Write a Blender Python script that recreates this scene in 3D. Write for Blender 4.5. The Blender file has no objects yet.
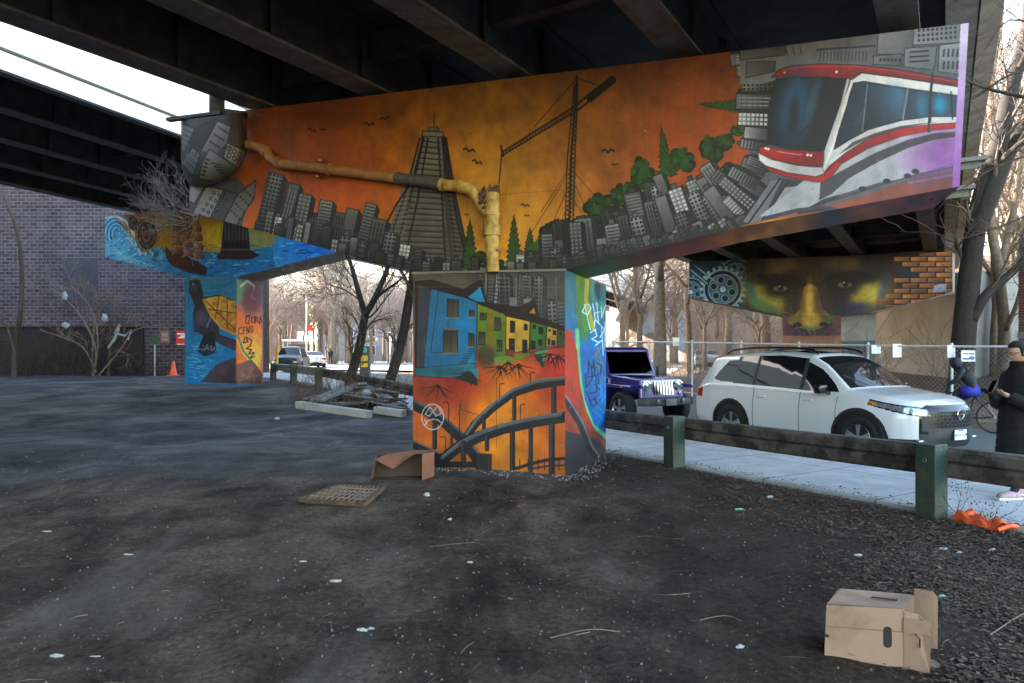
import bpy, bmesh, math, random
import numpy as np
from mathutils import Vector, Matrix, noise
random.seed(7); RNG=np.random.RandomState(5)
sc=bpy.context.scene
C=sc.collection
MG=.56; F=700.0; CX=512.0; HY=353.0; H=1.65
def proj(p): return (CX+F*p[0]/p[1], HY-F*(p[2]-H)/p[1])
def at(px,py,Y): return Vector(((px-CX)/F*Y, Y, H+(HY-py)/F*Y))
def sm(t): t=max(0.0,min(1.0,t)); return t*t*(3-2*t)
RD=Vector((-.521,.853,0)); RN=Vector((.853,.521,0))      # street direction and its normal
def q_of(x,y): return .853*x+.521*y
def s_of(x,y): return -.521*x+.853*y
def sq(s,q,z=0): return Vector((s*RD.x+q*RN.x, s*RD.y+q*RN.y, z))
def g0(x,y):
    z=.45*sm((y-14)/15.0)
    if x>.1*y and y>50: z+=10*sm((y-56)/45)*sm((x-.1*y)/8)
    if x>6: z+= 5*sm((q_of(x,y)-21)/22)*sm((x-15-.0*y)/8)
    return z
def ngo(x,y):                                            # ground sheet height, lot side and under the street
    q=q_of(x,y); z=g0(x,y)
    if q>7.3: z-=.14*sm((q-7.3)/.25)*(1-sm((q-18.5)/.8))
    return z
# ---------------- object helpers
def tag(o,label=None,cat=None,group=None,kind=None):
    if label: o['label']=label
    if cat: o['category']=cat
    if group: o['group']=group
    if kind: o['kind']=kind
    return o
def empty(name,loc=(0,0,0),rz=0,label=None,cat=None,group=None):
    o=bpy.data.objects.new(name,None); C.objects.link(o); o.location=loc; o.rotation_euler=(0,0,rz); o.empty_display_size=.2
    return tag(o,label,cat,group)
def copy_tree(o,parent=None):
    c=o.copy(); C.objects.link(c)
    c.parent=parent
    for ch in list(o.children): copy_tree(ch,c)
    return c
class MB:
    def __init__(s): s.v=[]; s.f=[]; s.sm=False
    def add(s,vs,fs):
        n=len(s.v); s.v+= [tuple(v) for v in vs]; s.f+=[tuple(i+n for i in f) for f in fs]; return s
    def box(s,c,d,rz=0,rot=None):
        hx,hy,hz=d[0]/2,d[1]/2,d[2]/2
        M=rot if rot is not None else Matrix.Rotation(rz,3,'Z')
        vs=[Vector(c)+M@Vector((x*hx,y*hy,z*hz)) for x in(-1,1) for y in(-1,1) for z in(-1,1)]
        return s.add(vs,[(0,1,3,2),(4,6,7,5),(0,4,5,1),(2,3,7,6),(0,2,6,4),(1,5,7,3)])
    def hexa(s,b,t):   # bottom loop, top loop (same count)
        n=len(b); return s.add(list(b)+list(t),[tuple(reversed(range(n))),tuple(range(n,2*n))]+[(i,(i+1)%n,n+(i+1)%n,n+i) for i in range(n)])
    def bar(s,a,b,w,h,up=(0,0,1)):
        a=Vector(a); b=Vector(b); d=(b-a).normalized(); u=Vector(up); r=d.cross(u)
        if r.length<1e-4: r=d.cross(Vector((1,0,0)))
        r.normalize(); u=r.cross(d).normalized()
        L=[a-r*w/2-u*h/2,a+r*w/2-u*h/2,a+r*w/2+u*h/2,a-r*w/2+u*h/2]
        return s.hexa(L,[p+(b-a) for p in L])
    def tube(s,pts,rad,n=6,cap=True):
        pts=[Vector(p) for p in pts]; m=len(pts)
        if not hasattr(rad,'__len__'): rad=[rad]*m
        prev=None; base=len(s.v); vs=[]
        for i,p in enumerate(pts):
            d=(pts[min(i+1,m-1)]-pts[max(i-1,0)])
            if d.length<1e-9: d=Vector((0,0,1))
            d.normalize()
            if prev is None:
                r=d.cross(Vector((0,0,1)) if abs(d.z)<.9 else Vector((1,0,0)))
            else: r=prev-d*prev.dot(d)
            if r.length<1e-6: r=d.orthogonal()
            r.normalize(); prev=r; u=d.cross(r)
            for k in range(n):
                a=2*math.pi*k/n; vs.append(p+(r*math.cos(a)+u*math.sin(a))*rad[i])
        fs=[(i*n+k,i*n+(k+1)%n,(i+1)*n+(k+1)%n,(i+1)*n+k) for i in range(m-1) for k in range(n)]
        if cap: fs+= [tuple(reversed(range(n))),tuple(range((m-1)*n,m*n))]
        return s.add(vs,fs)
    def lathe(s,prof,n=24,M=None):   # prof (r,z) about z
        vs=[];M=M or Matrix.Identity(4)
        for r,z in prof:
            for k in range(n):
                a=2*math.pi*k/n; vs.append(M@Vector((r*math.cos(a),r*math.sin(a),z)))
        fs=[(i*n+k,i*n+(k+1)%n,(i+1)*n+(k+1)%n,(i+1)*n+k) for i in range(len(prof)-1) for k in range(n)]
        return s.add(vs,fs)
    def build(s,name,mat,parent=None,smooth=False,bevel=0,solid=0,seg=2):
        me=bpy.data.meshes.new(name); me.from_pydata(s.v,[],s.f); me.update()
        if bevel:
            bm=bmesh.new(); bm.from_mesh(me); bmesh.ops.remove_doubles(bm,verts=bm.verts,dist=1e-5)
            es=[e for e in bm.edges if len(e.link_faces)==2 and e.calc_face_angle(0)>.5]
            bmesh.ops.bevel(bm,geom=es,offset=bevel,segments=seg,affect='EDGES',profile=.6)
            bm.to_mesh(me); bm.free()
        if smooth:
            for p in me.polygons: p.use_smooth=True
            if bevel:
                pass
        o=bpy.data.objects.new(name,me); C.objects.link(o)
        if mat: me.materials.append(mat)
        if parent is not None: o.parent=parent
        return o
def shade_auto(o,ang=.6):
    me=o.data; me.polygons.foreach_set('use_smooth',[True]*len(me.polygons))
    bm=bmesh.new(); bm.from_mesh(me)
    for e in bm.edges:
        if len(e.link_faces)==2 and e.calc_face_angle(0)>ang: e.smooth=False
    bm.to_mesh(me); bm.free()
# ---------------- materials
def lin(c): 
    return tuple(((x/255)/12.92 if x/255<=.04045 else ((x/255+.055)/1.055)**2.4) for x in c)
def newmat(name):
    m=bpy.data.materials.new(name); m.use_nodes=True; nt=m.node_tree; b=nt.nodes['Principled BSDF']; return m,nt,b
def N(nt,t,**k):
    n=nt.nodes.new(t)
    for a,b in k.items():
        if a in('inp',):
            for i,v in b.items(): n.inputs[i].default_value=v
        else: setattr(n,a,b)
    return n
def mat(name,col,rough=.7,metal=0,var=.25,scale=6,bump=.0,bscale=60,spec=.5,col2=None,thr=None,coat=0,trans=0,alpha=None,coord='Object'):
    """col: linear rgb. noise mix to col2 (or darker)."""
    m,nt,b=newmat(name); L=nt.links
    tc=N(nt,'ShaderNodeTexCoord')
    n1=N(nt,'ShaderNodeTexNoise',inp={'Scale':scale,'Detail':8,'Roughness':.65}); L.new(tc.outputs[coord],n1.inputs['Vector'])
    cr=N(nt,'ShaderNodeValToRGB'); L.new(n1.outputs['Fac'],cr.inputs['Fac'])
    a,c_=(thr or (.35,.65)); cr.color_ramp.elements[0].position=a; cr.color_ramp.elements[1].position=c_
    c2=col2 or tuple(x*(1-var) for x in col)
    cr.color_ramp.elements[0].color=(*c2,1); cr.color_ramp.elements[1].color=(*col,1)
    L.new(cr.outputs['Color'],b.inputs['Base Color'])
    b.inputs['Roughness'].default_value=rough; b.inputs['Metallic'].default_value=metal
    b.inputs['Specular IOR Level'].default_value=spec; b.inputs['Coat Weight'].default_value=coat
    if coat: b.inputs['Coat Roughness'].default_value=.04
    if trans: b.inputs['Transmission Weight'].default_value=trans
    if bump:
        n2=N(nt,'ShaderNodeTexNoise',inp={'Scale':bscale,'Detail':6,'Roughness':.7}); L.new(tc.outputs[coord],n2.inputs['Vector'])
        bp=N(nt,'ShaderNodeBump',inp={'Strength':bump,'Distance':.02}); L.new(n2.outputs['Fac'],bp.inputs['Height']); L.new(bp.outputs['Normal'],b.inputs['Normal'])
    return m
M={}
M['concrete']=mat('concrete',(.24,.22,.19),.85,var=.35,scale=1.6,bump=.25,bscale=30)
M['fascia_concrete']=None
M['pale_concrete']=mat('pale_concrete',(.42,.41,.39),.85,var=.3,scale=2,bump=.3,bscale=40)
M['steel']=mat('painted_steel',(.062,.068,.068),.6,var=.5,scale=3,bump=.15,bscale=30,spec=.4,col2=(.03,.027,.024))
M['steel_light']=mat('pale_steel',(.16,.17,.165),.6,var=.4,scale=4,bump=.1)
M['galv']=mat('galvanised_steel',(.5,.51,.52),.45,metal=.6,var=.2,scale=9)
M['white_pipe']=mat('white_pipe',(.62,.63,.64),.5,var=.2,scale=5)
M['black_plastic']=mat('black_plastic',(.012,.013,.015),.5,var=.3,scale=9)
M['gloss_black']=mat('gloss_black',(.006,.006,.007),.12,var=.1)
M['bark']=mat('bark',(.075,.055,.042),.95,var=.5,scale=14,bump=.8,bscale=45)
M['bark_dark']=mat('dark_bark',(.034,.027,.022),.95,var=.5,scale=10,bump=.9,bscale=35)
M['twig_far']=mat('sunlit_far_twigs',(.42,.33,.28),.9,var=.4,scale=3)  # paler twig copy, sunlight on the far crowns put into the colour
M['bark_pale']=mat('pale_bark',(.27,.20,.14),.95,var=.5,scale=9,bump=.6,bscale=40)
M['twig']=mat('twig',(.23,.17,.13),.9,var=.4,scale=3)
M['twig_dark']=mat('dark_twig',(.10,.075,.06),.9,var=.4,scale=3)
M['twig_grey']=mat('grey_twig',(.19,.175,.18),.9,var=.4,scale=3)
M['rubber']=mat('rubber',(.015,.015,.016),.8,var=.3,scale=20,bump=.2)
M['alloy']=mat('alloy',(.45,.46,.48),.3,metal=.9,var=.1)
M['chrome']=mat('chrome',(.75,.76,.78),.08,metal=1,var=.05)
M['amber']=mat('amber_lens',(.75,.22,.02),.2,var=.1,coat=1)
M['red_lens']=mat('red_lens',(.45,.012,.015),.15,var=.2,coat=1)
M['lamp_glass']=mat('lamp_glass',(.40,.46,.52),.12,metal=.5,var=.75,scale=26,coat=1)
M['cardboard']=mat('cardboard',(.30,.19,.13),.85,var=.42,scale=3.2,bump=.2,bscale=40,thr=(.28,.5))
M['cardboard_dark']=mat('brown_cardboard',(.22,.09,.048),.8,var=.2,scale=5,bump=.1,bscale=80)
M['cardboard_in']=mat('shaded_box_inside',(.06,.038,.027),.9,var=.2,scale=5)  # cardboard colour darkened to paint in the shade inside the boxes
M['rust']=mat('rust',(.13,.078,.05),.9,var=.6,scale=14,bump=.6,bscale=60)
M['orange_plastic']=mat('orange_plastic',(.90,.115,.02),.5,var=.2,scale=8,bump=.1)
M['green_post']=mat('green_post_paint',(.014,.042,.030),.5,var=.6,scale=4,bump=.8,bscale=20,col2=(.045,.05,.035),thr=(.36,.62))
M['rail_wood']=mat('weathered_rail',(.10,.086,.074),.8,var=.8,scale=3.5,bump=.9,bscale=18,col2=(.022,.020,.016),thr=(.42,.58))
M['rail_steel_pale']=mat('pale_guard_rail',(.22,.27,.26),.55,var=.4,scale=5,bump=.2)
M['white_plastic']=mat('white_scrap',(.42,.43,.44),.6,var=.5,scale=14)
M['green_scrap']=mat('green_scrap',(.16,.42,.32),.6,var=.2,scale=8)
M['skin']=mat('skin',(.36,.20,.14),.6,var=.1)
M['coat_black']=mat('black_coat',(.004,.004,.005),.9,var=.3,scale=12,bump=.3,bscale=18)
M['hair']=mat('hair',(.004,.003,.003),.85,var=.3,scale=30)
M['navy']=mat('navy_jacket',(.008,.010,.022),.7,var=.3,scale=10,bump=.3,bscale=20)
M['blue_cloth']=mat('blue_cloth',(.015,.03,.35),.7,var=.2)
M['pink_shoe']=mat('pink_shoe',(.55,.36,.42),.7,var=.4,scale=30)
M['sign_white']=mat('sign_white',(.72,.73,.74),.5,var=.1)
M['sign_red']=mat('sign_red',(.65,.035,.025),.5,var=.15)
M['sign_orange']=mat('sign_orange',(.32,.13,.08),.6,var=.4,scale=8)
M['sign_green']=mat('sign_green',(.06,.09,.05),.6,var=.4)
M['ink']=mat('ink',(.02,.02,.025),.6,var=.1)
M['ink_white']=mat('white_ink',(.8,.8,.8),.6,var=.05)
M['ink_blue']=mat('blue_ink',(.03,.07,.35),.6,var=.05)
M['yellow']=mat('yellow_paint',(.75,.5,.02),.5,var=.15)
M['pole_wood']=mat('utility_pole_wood',(.16,.12,.09),.9,var=.4,scale=6,bump=.4,bscale=20)
def carpaint(name,col,rough=.28,metal=0,coat=1): return mat(name,col,rough,metal=metal,var=.04,scale=2,coat=coat)
M['car_white']=carpaint('white_car_paint',(.64,.66,.68))
M['car_blue']=carpaint('indigo_car_paint',(.022,.012,.16),.3,.35)
M['car_dark']=carpaint('dark_car_paint',(.006,.009,.02),.55,0,.15)
M['car_silver']=carpaint('silver_car_paint',(.45,.47,.5),.3,.5)
def glassmat(name,col):
    m,nt,b=newmat(name); b.inputs['Base Color'].default_value=(*col,1); b.inputs['Roughness'].default_value=.03
    b.inputs['IOR'].default_value=1.45; b.inputs['Specular IOR Level'].default_value=.45
    tc=N(nt,'ShaderNodeTexCoord'); n=N(nt,'ShaderNodeTexNoise',inp={'Scale':1.3,'Detail':2}); nt.links.new(tc.outputs['Object'],n.inputs['Vector'])
    bp=N(nt,'ShaderNodeBump',inp={'Strength':.05,'Distance':.05}); nt.links.new(n.outputs['Fac'],bp.inputs['Height']); nt.links.new(bp.outputs['Normal'],b.inputs['Normal'])
    return m
M['glass']=glassmat('tinted_glass',(.010,.012,.014))
def winglass(name,tr=.55):
    m=bpy.data.materials.new(name); m.use_nodes=True; nt=m.node_tree; nt.nodes.clear()
    o=N(nt,'ShaderNodeOutputMaterial'); mx=N(nt,'ShaderNodeMixShader'); fr=N(nt,'ShaderNodeFresnel',inp={'IOR':1.75})
    t=N(nt,'ShaderNodeBsdfTransparent'); t.inputs['Color'].default_value=(tr,tr*1.02,tr*1.02,1); g=N(nt,'ShaderNodeBsdfGlossy'); g.inputs['Roughness'].default_value=.02
    nt.links.new(fr.outputs[0],mx.inputs[0]); nt.links.new(t.outputs[0],mx.inputs[1]); nt.links.new(g.outputs[0],mx.inputs[2]); nt.links.new(mx.outputs[0],o.inputs['Surface'])
    return m
M['clear_glass']=winglass('clear_glass')
def muralmat(name,rough=.55):
    m,nt,b=newmat(name); L=nt.links
    a=N(nt,'ShaderNodeVertexColor',layer_name='paint'); tc=N(nt,'ShaderNodeTexCoord')
    n=N(nt,'ShaderNodeTexNoise',inp={'Scale':3.5,'Detail':9,'Roughness':.7}); L.new(tc.outputs['Object'],n.inputs['Vector'])
    cr=N(nt,'ShaderNodeValToRGB'); cr.color_ramp.elements[0].position=.3; cr.color_ramp.elements[0].color=(.66,.66,.66,1); cr.color_ramp.elements[1].position=.62; cr.color_ramp.elements[1].color=(1.06,1.05,1.04,1)
    L.new(n.outputs['Fac'],cr.inputs['Fac'])
    mx=N(nt,'ShaderNodeMixRGB',blend_type='MULTIPLY',inp={0:1.0}); L.new(a.outputs['Color'],mx.inputs[1]); L.new(cr.outputs['Color'],mx.inputs[2])
    # vertical run-down stains
    mp=N(nt,'ShaderNodeMapping'); mp.inputs['Scale'].default_value=(5,5,.35); L.new(tc.outputs['Object'],mp.inputs['Vector'])
    n3=N(nt,'ShaderNodeTexNoise',inp={'Scale':1.3,'Detail':6,'Roughness':.7}); L.new(mp.outputs[0],n3.inputs['Vector'])
    c3=N(nt,'ShaderNodeValToRGB'); c3.color_ramp.elements[0].position=.34; c3.color_ramp.elements[0].color=(.6,.58,.56,1); c3.color_ramp.elements[1].position=.5; c3.color_ramp.elements[1].color=(1,1,1,1)
    L.new(n3.outputs['Fac'],c3.inputs['Fac'])
    m2=N(nt,'ShaderNodeMixRGB',blend_type='MULTIPLY',inp={0:.38}); L.new(mx.outputs[0],m2.inputs[1]); L.new(c3.outputs['Color'],m2.inputs[2])
    L.new(m2.outputs[0],b.inputs['Base Color'])
    b.inputs['Roughness'].default_value=rough
    n2=N(nt,'ShaderNodeTexNoise',inp={'Scale':45,'Detail':7,'Roughness':.75}); L.new(tc.outputs['Object'],n2.inputs['Vector'])
    bp=N(nt,'ShaderNodeBump',inp={'Strength':.35,'Distance':.01}); L.new(n2.outputs['Fac'],bp.inputs['Height']); L.new(bp.outputs['Normal'],b.inputs['Normal'])
    return m
M['mural']=muralmat('painted_mural')
def brickmat(name,c1,c2,mortar,bw,bh,ms=.012,rot=None,sc_=1,bump=.5,dirt=None):
    m,nt,b=newmat(name); L=nt.links
    tc=N(nt,'ShaderNodeTexCoord'); mp=N(nt,'ShaderNodeMapping')
    if rot: mp.inputs['Rotation'].default_value=rot
    L.new(tc.outputs['Object'],mp.inputs['Vector'])
    br=N(nt,'ShaderNodeTexBrick',inp={'Color1':(*c1,1),'Color2':(*c2,1),'Mortar':(*mortar,1),'Scale':1.0,'Mortar Size':ms,'Mortar Smooth':.2,'Bias':0.0,'Brick Width':bw,'Row Height':bh})
    L.new(mp.outputs[0],br.inputs['Vector'])
    n=N(nt,'ShaderNodeTexNoise',inp={'Scale':.8,'Detail':8,'Roughness':.7}); L.new(tc.outputs['Object'],n.inputs['Vector'])
    cr=N(nt,'ShaderNodeValToRGB'); cr.color_ramp.elements[0].position=.3; cr.color_ramp.elements[0].color=(.55,.55,.6,1); cr.color_ramp.elements[1].position=.65; cr.color_ramp.elements[1].color=(1.1,1.08,1.05,1)
    L.new(n.outputs['Fac'],cr.inputs['Fac'])
    mx=N(nt,'ShaderNodeMixRGB',blend_type='MULTIPLY',inp={0:.9}); L.new(br.outputs['Color'],mx.inputs[1]); L.new(cr.outputs['Color'],mx.inputs[2])
    L.new(mx.outputs[0],b.inputs['Base Color']); b.inputs['Roughness'].default_value=.85
    bp=N(nt,'ShaderNodeBump',inp={'Strength':bump,'Distance':.02}); bp.invert=True; L.new(br.outputs['Fac'],bp.inputs['Height']); L.new(bp.outputs['Normal'],b.inputs['Normal'])
    return m
# ---------------- painter
class Cv:
    def __init__(s,x0,y0,x1,y1,S=3,bg=(128,128,128)):
        s.x0,s.y0,s.S=x0,y0,S; s.w=int((x1-x0)*S); s.h=int((y1-y0)*S)
        s.a=np.empty((s.h,s.w,3),np.float32); s.a[:]=bg; s.fr(0,0,1)
    def fr(s,ox,oy,k): s.ox,s.oy,s.k=ox,oy,k; return s
    def T(s,p): return [((x/s.k+s.ox-s.x0)*s.S,(y/s.k+s.oy-s.y0)*s.S) for x,y in p]
    def _bb(s,P,pad=1):
        xs=[p[0] for p in P]; ys=[p[1] for p in P]
        a=max(0,int(min(xs)-pad)); b=min(s.w,int(max(xs)+pad)+2); c=max(0,int(min(ys)-pad)); d=min(s.h,int(max(ys)+pad)+2)
        if a>=b or c>=d: return None
        yy,xx=np.mgrid[c:d,a:b].astype(np.float32); return a,b,c,d,xx+.5,yy+.5
    def _put(s,bb,mask,col,al):
        a,b,c,d,xx,yy=bb
        if callable(col): col=col(xx,yy)
        elif isinstance(col,tuple) and len(col)==4 and isinstance(col[0],tuple):
            (c0,p0,c1,p1)=col; p0,p1=s.T([p0,p1]); dx,dy=p1[0]-p0[0],p1[1]-p0[1]
            t=np.clip(((xx-p0[0])*dx+(yy-p0[1])*dy)/(dx*dx+dy*dy+1e-6),0,1)[...,None]; col=np.array(c0)*(1-t)+np.array(c1)*t
        m=(mask*al)[...,None]; s.a[c:d,a:b]=s.a[c:d,a:b]*(1-m)+np.array(col,dtype=np.float32)*m
    def poly(s,pts,col,al=1.0,ol=None,ow=1):
        P=s.T(pts); bb=s._bb(P)
        if bb:
            xx,yy=bb[4],bb[5]; ins=np.zeros(xx.shape,bool); n=len(P)
            for i in range(n):
                x1,y1=P[i]; x2,y2=P[(i+1)%n]
                if y1==y2: continue
                cnd=((y1>yy)!=(y2>yy))&(xx<(x2-x1)*(yy-y1)/(y2-y1)+x1); ins^=cnd
            s._put(bb,ins.astype(np.float32),col,al)
        if ol: s.line(list(pts)+[pts[0]],ow,ol)
    def line(s,pts,w,col,al=1.0,w2=None,soft=0):
        P=s.T(pts); w=w/s.k*s.S/2; w2=w if w2 is None else w2/s.k*s.S/2
        for i in range(len(P)-1):
            (x1,y1),(x2,y2)=P[i],P[i+1]; n=len(P)-1
            wa=w+(w2-w)*i/n; wb=w+(w2-w)*(i+1)/n
            bb=s._bb([P[i],P[i+1]],max(wa,wb)+2+soft*s.S)
            if not bb: continue
            xx,yy=bb[4],bb[5]; dx,dy=x2-x1,y2-y1; t=np.clip(((xx-x1)*dx+(yy-y1)*dy)/(dx*dx+dy*dy+1e-6),0,1)
            d=np.hypot(xx-x1-t*dx,yy-y1-t*dy); ww=wa+(wb-wa)*t
            s._put(bb,np.clip((ww-d)/(1+soft*s.S)+.5,0,1),col,al)
    def ell(s,c,rx,ry,col,al=1.0,ang=0,soft=0,ring=0):
        P=s.T([c])[0]; rx=rx/s.k*s.S; ry=ry/s.k*s.S; R=max(rx,ry)*(1+soft)+2
        bb=s._bb([(P[0]-R,P[1]-R),(P[0]+R,P[1]+R)],0)
        if not bb: return
        xx,yy=bb[4]-P[0],bb[5]-P[1]; ca,sa=math.cos(ang),math.sin(ang)
        u=(xx*ca+yy*sa)/rx; v=(-xx*sa+yy*ca)/ry; d=np.sqrt(u*u+v*v)
        if ring: m=np.clip((ring/2-np.abs(d-1))*min(rx,ry)+.5,0,1)
        elif soft: m=np.clip((1+soft-d)/(2*soft),0,1); m=m*m*(3-2*m)
        else: m=np.clip((1-d)*min(rx,ry)+.5,0,1)
        s._put(bb,m,col,al)
    def arc(s,c,rx,ry,a0,a1,w,col,al=1,w2=None,n=14):
        s.line([(c[0]+rx*math.cos(math.radians(a0+(a1-a0)*i/n)),c[1]+ry*math.sin(math.radians(a0+(a1-a0)*i/n))) for i in range(n+1)],w,col,al,w2)
    def grad(s,stops,axis=0):   # stops [(pos,color)] over px coordinate
        n=s.w if axis==0 else s.h; o=s.x0 if axis==0 else s.y0
        ps=(np.arange(n)/s.S+o); pos=[a for a,_ in stops]
        cc=np.stack([np.interp(ps,pos,[c[i] for _,c in stops]) for i in range(3)],-1).astype(np.float32)
        s.a[:]=cc[None] if axis==0 else cc[:,None]
    def mul(s,stops,axis=1):
        n=s.w if axis==0 else s.h; o=s.x0 if axis==0 else s.y0
        ps=(np.arange(n)/s.S+o); f=np.interp(ps,[a for a,_ in stops],[b for _,b in stops]).astype(np.float32)
        s.a*= (f[None,:,None] if axis==0 else f[:,None,None])
    def noise(s,amp,cell,seed=0,rect=None):
        r=np.random.RandomState(seed); gh,gw=int(s.h/(cell*s.S))+3,int(s.w/(cell*s.S))+3; g=r.rand(gh,gw)
        y=np.arange(s.h)/(cell*s.S); x=np.arange(s.w)/(cell*s.S); yi=y.astype(int); xi=x.astype(int); fy=(y-yi)[:,None]; fx=(x-xi)[None]
        fy=fy*fy*(3-2*fy); fx=fx*fx*(3-2*fx)
        v=(g[yi][:,xi]*(1-fy)*(1-fx)+g[yi+1][:,xi]*fy*(1-fx)+g[yi][:,xi+1]*(1-fy)*fx+g[yi+1][:,xi+1]*fy*fx)
        s.a*=(1+amp*(v-.5)*2)[...,None].astype(np.float32)
    def bld(s,x,y,w,h,ang,base=100,win=None,seed=0,side=1):
        r=random.Random(seed); a=math.radians(ang); ux,uy=math.sin(a),-math.cos(a); rx,ry=math.cos(a),math.sin(a)
        P=lambda u,v:(x+rx*u+ux*v,y+ry*u+uy*v)
        b=base; g=lambda v:(v*.99,v*.99,v*1.02)
        sw=w*.32*side; x0,x1=-w/2,w/2; e=x1 if side>0 else x0
        dk=(12,12,14)
        s.poly([P(e,0),P(e+sw,h*.02),P(e+sw,h*.93),P(e,h)],(g(b*.22),P(0,0),g(b*.5),P(0,h)))
        s.poly([P(x0,0),P(x1,0),P(x1,h),P(x0,h)],(g(b*.42),P(0,0),g(b*1.25),P(0,h)))
        win=win or r.choice(['bars','grid','vert','grid','none'])
        lc=r.choice([g(b*1.75),(16,16,18),(16,16,18)])
        if win=='bars':
            n=max(3,int(h/3.2))
            for i in range(1,n): v=h*i/n; s.line([P(x0+w*.15,v),P(x1-w*.12,v)],1.1,lc,.85)
        elif win=='vert':
            for i in range(1,4): u=x0+w*i/4; s.line([P(u,h*.08),P(u,h*.92)],1.0,lc,.8)
            for i in range(1,int(h/5)): s.line([P(x0,h*i/int(h/5)),P(x1,h*i/int(h/5))],.5,(20,20,20),.5)
        elif win=='grid':
            nx=max(2,int(w/3.6)); ny=max(3,int(h/4))
            for i in range(nx):
                for j in range(ny):
                    u=x0+w*(i+.5)/nx; v=h*(j+.5)/ny; hw=w/nx*.3; hv=h/ny*.3
                    s.poly([P(u-hw,v-hv),P(u+hw,v-hv),P(u+hw,v+hv),P(u-hw,v+hv)],lc,.9)
        for A in ([P(x0,0),P(x0,h),P(x1,h),P(x1,0)],[P(e,h),P(e+sw,h*.93),P(e+sw,0)]): s.line(A,.8,dk,.9)
        if r.random()<.35: s.poly([P(-w*.2,h),P(w*.2,h),P(w*.2,h+w*.35),P(-w*.2,h+w*.35)],g(b*.8),1,dk,.7)
    def bird(s,x,y,k,ang=0,flip=1):
        c=(14,12,10); a=math.radians(ang); R=lambda u,v:(x+k*(u*math.cos(a)-v*math.sin(a)),y+k*(u*math.sin(a)+v*math.cos(a)))
        s.line([R(-1,-.1),R(-.55,-.42),R(-.15,-.1),R(0,.05)],.32*k,c,1,.25*k); s.line([R(1,-.15),R(.55,-.45),R(.2,-.1),R(0,.05)],.32*k,c,1,.25*k); s.ell(R(0,.05),.28*k,.14*k,c)
    def conifer(s,x,y,w,h,ang=0,col=(38,70,24)):
        r=random.Random(int(x*7+y)); a=math.radians(ang); P=lambda u,v:(x+math.cos(a)*u+math.sin(a)*v,y+math.sin(a)*u-math.cos(a)*v)
        L=[];Rr=[]; n=9
        for i in range(n):
            v=h*i/n; ww=w/2*(1-i/n)**.8
            L+=[P(-ww*1.12-r.random()*w*.06,v),P(-ww*.68,v+h/n*.55)]; Rr+=[P(ww*1.12+r.random()*w*.06,v),P(ww*.68,v+h/n*.55)]
        s.poly(L+[P(0,h*1.06)]+Rr[::-1],col,1,(14,26,10),.7)
        for i in range(22):
            v=h*r.random()*.85; u=(r.random()-.5)*w*(1-v/h)*.8; s.line([P(u,v),P(u+1.5,v-2)],.9,(70,110,40) if r.random()<.5 else (15,30,12),.6)
    def bush(s,x,y,rx,ry,col=(40,76,24)):
        r=random.Random(int(x*3+y*5))
        for i in range(16):
            a=r.random()*6.28; d=r.random()**.5; s.ell((x+rx*d*math.cos(a)*.8,y+ry*d*math.sin(a)*.8),rx*.36,ry*.36,(16,30,12),1)
        for i in range(26):
            a=r.random()*6.28; d=r.random()**.5; k=.7+r.random()*.6; s.ell((x+rx*d*math.cos(a)*.75,y+ry*d*math.sin(a)*.75-1),rx*.24,ry*.2,tuple(c*k for c in col),.85)
    def age(s,seed=0,n=1.0):
        r=random.Random(seed); s.fr(0,0,1); W_=s.w/s.S; H_=s.h/s.S
        for i in range(int(W_*H_/300*n)):
            x=s.x0+r.random()*W_; y=s.y0+r.random()*H_; k=r.random()
            if k<.45: s.line([(x,y),(x+r.uniform(-.4,.4),y+r.uniform(4,22))],r.uniform(.25,.8),r.choice([(20,16,14),(30,24,20),(170,160,150)]),r.uniform(.06,.28),.15)
            elif k<.85: s.ell((x,y),r.uniform(2,9),r.uniform(2,7),r.choice([(24,18,14),(24,18,14),(150,140,130)]),r.uniform(.03,.13),r.random()*3,.8)
            else: s.ell((x,y),r.uniform(.3,.8),r.uniform(.3,.7),r.choice([(205,200,190),(16,14,12)]),.6)
        return s
    def sample(s,px,py):
        x=np.clip((px-s.x0)*s.S-.5,0,s.w-1.001); y=np.clip((py-s.y0)*s.S-.5,0,s.h-1.001); xi=x.astype(int); yi=y.astype(int); fx=(x-xi)[...,None]; fy=(y-yi)[...,None]
        xi1=np.minimum(xi+1,s.w-1); yi1=np.minimum(yi+1,s.h-1)
        A=s.a; return A[yi,xi]*(1-fx)*(1-fy)+A[yi,xi1]*fx*(1-fy)+A[yi1,xi]*(1-fx)*fy+A[yi1,xi1]*fx*fy
def srgb2lin(a):
    a=np.clip(a,0,255)/255.0; return np.where(a<=.04045,a/12.92,((a+.055)/1.055)**2.4)
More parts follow.
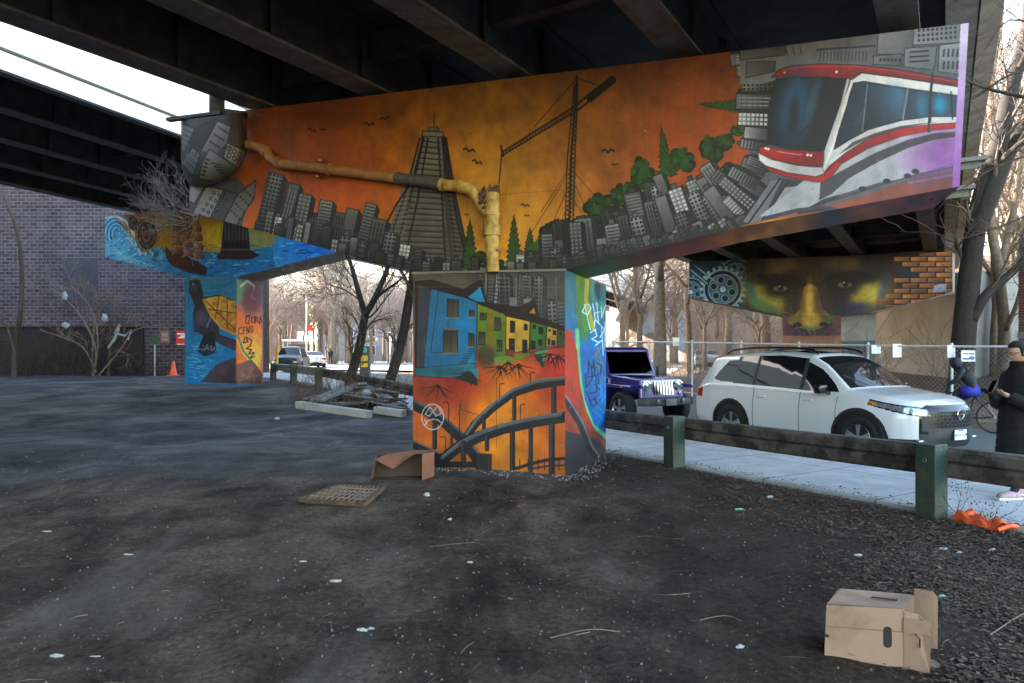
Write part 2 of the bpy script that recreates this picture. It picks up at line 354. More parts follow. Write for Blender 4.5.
def painted_grid(name,Pg,cv,gain,parent,m=None,cols=None,close=False):
    """Pg: (nv,nu,3) points; colours sampled from the painting."""
    nv,nu=Pg.shape[:2]
    px=CX+F*Pg[...,0]/Pg[...,1]; py=HY-F*(Pg[...,2]-H)/Pg[...,1]
    col=cols if cols is not None else cv.sample(px,py)
    c=srgb2lin(col); lum=c@np.array([.3,.59,.11]); c=np.clip((c*1.03-lum[...,None]*.03).clip(0)**1.13*1.22*gain*MG,0,.8)
    me=bpy.data.meshes.new(name)
    me.vertices.add(nv*nu); me.vertices.foreach_set('co',Pg.reshape(-1).astype(np.float32))
    i=np.arange((nv-1)*(nu-1)); r,cc=i//(nu-1),i%(nu-1); a=r*nu+cc
    q=np.stack([a,a+1,a+nu+1,a+nu],-1).reshape(-1).astype(np.int32); nf=len(i)
    me.loops.add(nf*4); me.loops.foreach_set('vertex_index',q); me.polygons.add(nf)
    me.polygons.foreach_set('loop_start',(np.arange(nf)*4).astype(np.int32)); me.polygons.foreach_set('loop_total',np.full(nf,4,np.int32))
    me.update(calc_edges=True); me.validate()
    at_=me.color_attributes.new('paint','FLOAT_COLOR','POINT')
    at_.data.foreach_set('color',np.concatenate([c,np.ones((nv,nu,1))],-1).reshape(-1).astype(np.float32))
    me.materials.append(m or M['mural'])
    o=bpy.data.objects.new(name,me); C.objects.link(o)
    if parent is not None: o.parent=parent
    return o
WORLD_ROOTS=[]
def wroot(name,loc,label,cat,group=None):
    e=empty(name,loc,0,label,cat,group); WORLD_ROOTS.append(e); return e
# ================= PAINTINGS =================
K=(14,13,14)
def paint_beam():
    cv=Cv(150,5,990,300,3)
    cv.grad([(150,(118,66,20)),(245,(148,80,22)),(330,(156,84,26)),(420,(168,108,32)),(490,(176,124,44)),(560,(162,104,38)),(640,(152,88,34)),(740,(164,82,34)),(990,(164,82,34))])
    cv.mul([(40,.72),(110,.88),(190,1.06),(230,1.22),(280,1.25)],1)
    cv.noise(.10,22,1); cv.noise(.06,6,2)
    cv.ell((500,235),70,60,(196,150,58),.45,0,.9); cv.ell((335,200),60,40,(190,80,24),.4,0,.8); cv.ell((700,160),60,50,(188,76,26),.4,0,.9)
    # right grey field behind the streetcar
    cv.poly([(738,20),(990,0),(990,260),(742,260),(752,180),(745,120)],(86,86,92))
    # birds
    cv.fr(0,0,1)
    for x,y,k,a in ((312,131,4,20),(323,130,3.2,0),(369,125,5,8),(385,119,4.5,-10),(469,151,5.5,12),(477,163,5,22),(525,206,4,10),(527,216,2.6,0),(608,152,6,0),(615,165,3.2,0),(467,215,2.5,0)): cv.bird(x,y,k,a)
    # tower
    g=lambda v:(v,v*.97,v*.92)
    cv.poly([(424,136),(441,136),(452,190),(466,272),(378,272),(398,200)],(g(118),(420,140),g(80),(420,270)))
    cv.poly([(404,200),(382,240),(372,262),(384,272),(402,240),(414,200)],g(92)); 
    cv.poly([(442,137),(446,137),(455,190),(472,275),(452,275),(444,200)],g(62))
    for i in range(24):
        t=i/23; y=141+t*128; xl=424-t*34+ (0 if t<.5 else -(t-.5)*16); xr=440+t*6
        cv.line([(xl,y),(xr,y+2)],1.5,g(38),.8); cv.line([(xl+2,y+2.2),(xr-2,y+4)],.8,g(150),.4)
    for x0,x1,x2 in ((420,404,378),(424,410,390),(428,418,402),(438,442,446),(442,449,458),(446,456,472)):
        cv.line([(x0,138),(x1,198),(x2,272)],1.8,K,.85)
    for i in range(20):
        t=i/19; y=185+t*86; cv.line([(412-t*16,y),(403-t*24,y+1)],2,g(140),.55); cv.line([(447+t*9,y),(452+t*14,y+1)],2,g(132),.5); cv.line([(443+t*5,y+2),(446+t*6,y+3)],1.6,g(60),.7)
    cv.poly([(423,131),(443,132),(444,137),(422,136)],g(130),1,K,.8); cv.poly([(429,127),(438,127),(439,131),(428,131)],g(110),1,K,.7); cv.line([(434,127),(434,113)],1,K)
    cv.line([(423,137),(413,180),(396,205),(378,240),(370,262)],1.8,K,.9)
    cv.line([(444,137),(450,180),(458,225),(470,272)],1.8,K,.9)
    # crane
    cv.line([(577,76),(571,160),(569,236)],2.2,K); 
    for dx in (-4.2,4.2): cv.line([(576+dx*.45,85),(571+dx*.9,160),(569+dx,236)],1.2,K)
    for i in range(34):
        y=84+i*4.5; k=.45+.5*(y-84)/150; x=576-(y-84)*.045; cv.line([(x-4.4*k,y),(x+4.4*k,y+4.5)],.8,K); cv.line([(x+4.4*k,y),(x-4.4*k,y+4.5)],.8,K)
    cv.line([(502,152),(576,105)],1.3,K); cv.line([(501,156),(577,111)],1.3,K); cv.line([(576,105),(612,77)],2.6,K); cv.line([(577,111),(613,82)],2,K)
    for i in range(26):
        t=i/25; x=502+t*74; y=153.5-t*46; cv.line([(x,y-1.8),(x+2.6,y+1.8)],.8,K); cv.line([(x+2.6,y-3.4),(x,y+2.5)],.8,K)
    cv.line([(590,99),(613,80)],6.5,K); cv.line([(577,78),(535,126)],.7,K); cv.line([(577,78),(600,86)],.8,K); cv.line([(502,152),(499,184)],1.1,K); cv.line([(501,146),(503,156)],2.2,K)
    for a,b in (((568,174),(532,232)),((568,188),(553,222)),((568,205),(560,225)),((575,173),(598,200)),((575,185),(588,212)),((575,203),(583,214)),((567,172),(541,212))): cv.line([a,b],.6,K,.8)
    # conifers / bushes
    gr=(44,78,26)
    cv.conifer(470,270,17,48,0,gr); cv.conifer(514,268,17,50,0,gr); cv.conifer(530,258,14,28,0,gr)
    for b in ((480,262,10,10),(500,268,12,8),(553,238,14,17),(540,250,12,12),(600,210,16,17),(583,228,12,12),(620,196,10,12),(642,175,13,17),(628,190,8,8),(682,160,14,14),(672,168,10,9),(712,148,12,16),(724,142,12,8),(738,131,8,6),(577,232,9,8)): cv.bush(*b)
    cv.conifer(668,176,17,46,-8,gr); cv.conifer(744,106,14,42,-88,gr)
    # left city
    r=random.Random(3)
    for i,(x,y,w,h,a,b,wn) in enumerate(((262,232,15,60,14,120,'grid'),(280,238,12,56,15,90,'vert'),(273,240,10,24,12,130,'grid'),(295,245,13,52,12,85,'grid'),(290,247,11,22,12,120,'bars'),(307,252,11,36,12,70,'grid'),(318,250,13,50,10,120,'bars'),(332,256,11,44,11,80,'vert'),(343,256,12,48,12,100,'none'),(357,262,11,60,14,115,'bars'),(345,262,16,26,4,105,'grid'),(370,266,14,48,12,90,'vert'),(385,270,12,38,9,120,'grid'),(372,270,11,20,6,140,'grid'),(400,276,11,32,10,130,'grid'),(412,278,10,20,2,90,'bars'),(428,280,10,22,2,120,'grid'),(440,280,10,17,-2,100,'vert'),(456,278,9,18,0,110,'bars'),(480,280,9,20,0,120,'grid'),(492,282,10,16,0,80,'vert'),(508,284,9,22,0,110,'bars'),(520,282,9,28,0,130,'bars'),(532,282,9,30,-2,80,'grid'),(541,280,10,26,0,70,'vert'))):
        cv.bld(x,y,w,h,a,b*.92,wn,i)
    rr=random.Random(40)
    for i in range(30):
        x=258+i*9.4; yb=min(279,231+(x-262)*.272+2); cv.bld(x+rr.uniform(-2,2),yb,rr.uniform(6,9),rr.uniform(10,26),12-i*.45,rr.uniform(45,105),rr.choice(['grid','bars','vert','none']),600+i)
    # far left big blocks
    cv.poly([(180,178),(236,178),(250,190),(240,238),(190,216)],(78,78,80))
    for j,(pts,b) in enumerate((([(190,182),(206,184),(194,204),(188,200)],130),([(206,186),(224,190),(208,222),(192,214)],128),([(226,190),(238,194),(218,230),(210,224)],70),([(238,194),(256,180),(254,198),(232,232),(220,228)],104))):
        cv.poly(pts,(b,b,b*1.03),1,K,.9)
    for i in range(5):
        for j in range(3): cv.ell((214-i*3.6+j*5.2,193+i*5.6+j*2.4),1.7,1.9,K,.8); cv.ell((214-i*3.6+j*5.2,193+i*5.6+j*2.4),.8,1,(150,150,155),.8)
    for i in range(4):
        for j in range(4): cv.ell((248-i*4.4+j*2.5-3,190+i*7+j*2.6),1,1.2,(30,28,28),.8)
    # right city arc
    spec=[(548,268,11,34,-2,105,'bars'),(560,270,9,30,-3,70,'none'),(556,276,10,28,-2,95,'grid'),(588,262,17,44,-7,95,'vert'),(578,266,12,44,-4,70,'grid'),(604,262,11,24,-6,110,'none'),(617,258,15,34,-9,120,'bars'),(612,262,6,14,-6,150,'none'),(632,254,14,40,-12,70,'vert'),(640,232,17,40,-12,80,'bars'),(655,222,13,40,-8,62,'none'),(644,254,13,38,-13,120,'grid'),(660,246,11,46,-14,88,'vert'),(664,225,13,40,-11,135,'grid'),(672,212,10,40,-22,100,'none'),(683,220,12,32,-17,75,'bars'),(676,246,12,52,-18,100,'none'),(690,232,14,46,-20,125,'grid'),(692,246,12,36,-22,90,'grid'),(684,250,10,22,-20,110,'bars'),(703,214,12,36,-20,95,'grid'),(712,238,12,50,-24,130,'grid'),(706,246,12,26,-24,90,'vert'),(718,212,11,38,-28,100,'none'),(728,200,13,42,-34,120,'vert'),(740,196,12,34,-48,85,'bars'),(728,232,11,44,-32,115,'grid'),(742,236,14,58,-36,100,'none'),(750,224,10,36,-44,105,'bars'),(752,206,11,40,-50,85,'grid'),(766,196,11,30,-56,100,'none'),(758,186,11,32,-62,120,'bars'),(766,172,10,26,-66,90,'none'),(770,168,9,24,-70,110,'vert'),(768,148,9,28,-80,110,'bars'),(770,135,12,26,-84,130,'none'),(772,120,13,34,-88,120,'grid'),(774,102,15,38,-89,95,'vert'),(776,84,13,34,-92,105,'grid'),(778,68,13,42,-94,85,'bars'),(790,54,12,60,-96,100,'vert'),(756,232,9,20,-45,80,'vert')]
    rr=random.Random(41)
    for i in range(40):   # back row, darker
        t=i/39; x=545+t*215; y=264-t*40-max(0,t-.75)*90; cv.bld(x,y,rr.uniform(8,13),rr.uniform(34,52)*(.75+.3*t),-3-t*46,rr.uniform(34,62),rr.choice(['grid','bars','none','vert']),700+i)
    for i,(x,y,w,h,a,b,wn) in enumerate(spec): cv.bld(x,y,w,h,a,b*1.0,wn,i+50)
    for i in range(34):   # small front row
        t=i/33; x=548+t*200; y=273-t*44; cv.bld(x,y,rr.uniform(6,10),rr.uniform(9,17),-4-t*34,rr.uniform(40,86),rr.choice(['grid','bars','none','vert']),800+i)
    for i in range(26):
        x=548+i*7; y=276-(i*7)*.245; cv.poly([(x,y-6),(x+5,y-8),(x+5,y+r.random()*4),(x,y+1+r.random()*3)],(38,38,42),1)
    # ---- streetcar (zoom frame 3.104 at 740,20)
    cv.fr(740,20,3.104)
    cv.poly([(0,90),(200,75),(430,30),(540,15),(700,0),(700,260),(420,240),(210,160),(60,200),(0,200)],((112,112,120),(150,0),(84,84,90),(690,200)))
    for i in range(9): cv.line([(10+i*22,100-i*2),(16+i*22,122-i*2)],3,(40,40,42),.8)
    for pts,b in (([(0,95),(140,80),(142,108),(0,125)],100),([(20,130),(110,128),(108,160),(18,180)],95),([(430,40),(540,20),(535,110),(425,105)],132),([(540,25),(685,12),(683,70),(536,78)],150),([(512,88),(612,80),(602,155),(508,145)],136),([(620,78),(690,70),(684,170),(614,160)],142),([(414,112),(505,104),(500,142),(414,138)],120)): cv.poly(pts,((b,b,b*1.04),pts[0],(b*.72,b*.72,b*.76),pts[2]),1,K,2)
    for i in range(9):
        for j in range(3): cv.ell((556+i*14,33+j*15-i*1.2),4.2,4.5,(28,28,32))
    for j in range(3): cv.line([(528,100+j*15),(585,96+j*15)],5,(30,30,34))
    for i in range(4):
        for j in range(2): cv.line([(634+i*14,92+j*38),(632+i*14,112+j*38)],6,(28,28,32))
    for i in range(6): cv.ell((436+i*12,124),4,6,(40,40,44))
    for i in range(14): cv.line([(250+i*11,98),(248+i*11,128)],3.5,(54,54,58),.8)
    cv.line([(240,92),(420,80)],6,(40,40,44),.8)
    # track bed & body shadow
    cv.poly([(0,640),(120,490),(240,505),(330,520),(220,640),(60,700),(0,700)],(58,58,64))
    cv.poly([(10,625),(95,500),(130,495),(60,640)],(112,112,120)); cv.poly([(90,600),(140,520),(215,510),(160,580)],(150,150,156))
    cv.line([(20,640),(125,492)],5,K); cv.line([(55,640),(150,500)],4,(30,30,33)); cv.line([(185,585),(215,510)],4,K)
    body=[(235,470),(380,380),(530,340),(700,320),(690,455),(560,485),(430,505),(350,530),(260,555),(180,600),(60,610),(170,520)]
    cv.poly(body,((168,168,176),(300,420),(176,170,182),(600,420)))
    cv.ell((650,420),110,80,(140,66,158),.75,0,.8)
    cv.poly([(245,560),(250,505),(330,460),(420,412),(520,372),(600,352),(690,345),(690,360),(600,372),(520,398),(430,440),(340,490),(285,540)],(44,38,42),.75)
    # rust ground + rail top + swirl
    cv.poly([(150,600),(340,555),(440,520),(560,490),(665,470),(665,540),(440,590),(240,640),(0,700),(0,640)],((150,86,66),(300,600),(120,60,60),(650,500)))
    cv.poly([(0,648),(90,620),(215,606),(200,625),(120,650),(0,690)],((206,140,56),(40,650),(190,116,54),(200,610)))
    cv.line([(70,680),(180,640),(285,610),(300,592),(270,582),(180,590),(80,615)],12,(62,66,84)); cv.line([(110,668),(200,636),(270,608),(284,594),(255,590),(180,600)],5,(28,32,48))
    cv.line([(270,572),(380,540),(460,512),(560,482),(665,462)],12,(100,98,104)); cv.line([(270,566),(380,532),(460,505),(560,476),(665,455)],2.5,(60,56,62))
    for x,y in ((380,524),(455,500),(520,484),(545,470)): cv.ell((x,y),12,8,(44,44,48))
    cv.line([(525,505),(665,480)],9,(120,110,124)); cv.poly([(520,490),(670,440),(672,480),(560,520)],(110,50,120),.35)
    # roof
    cv.poly([(98,178),(120,154),(160,142),(250,136),(370,140),(480,152),(600,172),(700,190),(700,206),(600,194),(480,176),(375,163),(345,180),(330,192),(240,178),(150,176)],((150,42,44),(200,140),(120,26,30),(200,190)),1,K,2)
    cv.line([(130,158),(200,144),(360,144),(480,158),(690,196)],2.5,(196,86,84),.7)
    cv.ell((300,161),4,4,(230,225,220)); cv.ell((138,163),3,3,(210,200,200))
    # side white band, windows
    cv.poly([(345,188),(378,165),(480,178),(600,196),(700,212),(700,320),(600,318),(500,330),(420,352),(350,380),(300,425),(262,480),(235,485),(262,430),(300,300)],((222,218,216),(400,170),(196,192,196),(400,380)),1,K,1.5)
    cv.poly([(352,196),(384,190),(480,206),(590,222),(688,236),(688,300),(590,300),(500,312),(400,340),(340,372),(292,402),(312,320)],((34,44,56),(300,400),(52,70,90),(600,240)),1,K,2.5)
    cv.poly([(395,198),(515,216),(505,305),(380,345)],((30,36,44),(380,300),(70,96,120),(500,230)),.9); cv.line([(396,196),(380,345)],3,(120,122,130)); cv.line([(521,214),(506,308)],5,(130,132,138))
    cv.ell((480,245),26,40,(70,110,140),.6,0,.8); cv.ell((565,265),16,34,(50,130,170),.7,0,.8); cv.ell((622,262),20,26,(36,140,176),.9,0,.8)
    cv.line([(598,168),(592,225),(588,345)],9,(44,44,50)); cv.line([(655,222),(660,308)],4,K)
    # stripe
    cv.poly([(235,500),(258,470),(310,440),(400,385),(500,350),(600,332),(695,326),(695,312),(600,318),(500,336),(400,366),(320,410),(262,445)],(205,202,204))
    cv.poly([(232,500),(262,482),(310,450),(400,398),(500,362),(600,342),(695,334),(695,318),(600,322),(500,336),(400,366),(330,410),(275,455),(262,472)],((168,38,40),(400,350),(138,26,32),(400,400)),1,K,1.2)
    cv.line([(588,300),(585,345)],7,(44,44,50))
    # nose
    cv.poly([(112,182),(240,176),(336,184),(318,260),(268,400),(240,408),(140,398),(86,384),(92,260)],((26,30,38),(100,200),(20,24,30),(280,380)),1,K,3)
    cv.ell((170,270),46,110,(48,92,128),.75,.12,.7); cv.ell((228,250),14,80,(90,120,140),.4,.25,.7); cv.ell((165,300),16,60,(20,30,40),.8,.1,.6); cv.line([(170,365),(215,325)],2,K)
    cv.line([(335,186),(316,262),(268,400),(248,470)],7,(190,188,190)); cv.line([(346,190),(328,262),(284,400),(262,455)],6,(226,222,220))
    cv.poly([(64,392),(140,402),(262,408),(258,455),(180,450),(100,432),(58,412)],((176,44,44),(100,400),(130,24,28),(200,450)),1,K,1.5)
    cv.poly([(56,412),(100,434),(180,452),(256,458),(262,476),(236,486),(150,474),(80,452),(60,436)],((222,220,220),(60,420),(180,176,180),(200,470)),1,K,1.5)
    cv.poly([(76,452),(150,475),(236,487),(262,476),(300,440),(320,440),(290,480),(262,502),(236,504),(150,488),(90,468)],((150,30,34),(100,470),(170,40,42),(280,480)),1,K,1.5)
    for x,y in ((80,398),(88,400),(210,419),(220,420)): cv.ell((x,y),4,4,(240,230,220))
    cv.line([(115,408),(165,416),(190,418)],3,(230,170,160),.8)
    # right edge strip
    cv.fr(0,0,1); cv.poly([(961,20),(975,20),(965,200),(951.5,200),(957,100)],((206,200,222),(960,20),(150,90,170),(955,185)))
    # drips/panel joints and worn edge
    cv.line([(330,175),(480,196),(560,190)],.6,(60,40,20),.35); cv.line([(640,60),(652,245)],.5,(40,30,20),.3)
    # dark pads at pipe clamps
    return cv
def paint_soffit():
    cv=Cv(560,180,980,300,2)
    cv.grad([(560,(40,60,26)),(610,(74,108,36)),(640,(116,64,40)),(700,(130,62,44)),(750,(190,128,58)),(800,(180,120,60)),(830,(70,66,82)),(860,(140,80,62)),(980,(96,48,76))])
    cv.noise(.2,10,4); return cv
def paint_drum():
    cv=Cv(165,90,265,200,4,(74,76,80)); cv.fr(170,100,5.253)
    q=lambda pts,b,b2=None:cv.poly(pts,((b,b,b*1.03),pts[0],((b2 or b*.75),)*3,pts[2]),1,K,5)
    q([(0,0),(400,0),(400,400),(0,400)],70)
    cv.poly([(380,100),(520,100),(520,360),(430,340),(440,300)],(150,74,18))
    q([(50,120),(130,150),(90,240),(66,290)],130); q([(130,150),(240,100),(160,280),(100,260)],48)
    q([(250,110),(320,140),(300,230),(240,290),(160,270)],150,95); q([(120,250),(160,290),(120,400),(60,330)],110)
    q([(300,225),(400,270),(390,330),(360,360),(280,300)],140); q([(205,258),(360,360),(350,420),(290,445),(150,410),(170,330)],120,80)
    for i in range(4):
        for j in range(3): cv.line([(255+i*14-j*22,140+i*9+j*38),(262+i*14-j*22,150+i*9+j*38)],7,K)
        for j in range(4): cv.line([(72+i*14-j*4,150+i*6+j*26),(78+i*14-j*4,160+i*6+j*26)],5,K)
    for i in range(3):
        for j in range(2): cv.ell((310+i*28,255+i*15+j*36),10,12,K,1,0,0,.5)
    for i in range(5): cv.line([(220+i*14,330+i*18),(300+i*12,350+i*14)],8,K,1,2); cv.line([(190-i*6,310+i*20),(205-i*6,316+i*20)],9,K)
    for i in range(3):
        for j in range(3): cv.ell((120+i*14-j*14,280+i*14+j*26),5,7,K,1,0,0,.5)
    return cv
def paint_pillar_front():
    cv=Cv(395,255,625,495,4)
    cv.grad([(255,(70,68,66)),(330,(96,92,88)),(366,(190,66,34)),(400,(188,84,36)),(440,(196,106,38)),(495,(176,96,34))],1)
    cv.ell((500,425),32,75,(226,150,40),.7,0,.7); cv.ell((455,380),30,22,(150,36,24),.6,0,.8); cv.ell((570,365),22,40,(198,52,40),.7,0,.8); cv.ell((425,380),20,25,(140,60,40),.6,0,.8)
    cv.noise(.10,14,7)
    # grey towers on top
    for i in range(20):
        x=474+i*5.4+(i%3)*2; cv.bld(x,296+i*2.0+(i%4)*6,9,26+(i*7%22),(i%5-2)*2.5,50+(i*37%95),None,300+i)
    cv.fr(0,0,1)
    cv.poly([(413,262),(470,262),(480,285),(450,288),(420,284)],(92,86,78)); cv.ell((445,276),40,10,(100,92,82),.8,0,.6)
    cv.ell((540,300),40,26,(110,108,104),.35,0,.8)
    for x in (509,516,530,541,556,566): cv.line([(x,278),(x+1,318)],2.2,(130,128,124),.5,1)
    # -- houses frame zoom6
    cv.fr(405,265,6.21)
    cv.poly([(60,100),(170,90),(360,150),(470,88),(510,230),(683,262),(683,330),(440,235),(380,205),(180,150),(150,170),(120,640),(60,640)],((52,30,26),(200,100),(34,22,22),(400,200)))
    cv.poly([(84,120),(150,150),(122,640),(70,660)],(66,66,78))
    cv.poly([(160,148),(200,158),(380,205),(448,232),(440,650),(110,690),(128,500)],((44,116,160),(200,160),(40,110,156),(300,600)),1,K,3)
    cv.ell((380,400),60,120,(20,150,215),.65,0,.7); cv.poly([(388,200),(468,132),(500,232),(448,228)],(44,146,194),1,K,4)
    for i in range(40): cv.line([(130,190+i*11),(440,215+i*9.5)],1.2,(30,80,110),.35)
    cv.line([(208,160),(160,540)],4,K,.8); cv.line([(160,545),(330,540)],3,K,.7)
    def win(x0,y0,x1,y1,fr=(150,116,50)):
        cv.poly([(x0-5,y0-4),(x1+5,y0+2),(x1+3,y1+8),(x0-6,y1+8)],(24,20,16)); cv.poly([(x0,y0),(x1,y0+5),(x1-3,y1),(x0-3,y1)],((50,44,36),(x0,y0),(96,96,72),(x1,y1))); cv.line([(x0-6,y1+6),(x1+3,y1+6)],6,fr); cv.line([((x0+x1)/2,y0),((x0+x1)/2,y1)],3,(20,18,16))
    win(265,212,330,320); win(242,402,325,540); win(402,280,428,316); win(398,425,428,500)
    cv.line([(250,398),(330,402)],8,(150,110,40))
    for i in range(8): cv.line([(400-i*10,525+i*14),(432-i*8,520+i*14)],5,(16,50,80)); 
    cv.poly([(440,530),(445,620),(380,625)],(30,130,180)); cv.poly([(60,640),(440,610),(440,683),(240,700),(60,690)],((40,96,110),(100,640),(60,130,150),(400,660)),1,K,3)
    for i in range(6): cv.line([(200,650+i*8),(440,628+i*9)],3,(24,60,80),.6)
    # green house
    cv.poly([(450,240),(630,310),(625,600),(560,605),(470,560),(446,500)],((118,136,42),(460,250),(84,120,48),(600,600)),1,K,3); cv.poly([(508,262),(552,280),(545,560),(510,560)],(140,110,26),.8)
    win(470,298,502,335,(60,70,30)); win(460,415,494,490,(50,60,30)); win(560,325,592,400,(50,60,30)); win(575,465,600,530,(50,60,30))
    cv.ell((500,570),60,70,(66,56,52),.8,0,.5); cv.poly([(550,575),(683,560),(683,600),(560,615)],(110,140,70))
    cv.fr(505,265,6.21)
    cv.poly([(0,250),(80,262),(185,215),(212,325),(400,395),(400,430),(150,348),(0,315)],(46,28,24),1,K,3); cv.poly([(145,300),(180,262),(192,305)],(190,140,50),1,K,3); cv.poly([(90,262),(180,222),(140,300),(100,290)],(66,40,34))
    cv.poly([(8,318),(155,350),(150,525),(60,545),(5,520)],((224,176,62),(20,330),(196,160,66),(120,500)),1,K,4)
    cv.poly([(158,352),(258,378),(248,520),(155,525)],((70,128,56),(160,360),(60,106,48),(240,500)),1,K,3); cv.poly([(262,380),(325,398),(322,500),(255,505)],((200,160,80),(260,390),(170,130,70),(310,490)),1,K,3); cv.poly([(328,400),(385,412),(383,500),(325,505)],(60,84,50),1,K,3); cv.poly([(396,418),(450,430),(450,515),(398,505)],(206,132,50)); cv.poly([(420,430),(436,434),(434,510),(420,506)],(60,130,80))
    dw=lambda x0,y0,x1,y1:cv.poly([(x0,y0),(x1,y0+4),(x1,y1),(x0,y1)],(24,30,28),1,K,2)
    for w in ((32,345,62,420),(25,455,60,540),(118,365,140,405),(108,462,138,545),(172,370,192,396),(208,384,236,428),(162,468,188,520),(206,462,232,500),(270,398,284,412),(298,404,318,434),(266,456,280,495),(288,466,312,496),(340,415,350,432),(366,430,380,450),(402,440,412,500),(440,452,448,500)): dw(*w)
    cv.poly([(0,540),(60,560),(150,545),(160,560),(60,600),(0,600)],(120,130,54)); cv.poly([(180,540),(260,522),(270,535),(200,560)],(70,150,110)); cv.poly([(0,525),(50,530),(60,575),(0,560)],(120,60,44)); cv.poly([(180,560),(260,550),(235,640)],(44,52,44),1,K,3); cv.poly([(225,560),(258,552),(240,610)],(70,140,100))
    # sidewalk of street under houses
    cv.line([(150,545),(320,510),(450,520)],5,(30,40,30))
    # roots
    r=random.Random(8); cv.fr(0,0,1)
    for cx,cy in ((438,385),(508,362),(518,364),(558,356),(550,354),(468,372),(500,366)):
        for k in range(7):
            a=math.radians(90+(k-3)*20+r.uniform(-8,8)); x,y=cx,cy; pts=[(x,y)]
            for j in range(4): a+=r.uniform(-.3,.3); x+=math.cos(a)*4.5; y+=math.sin(a)*3.8; pts.append((x,y))
            cv.line(pts,1.5,K,.85,.3)
    # house drip tail triangle
    cv.poly([(455,378),(476,368),(478,386)],(38,40,40)); cv.poly([(470,370),(478,368),(478,380)],(50,140,160))
    # ---- bridges (zoom8)
    cv.fr(405,365,4.876)
    D=(28,30,36); G=(92,96,104); LG=(128,128,128)
    # back bridge left descending & right arch
    cv.line([(40,195),(120,235),(200,290),(290,375),(350,460)],46,D); cv.line([(40,172),(120,212),(200,262),(290,345),(360,430)],14,(98,98,104),.8)
    cv.line([(36,385),(120,425),(200,475)],40,D); cv.line([(36,368),(130,412),(230,462)],6,(110,114,120))
    cv.line([(300,350),(340,290),(420,215),(520,140),(640,100),(780,78),(862,86)],40,D); cv.line([(300,335),(345,272),(425,195),(525,122),(640,80),(780,62),(862,66)],16,G); cv.line([(303,330),(350,262),(428,186),(528,114),(640,72),(780,58)],4,LG)
    cv.line([(862,70),(900,200),(935,350)],3,(30,60,60),.0)
    for x,y0,y1,w in ((533,150,285,20),(726,110,240,26),(145,255,400,24),(385,250,330,18),(228,300,400,12),(842,110,400,16),(868,120,330,10)): cv.line([(x,y0),(x,y1)],w,D); cv.line([(x-w*.2,y0),(x-w*.2,y1)],w*.3,(74,78,88),.7)
    # front bridge
    cv.line([(170,470),(260,400),(360,350),(480,310),(640,275),(790,252)],54,D); cv.line([(180,452),(270,380),(370,330),(490,290),(640,258),(785,236)],18,G); cv.line([(182,444),(270,372),(370,322),(490,282),(640,250),(785,230)],4,LG)
    cv.line([(790,250),(840,300),(880,370),(925,460)],56,D); cv.line([(792,232),(850,290),(895,360),(940,440)],15,G); cv.line([(800,232),(858,286),(903,356),(950,430)],4,LG)
    for x,y0,y1,w in ((285,380,490,26),(400,350,410,22),(524,330,505,26),(613,305,520,22),(716,290,525,30),(800,330,500,12),(830,360,470,8)): cv.line([(x,y0),(x,y1)],w,D); cv.line([(x-w*.2,y0),(x-w*.2,y1)],w*.28,(84,88,98),.7)
    cv.poly([(36,440),(150,470),(160,500),(36,500)],D); cv.poly([(140,470),(350,470),(350,500),(140,500)],(30,34,40))
    cv.line([(540,505),(620,480),(700,462),(790,455),(820,462)],16,D); cv.line([(620,505),(700,492),(790,488),(850,470)],8,D); cv.line([(800,500),(950,448)],30,(66,74,86),.9)
    for x in (560,600,650,680,750,780): cv.line([(x,460),(x,510)],5,D)
    # lamps, masts
    for x,y0,y1,d in ((212,280,190,-1),(197,420,360,-1),(562,265,200,1),(610,85,45,1),(878,330,265,1),(460,160,100,1),(835,480,455,0)): cv.line([(x,y0),(x+2,y1),(x+8*d,y1-10),(x+24*d,y1-8)],4,K)
    cv.line([(265,350),(268,190)],4,K); cv.line([(270,215),(360,245)],2,K); cv.line([(300,70),(265,230),(215,290)],1.5,K,.6); cv.line([(446,60),(446,400)],2.5,K,.6)
    # white face tag
    W=(206,204,214)
    cv.ell((135,253),53,62,W,.9,0,0,.09); cv.line([(98,240),(122,205),(138,225),(160,200),(178,235),(150,250),(138,225),(118,250),(98,240)],5,W,.9); cv.line([(95,295),(110,272),(135,264),(160,268),(178,282)],5,W,.9); cv.line([(95,265),(110,290)],5,W,.9); cv.line([(120,225),(160,245)],4,W,.8)
    # corner light strip at right upper
    cv.fr(505,265,6.21); cv.poly([(402,70),(418,60),(440,300),(440,430),(400,400)],(150,140,150),.65); cv.line([(432,70),(445,430),(470,600)],3,K,.4)
    cv.fr(0,0,1); cv.line([(413,287),(575,287)],1,(150,145,138),.35)
    return cv
